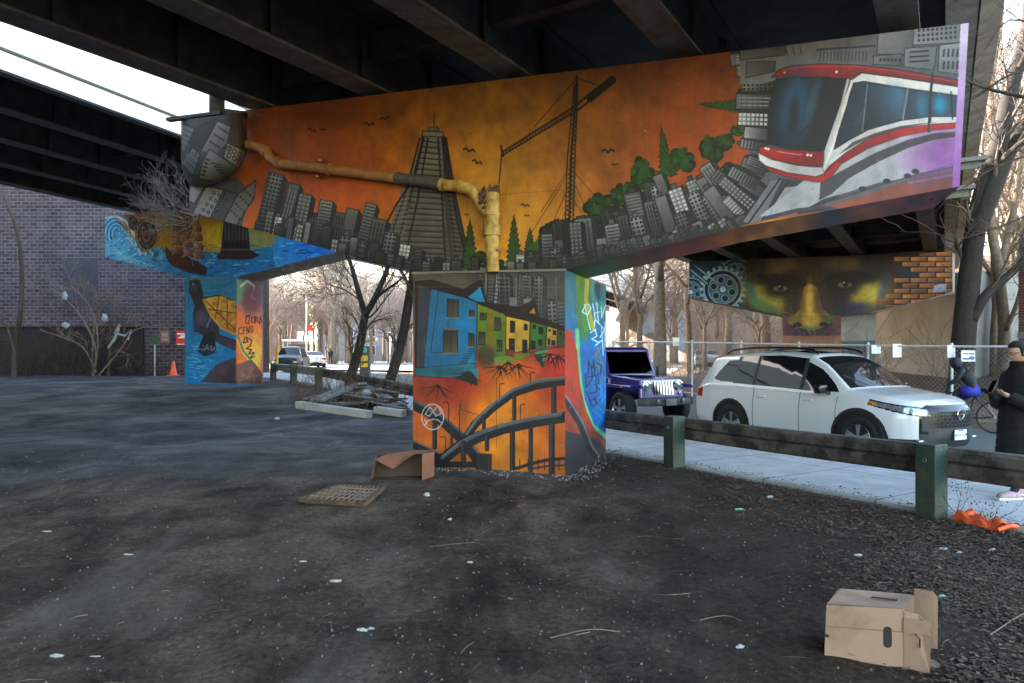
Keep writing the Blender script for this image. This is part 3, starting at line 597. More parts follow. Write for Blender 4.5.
def paint_pillar_side():
    cv=Cv(560,255,625,495,5,(30,110,170)); cv.fr(0,0,1)
    cv.grad([(255,(50,110,130)),(300,(60,120,140)),(345,(20,110,185)),(420,(16,104,180)),(480,(36,130,160))],1)
    cv.poly([(575,262),(600,262),(590,300),(592,330),(585,345),(577,330)],((110,140,50),(576,270),(60,120,90),(592,330))); cv.line([(588,262),(586,300),(594,330)],4,(190,176,60),.9); cv.line([(582,262),(581,300),(586,330)],4,(84,140,50),.9)
    cv.ell((603,288),8,13,(26,52,84),1,0,.2); cv.arc((604,290),12,18,100,250,3,(74,150,150),.8)
    cv.poly([(600,262),(615,262),(612,330),(608,350),(600,300)],(70,150,140),.6)
    for i in range(18): cv.line([(600+random.uniform(-10,8),340+i*5),(604+random.uniform(-8,5),350+i*5)],1.2,(60,170,210),.5)
    cv.line([(577,330),(579,370),(583,400),(592,425),(610,440)],4,(110,190,140)); cv.poly([(572,330),(577,350),(580,385),(586,410),(595,430),(612,446),(612,480),(560,480),(560,330)],((186,60,40),(575,350),(150,70,46),(580,450)))
    cv.poly([(563,430),(600,440),(612,462),(563,480)],(52,58,68),.85); cv.line([(565,400),(580,425),(590,450),(600,462)],5,(40,44,52)); cv.line([(566,396),(582,420),(592,446),(602,460)],2,(110,112,120))
    Wt=(196,224,236); cv.fr(505,265,6.21)
    cv.line([(500,250),(480,290),(510,310),(535,270),(520,245),(495,245),(515,340),(530,400)],7,Wt); cv.line([(545,240),(560,330),(555,380)],7,Wt); cv.line([(570,235),(580,360)],7,Wt); cv.line([(555,300),(590,290)],6,Wt); cv.line([(598,260),(600,330),(620,260),(632,240),(630,330)],6,Wt); cv.line([(530,420),(560,400),(570,440),(540,460),(580,480),(600,470),(560,500)],6,Wt); cv.line([(600,380),(610,560)],5,Wt); cv.line([(560,340),(620,400),(590,450)],6,Wt); cv.line([(620,350),(615,530)],4,Wt,.8)
    cv.line([(590,520),(560,560),(600,590),(580,650)],9,(150,120,50)); cv.line([(520,590),(515,683)],7,(14,30,60)); cv.line([(515,600),(545,640),(550,590),(560,690)],7,(14,30,60)); cv.line([(575,610),(600,620),(590,683)],7,(14,30,60))
    cv.fr(405,365,4.876)
    for p in ([(880,40),(885,110),(915,60),(905,0)],[(890,60),(930,50),(935,130),(900,140)],[(930,100),(950,120)],[(905,180),(925,160),(935,190),(915,205),(905,185)],[(885,130),(905,180)],[(940,40),(945,90),(925,95)]): cv.line(p,6,(12,34,60),.9)
    cv.noise(.10,9,3)
    return cv
def paint_p2():
    cv=Cv(85,195,370,400,4); cv.fr(100,205,3.694)
    cv.grad([(85,(60,110,150)),(370,(60,110,150))]); cv.poly([(-60,0),(1000,0),(1000,110),(420,175),(200,160),(-60,60)],((176,140,44),(100,20),(150,124,54),(500,60)))
    cv.ell((420,110),60,50,(206,176,60),.7,0,.7); cv.ell((90,60),40,50,(130,90,30),.7,0,.6); cv.ell((560,130),60,40,(120,150,130),.6,0,.7); cv.ell((300,60),40,60,(110,70,40),.6,0,.7)
    sea=(42,118,170)
    cv.poly([(-60,30),(30,35),(70,70),(150,150),(240,180),(330,195),(420,175),(520,190),(600,165),(760,100),(1000,60),(1000,400),(-60,400)],((84,164,206),(100,150),(44,112,160),(350,280)))
    cv.poly([(640,120),(1000,50),(1000,300),(640,220)],((58,136,196),(650,150),(30,100,180),(800,120)),.9)
    r=random.Random(12)
    for i in range(240):
        x=r.uniform(0,1000); y=r.uniform(150,280)-max(0,(x-560))*.14; l=r.uniform(10,36); cv.line([(x,y),(x+l*.5,y-3),(x+l,y+r.uniform(-4,2))],r.uniform(2.6,6),r.choice([(120,180,210),(16,64,120),(30,100,170),(90,160,200),(12,46,96)]),.6)
    # wave
    for i in range(9): cv.arc((60,110),60-i*6.5,76-i*7,150,330,5,(150,196,224) if i%2 else (20,84,150),.85,2)
    cv.line([(20,45),(60,42),(95,60),(120,100),(150,150),(200,180)],12,(200,222,236),.85,3)
    for i in range(60): cv.ell((100+r.gauss(0,1)*22+i*.9,95+i*1.5+r.gauss(0,10)),3.5,3,(214,230,240),.8)
    for i in range(10): cv.line([(22,100+i*9),(60+i*8,170+i*6),(120+i*10,200+i*3)],2.4,(140,190,220),.6)
    # compass/clock
    cv.ell((172,112),42,62,(40,28,20)); cv.ell((174,112),38,56,(150,112,60),1,0,0,.16); cv.ell((174,114),30,44,(110,78,40)); cv.ell((172,114),22,32,(56,40,28)); cv.ell((172,116),15,22,(120,90,50)); cv.ell((172,116),7,11,(50,36,28)); cv.ell((122,68),18,26,(70,50,28)); cv.ell((215,178),18,24,(90,160,190)); cv.ell((208,182),10,14,(50,110,150))
    # ship
    cv.poly([(243,155),(262,175),(330,195),(395,232),(390,258),(330,250),(270,225),(245,195)],((96,58,42),(250,160),(60,36,30),(360,250)),1,K,2)
    for i in range(5): cv.line([(248,172+i*9),(385,240+i*4)],1.5,(30,20,18),.6)
    for x,a in ((285,0),(325,8),(362,18)):
        cv.line([(x,40+a),(x,200+a)],3,(40,26,20))
        for j in range(4): y=56+j*34+a; k9=.6+.13*j; cv.poly([(x-22*k9,y),(x+14*k9,y-3),(x+24*k9,y+12),(x+20*k9,y+27),(x-4,y+22),(x-26*k9,y+29),(x-16*k9,y+14)],((176,128,104),(x-20,y),(84,54,46),(x+14,y+26)),1,(58,36,30),1)
    cv.line([(385,240),(395,160),(350,60)],1.5,K,.7)
    for i in range(260):
        x=r.uniform(0,230); y=r.uniform(60,250); a9=math.atan2(y-110,x-60); cv.line([(x,y),(x-12*math.sin(a9),y+12*math.cos(a9))],3.4,r.choice([(150,200,226),(20,76,136),(70,146,196),(200,224,236)]),.5) if y>60+x*.4 else None
    # castle on rock
    cv.poly([(430,190),(455,160),(545,160),(590,185),(560,200),(440,200)],(52,40,40)); cv.poly([(448,170),(458,60),(545,60),(553,170)],((74,80,84),(500,70),(36,38,42),(500,165)),1,K,2)
    for i in range(7): cv.poly([(458+i*13,74),(463+i*13,52),(468+i*13,74),(468+i*13,130),(458+i*13,130)],(74,84,84),1,K,1.5)
    for i in range(6): cv.poly([(455+i*15,138),(465+i*15,138),(465+i*15,160),(455+i*15,160)],(22,24,28))
    cv.line([(445,165),(555,165)],5,(90,90,86))
    # underside dark wedge right
    # pillar
    cv.poly([(318,272),(510,272),(505,660),(315,660)],((62,124,150),(400,280),(34,124,186),(360,640)))
    for i in range(120):
        x=r.uniform(320,500); y=r.uniform(280,640); cv.line([(x,y),(x+r.uniform(8,30),y-2)],r.uniform(2.4,6),r.choice([(90,150,180),(20,70,120),(60,130,180)]),.5)
    for i in range(40):
        x=r.uniform(320,430); y=r.uniform(500,640); cv.line([(x,y),(x+r.uniform(10,30),y+3)],3,(130,190,220),.6)
    dk=(52,48,52)
    cv.poly([(332,280),(350,274),(372,290),(382,345),(430,400),(440,480),(500,500),(508,540),(440,510),(400,470),(350,470),(345,400),(352,370),(330,320)],(dk,(340,290),(78,66,80),(470,500)),1,(20,18,26),2)
    cv.ell((352,298),22,26,(60,56,60)); cv.ell((348,306),10,12,(96,90,84),.7,0,.5); cv.ell((344,292),4,4,(140,140,140)); cv.ell((385,430),40,50,(66,60,82)); cv.ell((375,415),18,26,(110,100,116),.6,0,.7); cv.poly([(385,470),(425,470),(428,545),(385,560),(360,540)],(40,44,56)); cv.line([(395,450),(408,420)],8,(120,130,160),.8)
    cv.poly([(380,345),(440,332),(490,352),(510,395),(512,480),(470,465),(425,430),(400,390)],((216,168,84),(400,340),(160,108,54),(500,460)),1,(60,34,24),5)
    for (x,y,a9,b9) in ((420,362,18,14),(455,352,20,14),(488,368,14,16),(440,395,20,16),(475,400,20,18),(465,438,18,14),(495,440,12,18)):
        cv.ell((x,y),a9,b9,(206,160,78),.85,.5,.35); cv.ell((x+3,y+4),a9*.55,b9*.55,(150,104,48),.6,.5,.4)
    for i in range(90): x=r.uniform(335,430); y=r.uniform(300,470); cv.ell((x,y),3.4,2.4,(64,70,86) if i%2 else (20,20,28),.5) if abs(x-(350+(y-300)*.36))<24 else None
    for L in ([(440,335),(425,425)],[(470,345),(470,460)],[(400,385),(508,400)],[(385,350),(510,470)]): cv.line(L,4,(96,60,34),.9)
    cv.line([(382,350),(410,410),(450,455),(505,480)],8,(206,160,70),.9)
    for i in range(60): cv.ell((400+r.gauss(0,1)*32,530+r.gauss(0,1)*6),3,2,(150,170,190),.5)
    cv.poly([(370,655),(430,590),(505,560),(505,660)],((88,74,84),(440,600),(64,52,60),(480,650)))
    # side
    cv.poly([(505,272),(600,272),(600,660),(500,660)],((110,90,110),(550,290),(214,120,60),(550,480)))
    cv.poly([(505,275),(545,272),(560,310),(520,350),(505,370)],(110,140,110)); cv.line([(520,300),(545,280),(570,300),(560,340),(575,350)],8,(206,214,206),.9); cv.ell((560,350),34,50,(96,54,72),.8,0,.4)
    cv.poly([(505,380),(545,430),(590,420),(600,500),(590,600),(560,590),(520,540),(500,490)],((218,104,50),(540,420),(214,180,80),(560,560)))
    cv.line([(508,480),(530,540),(580,600)],7,(60,130,100)); cv.poly([(500,590),(560,570),(598,620),(598,660),(500,660)],((124,90,82),(520,600),(90,64,62),(580,640)))
    for i in range(24): cv.line([(505+r.uniform(0,70),590+r.uniform(0,60)),(520+r.uniform(0,70),600+r.uniform(0,55))],2.5,(166,124,100),.5)
    T=(24,18,20)
    # tags: dora / CFNEI / scribble
    cv.line([(538,415),(552,410),(550,440),(538,435),(540,410),(556,408)],3.5,T); cv.line([(560,415),(572,415),(570,436),(560,434),(560,415)],3.5,T); cv.line([(576,436),(574,412),(582,416),(580,424),(590,438)],3.5,T); cv.line([(590,436),(592,412),(598,434)],3,T)
    cv.line([(524,452),(512,456),(512,476),(524,474)],3.5,T); cv.line([(530,478),(528,454),(540,450)],3.5,T); cv.line([(529,464),(538,462)],3,T); cv.line([(542,476),(542,452),(550,472),(552,448)],3.5,T); cv.line([(564,446),(557,450),(558,470),(566,468)],3,T); cv.line([(565,450),(566,466)],2.6,T)
    cv.line([(535,490),(530,510),(545,505),(540,488),(560,500),(556,520),(540,530),(560,535),(550,550),(570,545),(556,565),(572,560)],4,T)
    return cv
def paint_p3():
    cv=Cv(670,235,975,420,5); cv.fr(680,240,3.657)
    cv.a[:]=(34,26,34)
    # gears
    cv.poly([(0,40),(235,40),(250,180),(235,260),(0,220)],(44,66,82))
    def gear(x,y,R,c,n=18):
        for i in range(n):
            a=i*2*math.pi/n; cv.line([(x+R*.86*math.cos(a),y+R*.86*math.sin(a)),(x+R*1.12*math.cos(a),y+R*1.12*math.sin(a))],R*.16,c)
        cv.ell((x,y),R,R,(20,32,42)); cv.ell((x,y),R*.97,R*.97,c,1,0,0,.09); cv.ell((x,y),R*.78,R*.78,(70,100,118)); cv.ell((x,y),R*.74,R*.74,c,1,0,0,.05)
        for i in range(6):
            a=i*math.pi/3+.3; cv.ell((x+R*.48*math.cos(a),y+R*.48*math.sin(a)),R*.17,R*.17,(18,30,40)); cv.ell((x+R*.48*math.cos(a),y+R*.48*math.sin(a)),R*.17,R*.17,(150,176,188),.8,0,0,.2)
        cv.ell((x,y),R*.2,R*.2,(24,36,46)); cv.ell((x,y),R*.16,R*.16,(150,176,188))
    gear(40,190,52,(110,142,160)); gear(205,125,56,(100,130,148)); gear(157,180,72,(140,168,182),22)
    for i in range(4): cv.line([(50+i*8,90+i*6),(110+i*8,140+i*5)],3,(140,168,180),.7)
    cv.line([(40,110),(100,160)],14,(28,42,54)); cv.line([(40,110),(100,160)],6,(120,150,165))
    # face
    r=random.Random(2)
    cv.poly([(240,30),(770,20),(760,130),(730,220),(660,262),(560,285),(400,280),(300,245),(245,180)],(40,30,30))
    cv.ell((500,150),265,145,(62,46,36),.85,0,.35)
    cv.ell((326,196),84,66,(176,156,74),.9,.3,.65); cv.ell((695,196),76,60,(196,172,62),.9,-.3,.65); cv.ell((298,222),40,24,(120,150,70),.6,.5,.8); cv.ell((705,214),40,20,(210,190,90),.6,-.4,.8); cv.ell((262,190),16,56,(40,110,120),.6,-.3,.7); cv.ell((742,180),16,66,(50,60,130),.6,.2,.7); cv.ell((312,248),54,16,(70,120,90),.55,.4,.7); cv.ell((640,252),60,22,(44,40,96),.8,-.2,.7)
    cv.ell((330,180),30,22,(176,160,104),.5,.2,.8); cv.ell((700,180),34,22,(186,170,96),.5,-.2,.8)
    cv.ell((585,185),34,80,(36,26,42),.85,0,.6); cv.ell((415,205),34,76,(44,32,32),.85,0,.6)
    cv.ell((356,92),92,24,(120,100,74),.7,-.06,.7); cv.ell((606,86),92,24,(112,96,70),.7,.05,.7); cv.ell((480,70),40,50,(60,48,34),.9,0,.6); cv.ell((280,90),40,60,(34,26,30),.8,0,.6); cv.ell((710,90),50,60,(34,26,34),.8,0,.6)
    for x0,x1,yy,sg in ((285,448,138,1),(535,700,130,-1)):
        for i in range(150):
            t=r.random(); x=x0+(x1-x0)*t; u=(t if sg>0 else 1-t); y=yy+18*u*u-8*math.sin(3.1*t)+r.uniform(-9,9); cv.line([(x,y),(x+8*(-sg),y-6)],2.6,(12,9,11),.9,.8)
        cv.ell(((x0+x1)/2,yy+14),88,20,(10,8,10),.95,.05*sg,.6)
    cv.ell((366,176),60,34,(24,17,18),.9,0,.5); cv.ell((603,162),60,34,(24,17,20),.9,0,.5)
    for cx,cy in ((366,174),(603,160)):
        cv.ell((cx,cy),36,17,(14,11,13),.9,0,.15); cv.ell((cx,cy+3),27,10,(112,106,88),.9,0,.2); cv.ell((cx+2,cy+1),12,12,(52,38,22)); cv.ell((cx+2,cy),6,6,(6,6,6)); cv.ell((cx-3,cy-4),3,2.4,(220,220,210)); cv.line([(cx-38,cy+4),(cx-20,cy-12),(cx+14,cy-14),(cx+38,cy+2)],5,(14,11,12)); cv.line([(cx-36,cy+6),(cx,cy+16),(cx+36,cy+5)],2,(90,74,54),.7)
        for j in range(5): cv.arc((cx,cy+2),40+j*6,22+j*7,35,145,2,(96,82,56) if j%2 else (44,32,26),.45)
    for i in range(34): cv.line([(285+i*4,225+i*1.6+r.uniform(-4,4)),(300+i*4.4,238+i*1.4)],1.2,(70,58,34) if i%2 else (190,176,104),.3); cv.line([(640+i*3.4,240-i*1.8+r.uniform(-4,4)),(654+i*3.6,228-i*1.7)],1.2,(70,58,34) if i%2 else (190,176,104),.3)
    cv.line([(462,112),(474,158),(468,196)],7,(26,18,20),.55,3); cv.line([(516,108),(508,160)],7,(26,18,20),.55,3)
    # lower panel (column)
    cv.poly([(372,276),(590,276),(590,600),(372,600)],((120,66,84),(480,290),(176,132,104),(480,380))); cv.ell((480,335),105,40,(70,30,66),.9,0,.5); cv.poly([(372,350),(590,350),(590,600),(372,600)],((168,120,96),(480,360),(182,146,120),(480,420)),.8)
    # nose
    cv.poly([(455,170),(478,160),(502,175),(518,240),(560,290),(545,315),(480,338),(405,312),(388,292),(425,270),(440,225)],((150,112,46),(440,200),(112,92,52),(540,300)))
    cv.ell((474,230),12,72,(232,186,84),.9,0,.8); cv.ell((512,230),16,70,(70,52,44),.6,0,.7); cv.ell((440,240),12,60,(84,62,40),.6,0,.7); cv.ell((480,295),38,28,(206,168,66),.9,0,.5); cv.ell((412,292),20,16,(124,112,52),.8,0,.6); cv.ell((543,290),22,18,(84,116,60),.8,0,.6); cv.ell((480,325),40,9,(70,116,96),.6,0,.7)
    cv.ell((430,310),16,8,(20,12,16)); cv.ell((525,308),16,8,(20,12,16)); cv.line([(400,310),(440,325),(480,336),(520,325),(555,305)],4,(30,20,26)); cv.line([(430,200),(436,250),(415,275)],5,(60,40,30),.6); cv.line([(515,200),(525,250),(552,275)],6,(50,36,50),.6)
    # bricks
    for j in range(12):
        y=44+j*19.5
        for i in range(9):
            x=690+i*62+(31 if j%2 else 0); lim=760-(j-5)*8+((j*37)%30)
            if x<lim-20: continue
            k=r.uniform(.7,1.1); w=56; h=13
            if x<lim+40 and r.random()<.3: continue
            cv.poly([(x,y),(x+w,y-1),(x+w,y+h),(x,y+h)],((196*k,130*k,66*k),(x,y),(128*k,72*k,34*k),(x+w,y+h))); cv.line([(x,y),(x+w,y-1)],2,(230,180,110),.5)
    cv.poly([(930,165),(975,160),(972,188),(925,190)],(150,160,180),.9)
    cv.line([(960,90),(1010,125)],3,K,.8)
    cv.poly([(996,40),(1020,40),(1020,240),(996,190)],(190,182,176))
    # pale chamfer strip along the bottom right
    cv.line([(700,272),(880,232),(1000,196)],16,(150,140,134))
    cv.noise(.08,10,9)
    return cv
# ================= GEOMETRY: BRIDGES =================
V2=lambda x,y:Vector((x,y,0))
def rayplane(px,py,o,n):      # camera ray to a vertical plane through o with normal n
    d=Vector(((px-CX)/F,1,(HY-py)/F)); k=(o-Vector((0,0,H))).dot(n)/d.dot(n); return Vector((0,0,H))+d*k
def interp(t,ks): return float(np.interp(t,[k for k,_ in ks],[v for _,v in ks]))
def make_pier(label,P0,b,g,bot,top,thick,pil,pz,pdepth,cv,gain,res,cvs=None,sgain=1,cvu=None,ugain=1,lean=0,psplit=None,extra_col=None,base=0.0):
    """cap beam + column; bot/top: [(t,z)]; pil=(t0,t1)."""
    t0,t1=bot[0][0],bot[-1][0]
    root=wroot('bridge_pier',P0+b*(pil[0]+pil[1])/2+g*pdepth/2+Vector((0,0,base)),label,'bridge pier')
    def pt(t,off,z): 
        v=0
        if lean and t>0: v=lean*max(0,(z-interp(t,bot)))*(t/t1)
        return P0+b*(t+v)+g*off+Vector((0,0,z))
    ts=sorted(set([k for k,_ in bot]+[k for k,_ in top]+[t0,t1]))
    mb=MB(); f=.006
    A=[pt(t,f,interp(t,bot)) for t in ts]; B=[pt(t,f,interp(t,top)) for t in ts]
    A2=[pt(t,thick,interp(t,bot)) for t in ts]; B2=[pt(t,thick,interp(t,top)) for t in ts]
    n=len(ts); mb.add(A+B+A2+B2,[(i,i+1,n+i+1,n+i) for i in range(n-1)]+[(2*n+i+1,2*n+i,3*n+i,3*n+i+1) for i in range(n-1)]+[(i+1,i,2*n+i,2*n+i+1) for i in range(n-1)]+[(n+i,n+i+1,3*n+i+1,3*n+i) for i in range(n-1)]+[(0,n,3*n,2*n),(n-1,3*n-1,4*n-1,2*n-1)][::1])
    cap=mb.build('cap_beam',M['concrete'],root)
    nu,nv=res
    T=np.linspace(t0,t1,nu); bz=np.interp(T,[k for k,_ in bot],[v for _,v in bot]); tz=np.interp(T,[k for k,_ in top],[v for _,v in top])
    Vv=np.linspace(0,1,nv)[:,None]; Z=bz+(tz-bz)*Vv; TT=np.broadcast_to(T,Z.shape)+ (lean*(Z-bz)*np.maximum(T,0)/max(t1,1e-6) if lean else 0)
    Pg=np.stack([P0.x+b.x*TT,P0.y+b.y*TT,Z],-1)
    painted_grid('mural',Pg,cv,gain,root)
    if cvu is not None:
        W=np.linspace(.0,1,24)[:,None]*(thick-.01)+.004; TT=np.broadcast_to(T,(24,nu)); ZZ=np.broadcast_to(bz-.004,(24,nu))
        m=T>=pil[1]-.02
        Pg=np.stack([P0.x+b.x*TT+g.x*W,P0.y+b.y*TT+g.y*W,ZZ],-1)[:,m]
        painted_grid('painted_underside',Pg[::-1],cvu,ugain,root)
    # column
    a0,a1=pil; c=MB(); e=.006
    zz=pz-.0
    c.hexa([pt(a0,e,base-.6),pt(a1-e,e,base-.6),pt(a1-e,pdepth,base-.6),pt(a0,pdepth,base-.6)],[pt(a0,e,zz),pt(a1-e,e,zz),pt(a1-e,pdepth,zz),pt(a0,pdepth,zz)])
    c.build('column',M['concrete'],root)
    return root,pt
bA=Vector((.942,-.336,0)); gA=Vector((.336,.942,0)); PA=V2(.70,9.24)
cvA=paint_beam().age(1); cvU=paint_soffit(); cvF=paint_pillar_front().age(2,2.2); cvS=paint_pillar_side().age(3,2)
GA=1.6
botA=[(-6.3,3.94),(-2.243,2.80),(0,2.755),(2.2,3.18),(4.5,3.49)]; topA=[(-6.3,5.475),(4.5,5.28)]
pierA,ptA=make_pier('near T-shaped bridge pier with orange city skyline and red streetcar mural',PA,bA,gA,botA,topA,1.2,(-2.243,0),2.78,2.58,cvA,GA,(1500,330),cvu=cvU,ugain=1.7,lean=.05)
def rectgrid(P,u,v,nu,nv):
    a=np.linspace(0,1,nu)[None,:,None]; c=np.linspace(0,1,nv)[:,None,None]
    return np.array(P)[None,None]+a*np.array(u)[None,None]+c*np.array(v)[None,None]
painted_grid('column_mural',rectgrid(ptA(-2.243,0,-.1),bA*2.243,Vector((0,0,2.86)),520,560),cvF,1.42,pierA)
painted_grid('side_mural',rectgrid(ptA(0,0,-.1),gA*2.58,Vector((0,0,2.86)),200,480),cvS,1.35,pierA)
# ledge line between column and cap, small dark conduit box at base
MB().bar(ptA(-2.25,-.012,2.79),ptA(.01,-.012,2.745),.03,.03).build('joint_ledge',M['concrete'],pierA)
jb=MB(); c0=rayplane(484,462,PA-gA*.06,gA); jb.box(c0+Vector((0,0,-.06)),(.19,.11,.34),rz=math.atan2(bA.y,bA.x)); jb.build('utility_box',M['black_plastic'],pierA,bevel=.008)
# --- drain pipe on the near cap
def onA(px,py,off): return rayplane(px,py,PA-gA*off,gA)
M['pipe_orange']=mat('pipe_painted_orange',(.36,.17,.055),.6,var=.45,scale=7,bump=.25)
M['pipe_yellow']=mat('pipe_painted_yellow',(.62,.42,.10),.6,var=.35,scale=7,bump=.3,col2=(.25,.13,.03))
M['pipe_grey']=mat('pipe_painted_grey',(.10,.095,.09),.6,var=.6,scale=16,bump=.2)
dp=wroot('drain_pipe',onA(493,272,.14),'broken yellow and orange drain pipe bolted across the skyline mural','drain pipe')
def smoothpath(pts,n=8):
    out=[]; P=[pts[0]]+list(pts)+[pts[-1]]
    for i in range(1,len(P)-2):
        for k in range(n):
            t=k/n; a,b,c,d=P[i-1],P[i],P[i+1],P[i+2]
            out.append(.5*((2*b)+(c-a)*t+(2*a-5*b+4*c-d)*t*t+(3*b-a-3*c+d)*t**3))
    out.append(Vector(pts[-1])); return out
A=lambda L,o=.16:[onA(x,y,o) for x,y in L]
p1=smoothpath(A([(241,143),(257,147),(266,152),(273,161),(284,164),(310,167),(396,178)]))
MB().tube(p1,.074,14).build('orange_pipe',M['pipe_orange'],dp,smooth=True)
p2=smoothpath(A([(396,178),(420,181),(444,185)])); MB().tube(p2,.078,14).build('grey_pipe',M['pipe_grey'],dp,smooth=True)
p3=smoothpath(A([(444,185),(462,187),(473,192),(480,203),(488,216)])); MB().tube(p3,[.078]*(len(p3)-4)+[.078,.075,.073,.07],14).build('yellow_elbow',M['pipe_yellow'],dp,smooth=True)
p4=[onA(491.5,190,.15),onA(491.5,214,.15),onA(491.5,222,.15),onA(493,272,.15)]
mb=MB(); mb.tube(p4,[.105,.105,.10,.085],14)
mb.tube([onA(491,213,.15),onA(491,216,.15)],.12,14); mb.tube([onA(491.5,226,.15),onA(491.7,236,.15)],.122,14)
mb.build('yellow_downpipe',M['pipe_yellow'],dp,smooth=False); shade_auto(bpy.data.objects['yellow_downpipe'])
r_=random.Random(4); mb=MB()
for k in range(26):
    a=r_.random()*6.28; c=onA(491,191,.15); mb.tube([c+Vector((.1*math.cos(a),.1*math.sin(a),-.03)),c+Vector((.115*math.cos(a),.115*math.sin(a),.02+.05*r_.random()))],[.025,.012],5)
for k in range(14): c=onA(481+r_.uniform(-3,3),200+r_.uniform(-9,9),.25); mb.tube([c,c+Vector((.03,0,.03))],.018,5)
mb.build('torn_rust_edge',M['rust'],dp)
for (x,y,m_) in ((266,151,'pipe_orange'),(277,162.5,'pipe_orange'),(330,169.5,'pipe_orange'),(397,178,'pipe_grey'),(443,184.5,'pipe_yellow'),(460,187,'pipe_yellow')):
    k=min(range(len(p1+p2+p3)),key=lambda i:abs(proj((p1+p2+p3)[i])[0]-x)); Q=(p1+p2+p3); d=(Q[min(k+1,len(Q)-1)]-Q[max(k-1,0)]).normalized()
    MB().tube([Q[k]-d*.025,Q[k]+d*.025],.089,16).build('coupling',M[m_],dp)
mb=MB()
for x,y in ((320,160),(317,176),(499,250)): MB().bar(onA(x,y,-.02),onA(x,y,.2),.05,.03).build('wall_bracket',M['pipe_orange'],dp)
# --- drum (scupper box) at far left end of the cap
cvD=paint_drum()
nu,nv=120,110; Pg=np.zeros((nv,nu,3))
for j in range(nv):
    for i in range(nu):
        u=-1+2*i/(nu-1); v=-1+2*j/(nv-1)
        px=214+33*u*(1-.28*max(0,-v)**2); py=150-34*v - (8*u if v<0 else 4*u)
        if v<0: py+= -6*(u*u)*(-v)
        off=.04+.42*math.sqrt(max(0,1-abs(u)**3.2))*math.sqrt(max(0,1-max(0,-v)**3.0))
        Pg[j,i]=onA(px,py,off)
dr=wroot('drain_hopper',onA(214,180,.1),'rounded hopper painted as grey towers at left end of orange mural','drain hopper')
painted_grid('painted_shell',Pg,cvD,1.7,dr); bpy.data.objects['painted_shell'].data.polygons.foreach_set('use_smooth',[True]*len(bpy.data.objects['painted_shell'].data.polygons))
mb=MB(); L=[onA(184,120,.06),onA(246,120,.06)]; mb.bar(onA(168,120,.30),onA(222,113,.28),.09,.05); mb.bar(onA(222,113,.2),onA(246,116,.1),.1,.12); mb.build('bracket_arm',M['steel'],dr)
MB().tube([onA(217,116,.2),onA(217,72,.2)],.115,12).build('downspout',M['steel_light'],dr,smooth=True)
mb=MB(); mb.box(onA(262,170,.02)+Vector((0,0,0)),(.02,.02,.02)); 
# ------- bearing blocks & bridge decks
g1=Vector((.525,.851,0)); r1=Vector((.851,-.525,0)); g2=Vector((.358,.934,0)); r2=Vector((.934,-.358,0))
M['flange']=mat('bounce_lit_flange',(.13,.14,.135),.6,var=.55,scale=5,bump=.15,col2=(.07,.055,.045))  # girder steel paled for ground bounce on the underside, with brown weathering
def deck(label,g,r,cs,zb,zw,zs,cl,cr,s0,s1,step,floorbeams=True,name='bridge_deck'):
    root=wroot(name,g*((s0+s1)/2)+r*((cl+cr)/2),label,'bridge deck')
    P=lambda c,s,z:r*c+g*s+Vector((0,0,z))
    for c in cs:
        mb=MB(); mb.bar(P(c,s0,(zb+zw)/2),P(c,s1,(zb+zw)/2),.025,zw-zb-.09); mb.bar(P(c,s0,zw-.02),P(c,s1,zw-.02),.36,.035)
        s=s0+.5
        while s<s1:
            mb.bar(P(c-.1,s,zb+.05),P(c-.1,s,zw-.05),.012,.17,up=g); mb.bar(P(c+.1,s,zb+.05),P(c+.1,s,zw-.05),.012,.17,up=g); s+=1.6
        gd=mb.build('girder',M['steel'],root); MB().bar(P(c,s0,zb+.02),P(c,s1,zb+.02),.42,.04).build('bottom_flange',M['flange'],gd)
    s=s0+1
    while s<s1:
        for a,b in zip(cs[:-1],cs[1:]):
            mb=MB(); mb.bar(P(a+.02,s,(zb+zw)/2+.12),P(b-.02,s,(zb+zw)/2+.12),.02,.42); mb.bar(P(a+.02,s,(zb+zw)/2-.09),P(b-.02,s,(zb+zw)/2-.09),.16,.02); mb.build('cross_beam',M['steel'],root)
        s+=step
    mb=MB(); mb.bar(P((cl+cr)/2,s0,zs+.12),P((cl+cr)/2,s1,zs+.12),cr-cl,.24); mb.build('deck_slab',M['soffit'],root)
    return root,P
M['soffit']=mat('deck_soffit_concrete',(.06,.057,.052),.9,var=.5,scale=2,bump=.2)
m,nt,b=newmat('fascia_concrete'); L=nt.links; tc=N(nt,'ShaderNodeTexCoord'); mp=N(nt,'ShaderNodeMapping'); mp.inputs['Rotation'].default_value=(0,0,math.radians(20)); mp.inputs['Scale'].default_value=(1,.55,1)
L.new(tc.outputs['Object'],mp.inputs['Vector']); wv=N(nt,'ShaderNodeTexNoise',inp={'Scale':2.2,'Detail':8,'Roughness':.6,'Distortion':1.2}); L.new(mp.outputs[0],wv.inputs['Vector'])
cr=N(nt,'ShaderNodeValToRGB'); cr.color_ramp.elements[0].position=.3; cr.color_ramp.elements[1].position=.68; cr.color_ramp.elements[0].color=(.36,.27,.19,1); cr.color_ramp.elements[1].color=(.78,.70,.58,1)
L.new(wv.outputs['Fac'],cr.inputs['Fac']); L.new(cr.outputs['Color'],b.inputs['Base Color']); b.inputs['Roughness'].default_value=.85; M['fascia_concrete']=m
M['white_fascia']=mat('white_painted_fascia',(.80,.81,.80),.6,var=.06,scale=2)
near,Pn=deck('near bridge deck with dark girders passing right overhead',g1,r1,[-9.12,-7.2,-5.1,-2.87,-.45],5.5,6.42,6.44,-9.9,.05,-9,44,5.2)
mb=MB()
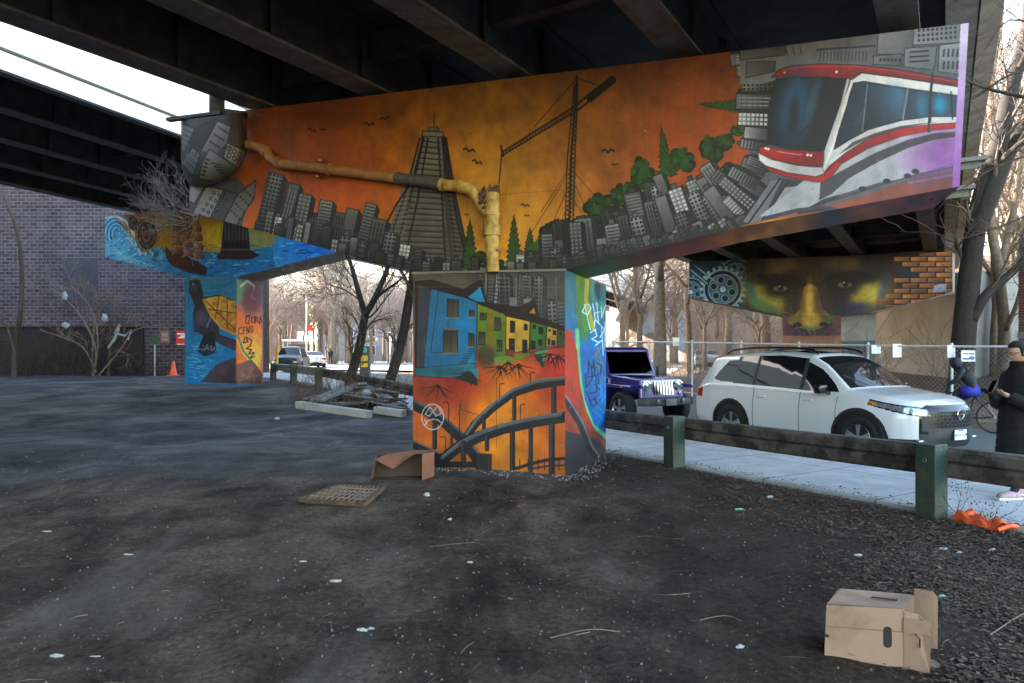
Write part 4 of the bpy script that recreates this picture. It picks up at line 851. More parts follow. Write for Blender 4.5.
mb.hexa([Pn(.02,-9,6.18),Pn(.385,-9,6.14),Pn(.385,-9,6.7),Pn(.02,-9,6.7)],[Pn(.02,44,6.18),Pn(.385,44,6.14),Pn(.385,44,6.7),Pn(.02,44,6.7)])
mb.hexa([Pn(.405,-9,6.10),Pn(.66,-9,6.13),Pn(.70,-9,7.3),Pn(.405,-9,7.3)],[Pn(.405,44,6.10),Pn(.66,44,6.13),Pn(.70,44,7.3),Pn(.405,44,7.3)])
mb.build('edge_parapet',M['fascia_concrete'],near)
mb=MB(); mb.bar(Pn(-9.85,-9,6.9),Pn(-9.85,44,6.9),.15,.9); mb.build('rear_parapet',M['pale_concrete'],near)
# bearings of near pier
for c in (-9.35,-7.24,-5.1,-2.87,-.45):
    # intersection of girder line with cap centre line
    o=PA+gA*.6; # o + b t ; c*r1 + s*g1
    t=(c-o.dot(r1))/bA.dot(r1); p=o+bA*t
    if -6.4<t<4.6: MB().box((p.x,p.y,interp(t,topA)+.06),(.34,.5,.16),rz=math.atan2(gA.y,gA.x)-math.pi/2).build('bearing_block',M['rust'],pierA)
# protruding steel beams at right end of the near pier
sb=MB(); 
sb.bar(ptA(2.5,1.35,3.62),ptA(4.95,1.35,3.74),.2,.05); sb.bar(ptA(2.5,1.35,3.56),ptA(4.9,1.35,3.68),.03,.1); sb.build('utility_arm',M['steel_light'],pierA)
sb=MB(); sb.bar(ptA(3.9,1.3,4.02),ptA(5.05,1.3,4.08),.2,.05); sb.bar(ptA(3.9,1.3,3.97),ptA(5.0,1.3,4.02),.03,.1); sb.build('utility_arm',M['steel_light'],pierA)
left,Pl=deck('high dark bridge deck with white fascia beyond the brick wall side',g2,r2,[-14.9,-17.25,-19.7,-22.25,-24.6],7.4,8.5,8.52,-25.2,-14.6,-4,96,6.4)
mb=MB(); mb.bar(Pl(-14.52,-4,7.99),Pl(-14.52,96,7.99),.10,1.42); mb.bar(Pl(-14.44,-4,7.30),Pl(-14.44,96,7.30),.07,.05); mb.bar(Pl(-14.5,-4,9.2),Pl(-14.5,96,9.2),.2,.9); mb.build('white_fascia',M['white_fascia'],left)
MB().bar(Pl(-14.44,-4,7.70),Pl(-14.44,96,7.70),.06,.05).build('fascia_conduit',M['steel'],left)
# --- pier 2
P2=V2(-10.36,26.35); cv2=paint_p2().age(4,.8)
pier2,pt2=make_pier('far left bridge pier painted with ocean waves, sailing ship and sea turtle',P2,r2,g2,[(-6.83,5.6),(-2.55,4.58),(0,4.5),(5.2,5.35)],[(-6.83,7.25),(5.2,7.25)],1.4,(-2.55,0),4.55,1.45,cv2,2.2,(1100,180),base=.42)
painted_grid('column_mural',rectgrid(pt2(-2.55,0,.3),r2*2.55,Vector((0,0,4.2)),180,360),cv2,1.9,pier2)
painted_grid('side_mural',rectgrid(pt2(0,0,.3),g2*1.45,Vector((0,0,4.2)),110,360),cv2,1.8,pier2)
for c in (-14.9,-17.25,-19.7,-22.25,-24.6):
    o=P2+g2*.7; t=(c-o.dot(r2)); p=o+r2*t
    if -6.8<t<5.2: MB().box((p.x,p.y,7.32),(.4,.5,.18),rz=math.atan2(r2.y,r2.x)).build('bearing_block',M['steel'],pier2)
# --- pier 3
P3=V2(16.45,26.0); cv3=paint_p3().age(5,.8)
P3c=P3+bA*(-3.845)
pier3,pt3=make_pier('far right bridge pier painted with staring face, gears and orange bricks',P3c,bA,gA,[(-5.755,3.98),(-2.115,3.14),(0,3.13),(1.25,3.22),(3.845,3.86)],[(-5.755,5.46),(3.845,5.42)],1.3,(-2.115,0),3.15,1.3,cv3,2.5,(1100,200),base=.3)
painted_grid('column_mural',rectgrid(pt3(-2.115,0,.0),bA*2.115,Vector((0,0,3.15)),180,260),cv3,1.6,pier3)
MB().hexa([pt3(.01,.5,-.2),pt3(1.3,.5,-.2),pt3(1.3,1.28,-.2),pt3(.01,1.28,-.2)],[pt3(.01,.5,3.2),pt3(1.3,.5,3.2),pt3(1.3,1.28,3.2),pt3(.01,1.28,3.2)]).build('column',M['pale_concrete'],pier3)
mb=MB(); mb.box(pt3(.66,.49,1.75),(1.2,.02,.75),rz=math.atan2(bA.y,bA.x)); tgp=mb.build('graffiti_panel',mat('slate_paint',(.13,.18,.22),.7),pier3)
mb=MB()
for k in range(4):
    c=pt3(.25+k*.27,.47,1.78); mb.tube([c+bA*(.11*math.cos(a/8*6.28))+Vector((0,0,.22*math.sin(a/8*6.28))) for a in range(9)],.016,5)
mb.build('graffiti_scrawl',M['ink'],tgp)
for c in (-7.24,-5.1,-2.87,-.45,-9.35):
    o=P3c+gA*.65; t=(c-o.dot(r1))/bA.dot(r1); p=o+bA*t
    if -5.7<t<3.8: MB().box((p.x,p.y,5.45),(.34,.5,.12),rz=math.atan2(bA.y,bA.x)).build('bearing_block',M['rust'],pier3)
# --- wing wall under the deck edge
ww=MB(); ww.hexa([(17.0,26.2,-.3),(20,26.2,-.3),(20,38,-.3),(17.0,38,-.3)],[(17.0,26.2,4.7),(20,26.2,4.7),(20,38,5.2),(17.0,38,5.2)])
o=ww.build('retaining_wall',mat('retaining_wall_concrete',(.42,.41,.39),.85,var=.25,scale=1.2,bump=.2,bscale=18)); tag(o,'pale concrete retaining wall behind the painted brick end of the face pier','retaining wall')
# far abutment below the left deck
ab=MB(); a=Pl(-14.3,92,0); ab.hexa([Pl(-26,90,-.5),Pl(-14.3,90,-.5),Pl(-14.3,96,-.5),Pl(-26,96,-.5)],[Pl(-26,90,7.35),Pl(-14.3,90,7.35),Pl(-14.3,96,7.35),Pl(-26,96,7.35)])
# ================= GROUND =================
def axis(lo,fl,fh,hi,st,gr=1.14):
    a=list(np.arange(fl,fh+1e-6,st)); x=fh; d=st
    while x<hi: d*=gr; x+=d; a.append(x)
    x=fl; d=st
    while x>lo: d*=gr; x-=d; a.insert(0,x)
    return a
XS=axis(-400,-9,8.5,400,.075); YS=axis(-30,1.8,14,700,.075,1.10)
vs=[];nx=len(XS)
def gzfull(x,y):
    z=ngo(x,y); q=q_of(x,y)
    if q<7.5 and y<32:
        f=1-sm((y-14)/16); e=1-sm((q-6.9)/.4)
        z+=(.045*noise.noise(Vector((x*.55,y*.55,3)))+.018*noise.noise(Vector((x*2.1,y*2.1,1)))+.009*noise.noise(Vector((x*6,y*6,5))))*f*(.35+.65*e)
        z+=.42*math.exp(-(((x+4.3)/1.5)**2+((y-19.3)/1.5)**2))
        # wheel ruts running across the lot
        for (a,c,wd,dp) in ((.36,.9,.16,.03),(.36,-.75,.16,.026),(-.12,1.9,.2,.02)):
            d=(x*math.cos(a)-(y-5)*math.sin(a)*1.0-c); z-=dp*f*math.exp(-(d/wd)**2)*e
        d=math.hypot(x+.4,(y-9.2)*1.2); z+=.05*math.exp(-(d/2.6)**2)*(1-sm((2.2-d)/1.0)*0)
    return z
for y in YS:
    for x in XS: vs.append((x,y,gzfull(x,y)))
fs=[(j*nx+i,j*nx+i+1,(j+1)*nx+i+1,(j+1)*nx+i) for j in range(len(YS)-1) for i in range(nx-1)]
me=bpy.data.meshes.new('ground'); me.from_pydata(vs,[],fs); me.update(); me.polygons.foreach_set('use_smooth',[True]*len(fs))
gr=bpy.data.objects.new('ground',me); C.objects.link(gr); gr['kind']='structure'
def gground():
    m,nt,b=newmat('dirt_and_asphalt'); L=nt.links
    tc=N(nt,'ShaderNodeTexCoord'); P=tc.outputs['Object']
    def ns(s,d=8,r=.65,dist=0,vec=None):
        n=N(nt,'ShaderNodeTexNoise',inp={'Scale':s,'Detail':d,'Roughness':r,'Distortion':dist}); L.new(vec or P,n.inputs['Vector']); return n.outputs['Fac']
    def ramp(f,ps):
        c=N(nt,'ShaderNodeValToRGB'); e=c.color_ramp.elements
        while len(e)<len(ps): e.new(.5)
        for i,(p,col) in enumerate(ps): e[i].position=p; e[i].color=(*col,1) if hasattr(col,'__len__') else (col,col,col,1)
        L.new(f,c.inputs['Fac']); return c.outputs['Color']
    def mix(a,b_,f,t='MIX'):
        n=N(nt,'ShaderNodeMixRGB',blend_type=t); 
        for i,v in ((1,a),(2,b_)):
            if hasattr(v,'links') or hasattr(v,'node'): L.new(v,n.inputs[i])
            else: n.inputs[i].default_value=(*v,1)
        if isinstance(f,(int,float)): n.inputs[0].default_value=f
        else: L.new(f,n.inputs[0])
        return n.outputs[0]
    sx=N(nt,'ShaderNodeSeparateXYZ'); L.new(P,sx.inputs[0])
    def mth(op,a,b_=None,c=None):
        n=N(nt,'ShaderNodeMath',operation=op)
        for i,v in enumerate((a,b_,c)):
            if v is None: continue
            if isinstance(v,(int,float)): n.inputs[i].default_value=v
            else: L.new(v,n.inputs[i])
        return n.outputs[0]
    def rng(v,a,b_):
        n=N(nt,'ShaderNodeMapRange',interpolation_type='SMOOTHSTEP'); n.inputs[1].default_value=a; n.inputs[2].default_value=b_; L.new(v,n.inputs[0]); return n.outputs[0]
    mpz=N(nt,'ShaderNodeMapping'); mpz.inputs['Rotation'].default_value=(0,0,.35); mpz.inputs['Scale'].default_value=(1,.28,1); L.new(P,mpz.inputs[0])
    soil=ramp(ns(1.1,6,.7,.4),[(.33,(.036,.025,.019)),(.46,(.088,.062,.047)),(.62,(.165,.122,.094))])
    soil=mix(soil,ramp(ns(20,5,.85),[(.36,.38),(.60,1.45)]),.95,'MULTIPLY')
    soil=mix(soil,ramp(ns(.9,4,.7,.8,mpz.outputs[0]),[(.38,.45),(.56,1.2)]),.9,'MULTIPLY')
    spk=ramp(ns(150,3,.6),[(.66,0.0),(.74,1.0)]); soil=mix(soil,(.17,.16,.155),mth('MULTIPLY',spk,.7))
    # pale sandy wash
    wash=mth('MULTIPLY',rng(ns(.75,6,.6,.3,mpz.outputs[0]),.55,.70),.6); soil=mix(soil,(.25,.225,.205),wash)
    trk=N(nt,'ShaderNodeTexWave',wave_type='BANDS',inp={'Scale':.22,'Distortion':3.5,'Detail':3,'Detail Scale':.6}); mpt=N(nt,'ShaderNodeMapping'); mpt.inputs['Rotation'].default_value=(0,0,-.55); L.new(P,mpt.inputs[0]); L.new(mpt.outputs[0],trk.inputs['Vector']); soil=mix(soil,ramp(trk.outputs['Fac'],[(.0,.5),(.10,.72),(.22,1.0)]),.55,'MULTIPLY')
    asp=ramp(ns(.5,6,.7,.6),[(.34,(.034,.034,.037)),(.50,(.088,.089,.096)),(.66,(.19,.193,.205))]); asp=mix(asp,ramp(ns(40,3,.7),[(.3,.6),(.65,1.25)]),.7,'MULTIPLY')
    q=mth('ADD',mth('MULTIPLY',sx.outputs[0],.853),mth('MULTIPLY',sx.outputs[1],.521))
    edge=mth('ADD',sx.outputs[1],mth('MULTIPLY',ns(.5,5,.6),2.6)); fa=rng(edge,9.3,11.6)
    col=mix(soil,asp,fa)
    # potholes / dark wet blotches on the asphalt
    pot=mth('MULTIPLY',rng(ns(.42,4,.5,.3),.60,.68),fa); col=mix(col,(.028,.030,.034),mth('MULTIPLY',pot,.8))
    # damp dark strip close to the sidewalk & leaf-brown area at right
    br=mth('MULTIPLY',rng(mth('ADD',mth('ADD',q,mth('MULTIPLY',mth('MAXIMUM',mth('SUBTRACT',8.0,sx.outputs[1]),0.0),.62)),mth('MULTIPLY',ns(.9,5,.6),2.5)),5.9,7.6),mth('SUBTRACT',1.0,rng(sx.outputs[1],9.5,12.5)))
    leafc=ramp(ns(22,6,.8),[(.36,(.010,.008,.007)),(.5,(.060,.036,.025)),(.66,(.13,.080,.054))]); col=mix(col,leafc,mth('MULTIPLY',br,.85))
    # beyond the street: dry brown leaf litter
    far=rng(q,17.0,18.4); dry=ramp(ns(9,8,.75),[(.3,(.07,.048,.032)),(.5,(.16,.11,.075)),(.7,(.30,.22,.15))]); col=mix(col,dry,far)
    L.new(col,b.inputs['Base Color'])
    rg=ramp(ns(1.6,5,.6),[(.35,.6),(.65,1.0)]); L.new(rg,b.inputs['Roughness']); b.inputs['Specular IOR Level'].default_value=.16
    h=mth('MULTIPLY',ns(14,7,.8),2.0); bp=N(nt,'ShaderNodeBump',inp={'Strength':1.0,'Distance':.05}); L.new(h,bp.inputs['Height']); L.new(bp.outputs['Normal'],b.inputs['Normal'])
    return m
me.materials.append(gground())
# strips following the terrain
def strip(name,q0,q1,s0,s1,dz,m,ds=.5,thick=.0,taper=None):
    mb=MB(); ss=list(np.arange(s0,s1+1e-6,ds)); n=len(ss); nq=max(2,int((q1-q0)/1.0)+1)
    qs=[q0+(q1-q0)*i/(nq-1) for i in range(nq)]; vs=[]
    for s in ss:
        for q in qs: p=sq(s,q); vs.append((p.x,p.y,g0(p.x,p.y)+dz))
    fs=[(i*nq+j,i*nq+j+1,(i+1)*nq+j+1,(i+1)*nq+j)[::-1] for i in range(n-1) for j in range(nq-1)]
    mb.add(vs,fs)
    if thick:
        for qi,fl in ((0,0),(nq-1,1)):
            base=len(mb.v); mb.v+=[(v[0],v[1],v[2]) for v in [vs[i*nq+qi] for i in range(n)]]; mb.v+=[(v[0],v[1],v[2]-thick) for v in [vs[i*nq+qi] for i in range(n)]]
            mb.f+=[(base+i,base+i+1,base+n+i+1,base+n+i) for i in range(n-1)]
    o=mb.build(name,m); o['kind']='structure'; return o
def seammat(name,col,w,vary=.2,seam=(.12,.12,.12)):
    m,nt,b=newmat(name); L=nt.links; tc=N(nt,'ShaderNodeTexCoord'); mp=N(nt,'ShaderNodeMapping'); mp.inputs['Rotation'].default_value=(0,0,-math.atan2(.853,-.521)); L.new(tc.outputs['Object'],mp.inputs[0])
    br=N(nt,'ShaderNodeTexBrick',inp={'Color1':(*col,1),'Color2':(*(x*.9 for x in col),1),'Mortar':(*seam,1),'Scale':1.0,'Mortar Size':.012,'Mortar Smooth':.3,'Brick Width':w,'Row Height':w}); br.offset=0; L.new(mp.outputs[0],br.inputs['Vector'])
    n=N(nt,'ShaderNodeTexNoise',inp={'Scale':2.2,'Detail':9,'Roughness':.7}); L.new(tc.outputs['Object'],n.inputs['Vector']); cr=N(nt,'ShaderNodeValToRGB'); cr.color_ramp.elements[0].position=.3; cr.color_ramp.elements[0].color=(.7,.7,.7,1); cr.color_ramp.elements[1].position=.62; cr.color_ramp.elements[1].color=(1.05,1.05,1.05,1); L.new(n.outputs['Fac'],cr.inputs['Fac'])
    mx=N(nt,'ShaderNodeMixRGB',blend_type='MULTIPLY',inp={0:1}); L.new(br.outputs['Color'],mx.inputs[1]); L.new(cr.outputs['Color'],mx.inputs[2]); L.new(mx.outputs[0],b.inputs['Base Color']); b.inputs['Roughness'].default_value=.8; return m
strip('sidewalk',7.45,10.0,-12,75,.03,seammat('sidewalk_concrete',(.46,.47,.49),1.5),.5,.16)
strip('kerb',10.006,10.16,-12,75,.034,M['pale_concrete'],.5,.16)
strip('road',10.165,17.4,-12,110,-.10,mat('asphalt',(.10,.10,.105),.8,var=.3,scale=3,bump=.3,bscale=90,coord='Object'),.6)
# bright cross street / plaza beyond the left pier
rd=MB()
def far_sheet(name,pts,dz,m):
    mb=MB(); n=24
    (a,b_,c,d)=[Vector(p) for p in pts]; vs=[]
    for i in range(n+1):
        for j in range(n+1):
            u=i/n; w=j/n; p=(a*(1-u)+b_*u)*(1-w)+(d*(1-u)+c*u)*w; vs.append((p.x,p.y,g0(p.x,p.y)+dz))
    mb.add(vs,[(i*(n+1)+j,(i+1)*(n+1)+j,(i+1)*(n+1)+j+1,i*(n+1)+j+1) for i in range(n) for j in range(n)]); o=mb.build(name,m); o['kind']='structure'; return o
far_sheet('side_street',[(-30,58,0),(9,40,0),(26,100,0),(-40,110,0)],.02,mat('pale_asphalt',(.26,.255,.25),.8,var=.2,scale=.7))
# ================= VEHICLES =================
def sub_mesh(name,V,faces,m,parent,smooth=True):
    if len(faces)==0: return None
    idx=sorted(set(i for f in faces for i in f)); mp={k:i for i,k in enumerate(idx)}
    me=bpy.data.meshes.new(name); me.from_pydata([V[i] for i in idx],[],[tuple(mp[i] for i in f) for f in faces]); me.update()
    if smooth: me.polygons.foreach_set('use_smooth',[True]*len(me.polygons))
    me.materials.append(m); o=bpy.data.objects.new(name,me); C.objects.link(o); o.parent=parent; return o
def sfn(ks,k=.05,L=6.0):
    xd=np.linspace(-.5,L,1300); y=np.interp(xd,[a for a,_ in ks],[b for _,b in ks]); w=max(1,int(k/(xd[1]-xd[0]))); ker=np.hanning(2*w+3); ker/=ker.sum(); yp=np.pad(y,len(ker)//2,mode='edge'); ys=np.convolve(yp,ker,'valid'); return lambda x:float(np.interp(x,xd,ys))
def loft(cfg,ns,nseg):
    zt,zbel,w,zb=cfg['zt'],cfg['zbel'],cfg['w'],cfg['zb']; x0,x1=cfg['x0'],cfg['x1']
    st=list(np.linspace(x0,x1,ns)); 
    for s in cfg.get('seams',[]): st+= [s-.007,s+.007]
    st=sorted(st); rows=[]; meta=[]
    def section(x):
        t,bl,ww,b=zt(x),zbel(x),w(x),zb(x); bl=min(bl,t-.05); hh=t-bl; wb=ww*.935; wr=wb-.05-cfg.get('tumble',.32)*max(0,hh-.08)
        mid=(b+bl)/2+.06; r=min(1,hh/.45)
        K_=[(0,b),(ww*.8,b),(ww*.965,b+.07),(ww*1.0,b+.28*(bl-b)/.8),(ww*.992,mid+.1),(ww*.955,bl-.025),(wb,bl+.012),(wr+.005,t-.04-.055*r),(wr-.06,t-.02-.018*r),(wr*.55,t-.006-.004*r),(0,t)]
        P=[(-K_[1][0],K_[1][1])]+K_+[(-K_[9][0],K_[9][1])]; out=[]
        for i in range(1,len(P)-2):
            a,bq,c,d=[np.array(P[j]) for j in (i-1,i,i+1,i+2)]
            n=nseg[i-1]
            for k in range(n):
                u=k/n; tq=.5*((2*bq)+(c-a)*u*.9+(2*a-5*bq+4*c-d)*u*u*.9+(3*bq-a-3*c+d)*u**3*.9)
                lin_=bq*(1-u)+c*u; out.append((tq*.75+lin_*.25,i-1))
        out.append((np.array(P[-2]),9)); return out
    bow=cfg.get('bow',lambda x:0)
    for x in st:
        S=section(x); rows.append([(x-bow(x)*(p[0]/.95)**2,p[0],p[1]) for p,_ in S]); meta.append(x)
    segs=[i for _,i in section(st[0])]
    def cap(S,x,dirn,depth,zc):
        out=[]
        for k in range(1,cfg.get('ncap',26)+1):
            s=1-k/cfg.get('ncap',26); s=math.sin(s*math.pi/2)**.8 if k<cfg.get('ncap',26) else 0; sx=x+dirn*depth*(1-max(s,0)**3.2)
            out.append([(sx-bow(x)*((p[0]*s)/.95)**2,p[0]*s,zc+(p[1]-zc)*s) for p,_ in S])
        return out
    fr=cap(section(st[-1]),st[-1],1,cfg['nose'],cfg['zc']); rr=cap(section(st[0]),st[0],-1,cfg['tail'],cfg['zc'])
    allr=rr[::-1]+rows+fr; ml=[x0-.01]*len(rr)+meta+[x1+.01]*len(fr)
    n=len(allr[0]); V=[];  # full ring: right side y<0 then left
    for R in allr:
        V+= [(x,-y,z) for x,y,z in R]; 
    off=len(V)
    for R in allr: V+= [(x,y,z) for x,y,z in R]
    F_=[]
    for i in range(len(allr)-1):
        for j in range(n-1):
            a=i*n+j; F_.append(((a,a+1,a+n+1,a+n),ml[i] if ml[i]>=ml[i+1]-1 else ml[i],.5*(ml[i]+ml[i+1]),segs[j],-1)); 
            a+=off; F_.append(((a+n,a+n+1,a+1,a),ml[i],.5*(ml[i]+ml[i+1]),segs[j],1))
    return V,F_
def wheel(parent,x,y,r,w,side,detailed=True,nm='wheel'):
    Mx=Matrix.Translation((x,y,r))@Matrix.Rotation(math.pi/2,4,'X')
    t=MB().lathe([(r*.62,-w/2),(r*.9,-w/2),(r*.98,-w*.36),(r,-w*.2),(r,w*.2),(r*.98,w*.36),(r*.9,w/2),(r*.62,w/2),(r*.6,0)],32,Mx).build(nm,M['rubber'],parent,smooth=True)
    rim=MB(); s=side; yy=y+s*w*.38
    for k in range(5 if detailed else 4):
        a=k*2*math.pi/5+.3; d=Vector((math.cos(a),0,math.sin(a)))
        for q in (-.13,.13):
            d2=Vector((math.cos(a+q),0,math.sin(a+q))); rim.bar(Vector((x,yy,r))+d*r*.1,Vector((x,yy,r))+d2*r*.62,.035,.03,up=(0,1,0))
    rim.lathe([(r*.16,-.02),(r*.16,.02),(0,.03)],14,Matrix.Translation((x,yy,r))@Matrix.Rotation(-s*math.pi/2,4,'X'))
    rim.lathe([(r*.60,-.03),(r*.66,.0),(r*.60,.03),(r*.57,.0),(r*.60,-.03)],28,Matrix.Translation((x,yy,r))@Matrix.Rotation(math.pi/2,4,'X'))
    rim.build('rim',M['alloy'],t)
    MB().lathe([(0,-.01),(r*.6,-.01)],20,Matrix.Translation((x,y+s*w*.1,r))@Matrix.Rotation(-s*math.pi/2,4,'X')).build('brake_disc',M['black_plastic'],t)
    return t
M['grille']=mat('dark_grille',(.012,.013,.015),.35,var=.2,scale=20)
M['cladding']=mat('grey_bumper_plastic',(.028,.034,.042),.5,var=.2,scale=9)
M['seam']=mat('panel_gap',(.02,.02,.02),.8)
def text_mesh(name,s,size,m,parent,loc,rot,ext=.002,align='CENTER'):
    cu=bpy.data.curves.new(name,'FONT'); cu.body=s; cu.size=size; cu.align_x=align; cu.align_y='CENTER'; cu.extrude=ext
    o=bpy.data.objects.new('tmp',cu); C.objects.link(o); dg=bpy.context.evaluated_depsgraph_get(); me=bpy.data.meshes.new_from_object(o.evaluated_get(dg)); bpy.data.objects.remove(o)
    me.materials.clear(); me.materials.append(m); ob=bpy.data.objects.new(name,me); C.objects.link(ob); ob.parent=parent; ob.location=loc; ob.rotation_euler=rot; return ob
# ---- the white SUV
def place_car(name,label,cat,p,heading,group=None):
    e=empty(name,p,math.atan2(heading[1],heading[0]),label,cat,group); return e
hd=(.47,-.883)
C0=Vector((6.93,10.85,0)); L_=4.84
base=C0-Vector((hd[0],hd[1],0))*L_
suv=place_car('parked_car','white five-door SUV with black roof rails parked behind the timber rail','car',(base.x,base.y,g0(5,13)-.10),hd)
cfg=dict(x0=.05,x1=4.70,nose=.14,tail=.06,zc=.66,ncap=30,tumble=.30,
 zt=sfn([(0,1.02),(.05,1.06),(.14,1.22),(.26,1.52),(.38,1.68),(.62,1.735),(1.4,1.79),(2.1,1.80),(2.7,1.745),(3.05,1.585),(3.4,1.36),(3.70,1.17),(3.95,1.135),(4.3,1.09),(4.58,1.02),(4.70,.965)],.06),
 zbel=sfn([(0,.96),(.35,1.13),(1.2,1.11),(3.5,1.02),(4.3,.965),(4.7,.88)],.1),
 w=sfn([(0,.85),(.12,.93),(.5,.985),(1.1,1.0),(2.4,.985),(3.8,1.0),(4.15,.985),(4.32,.955),(4.46,.90),(4.57,.82),(4.65,.73),(4.70,.64)],.04),
 zb=sfn([(0,.36),(.3,.26),(1,.22),(4,.22),(4.7,.27)],.1),
 bow=lambda x: .18*sm((x-2.9)/.9)-.06*sm((x-4.2)/.4)+.07*sm((.4-x)/.3), seams=[1.62,2.66,3.56])
Vv,Ff=loft(cfg,270,[4,3,12,22,12,4,22,4,6,9])
for i_,v_ in enumerate(Vv):
    if abs(v_[1])>.60:
        for xc_ in (1.05,3.80):
            dx_,dz_=v_[0]-xc_,v_[2]-.38; d_=math.hypot(dx_,dz_)
            for R_ in (.425,.485):
                if abs(d_-R_)<.0115: Vv[i_]=(xc_+dx_*R_/d_,v_[1],.38+dz_*R_/d_)
cl={k:[] for k in ('body','glass','wsh','black','seam','clad','head','amber','grille','tail','gloss','fog','rearglass')}
def inpoly(x,z,P):
    ins=False
    for i in range(len(P)):
        x1,z1=P[i]; x2,z2=P[(i+1)%len(P)]
        if (z1>z)!=(z2>z) and x<(x2-x1)*(z-z1)/(z2-z1)+x1: ins=not ins
    return ins
DLO=[(.50,1.245),(.62,1.40),(.80,1.60),(1.2,1.665),(2.1,1.69),(2.62,1.65),(3.0,1.46),(3.36,1.235),(3.54,1.10),(3.0,1.085),(1.4,1.145),(.62,1.20)]
PILL=[(1.53,1.60),(2.60,2.70)]
for f,m0,xm,sg,side in Ff:
    c=np.mean([Vv[i] for i in f],0); x,y,z=c; ay=abs(y); r1_=math.hypot(x-1.05,z-.38); r2_=math.hypot(x-3.80,z-.38)
    if ay>.62 and (r1_<.425 or r2_<.425) and xm<4.6: continue
    if ay>.62 and (r1_<.485 or r2_<.485) and sg<=5 and xm<4.6: k='black'
    elif xm>=4.69:   # front cap
        if z>.885: k='gloss' if (z<.945) else 'body'
        elif ay>.48+.3*(z-.6) and z>.785-.0*ay: k='head'
        elif z>.585 and ay<.60-.5*(.885-z)*.35: k='grille'
        elif z>.545 and ay<.64: k='clad'
        elif ay>.57 and z>.42: k='gloss' if z>.5 else 'clad'
        elif z<.56: k='clad'
        else: k='clad'
    elif xm<=.045: k='black' if z<.55 else ('tail' if (ay>.5 and .86<z<1.0) else 'body')
    elif sg<=1: k='black'
    elif z<.36 and sg<=3: k='black'
    elif xm>4.13 and z>.955-.30*(xm-4.13) and z<1.0-.19*(xm-4.13) and sg<=6: k='amber' if xm<4.25 and z<.985-.19*(xm-4.13) else 'head'
    elif xm>4.13 and z>.935-.30*(xm-4.13) and z<1.015-.19*(xm-4.13) and sg<=6: k='gloss'
    elif xm>4.42 and z<.42: k='clad'
    elif xm<.26 and .86<z<1.06 and sg in (2,3,4,5): k='tail'
    elif sg in(5,6,7) and inpoly(xm,z,DLO):
        k='glass'
        for a,b_ in PILL:
            if a<xm<b_: k='black'
    elif sg>=7 and 2.79<xm<3.66 and ay<.80 and not (sg==7 ): k='wsh'
    elif sg>=7 and .10<xm<.33: k='rearglass'
    elif sg in (2,3,4,5) and any(abs(xm-s)<.0075 for s in (1.62,2.66,3.56)) and z>.36: k='seam'
    elif sg>=7 and 1.75<xm<2.6 and ay<.45: k='gloss'
    else: k='body'
    cl[k].append(f)
mts=dict(body=('body','car_white'),glass=('side_window','glass'),wsh=('windscreen','glass'),black=('sill_trim','black_plastic'),seam=('door_gap','seam'),clad=('bumper','cladding'),head=('headlight','lamp_glass'),amber=('turn_signal','amber'),grille=('grille','grille'),tail=('tail_light','red_lens'),gloss=('dark_trim','gloss_black'),rearglass=('rear_window','glass'))
gob=None
for k,(nm,mm) in mts.items():
    if k=='seam':
        for xs9 in (1.62,2.66,3.56):
            for sd_ in (-1,1): sub_mesh(nm,Vv,[f for f in cl[k] if abs(Vv[f[0]][0]-xs9)<.25 and Vv[f[0]][1]*sd_>0],M[mm],suv)
    elif k=='gloss':
        sub_mesh('bonnet_trim',Vv,[f for f in cl[k] if Vv[f[0]][0]>3.6],M[mm],suv); sub_mesh('roof_panel',Vv,[f for f in cl[k] if Vv[f[0]][0]<=3.6],M[mm],suv)
    elif k in('head','amber','tail','glass'):
        for sd_ in (-1,1):
            fs_=[f for f in cl[k] if (Vv[f[0]][1]+Vv[f[2]][1])*sd_>0]; o=sub_mesh(nm,Vv,fs_,M[mm],suv)
    else:
        o=sub_mesh(nm,Vv,cl[k],M[mm],suv)
        if k=='grille': gob=o
# wheel wells
for xc in (1.05,3.80):
    for s in (-1,1):
        mb=MB(); mb.lathe([(.435,-.16),(.435,.0),(.435,.16),(0,.16)] if s<0 else [(.435,.16),(.435,.0),(.435,-.16),(0,-.16)],28,Matrix.Translation((xc,s*.80,.38))@Matrix.Rotation(math.pi/2,4,'X')); mb.build('wheel_well',M['rubber'],suv)
        wheel(suv,xc,s*.86,.375,.24,s)
# roof rails, mirrors, handles
for s in (-1,1):
    pts=[Vector((x,s*y,z)) for x,y,z in ((.62,.60,1.735),(.75,.615,1.80),(1.3,.63,1.845),(2.2,.63,1.845),(2.62,.61,1.80),(2.78,.60,1.735))]
    mb=MB(); mb.tube(smoothpath(pts,6),.022,8); mb.build('roof_rail',M['gloss_black'],suv,smooth=True)
    mb=MB(); mb.box((3.20,s*1.08,1.14),(.13,.24,.15)); o=mb.build('door_mirror',M['gloss_black'],suv,bevel=.045,seg=4); shade_auto(o,1.0)
    MB().bar((3.24,s*.93,1.06),(3.22,s*1.02,1.11),.06,.05).build('mirror_arm',M['gloss_black'],o)
    for xh in (1.72,2.76):
        o=MB().box((xh+.1,s*.995,.94),(.21,.035,.035)).build('door_handle',M['car_white'],suv,bevel=.014,seg=3)
MB().box((2.1,0,1.815),(1.0,.78,.012)).build('sunroof',M['glass'],suv,bevel=.004)
for y in (.45,-.45): MB().tube([Vector((3.62,y,1.215)),Vector((3.40,y-.33,1.375))],.008,5).build('wiper',M['black_plastic'],suv)
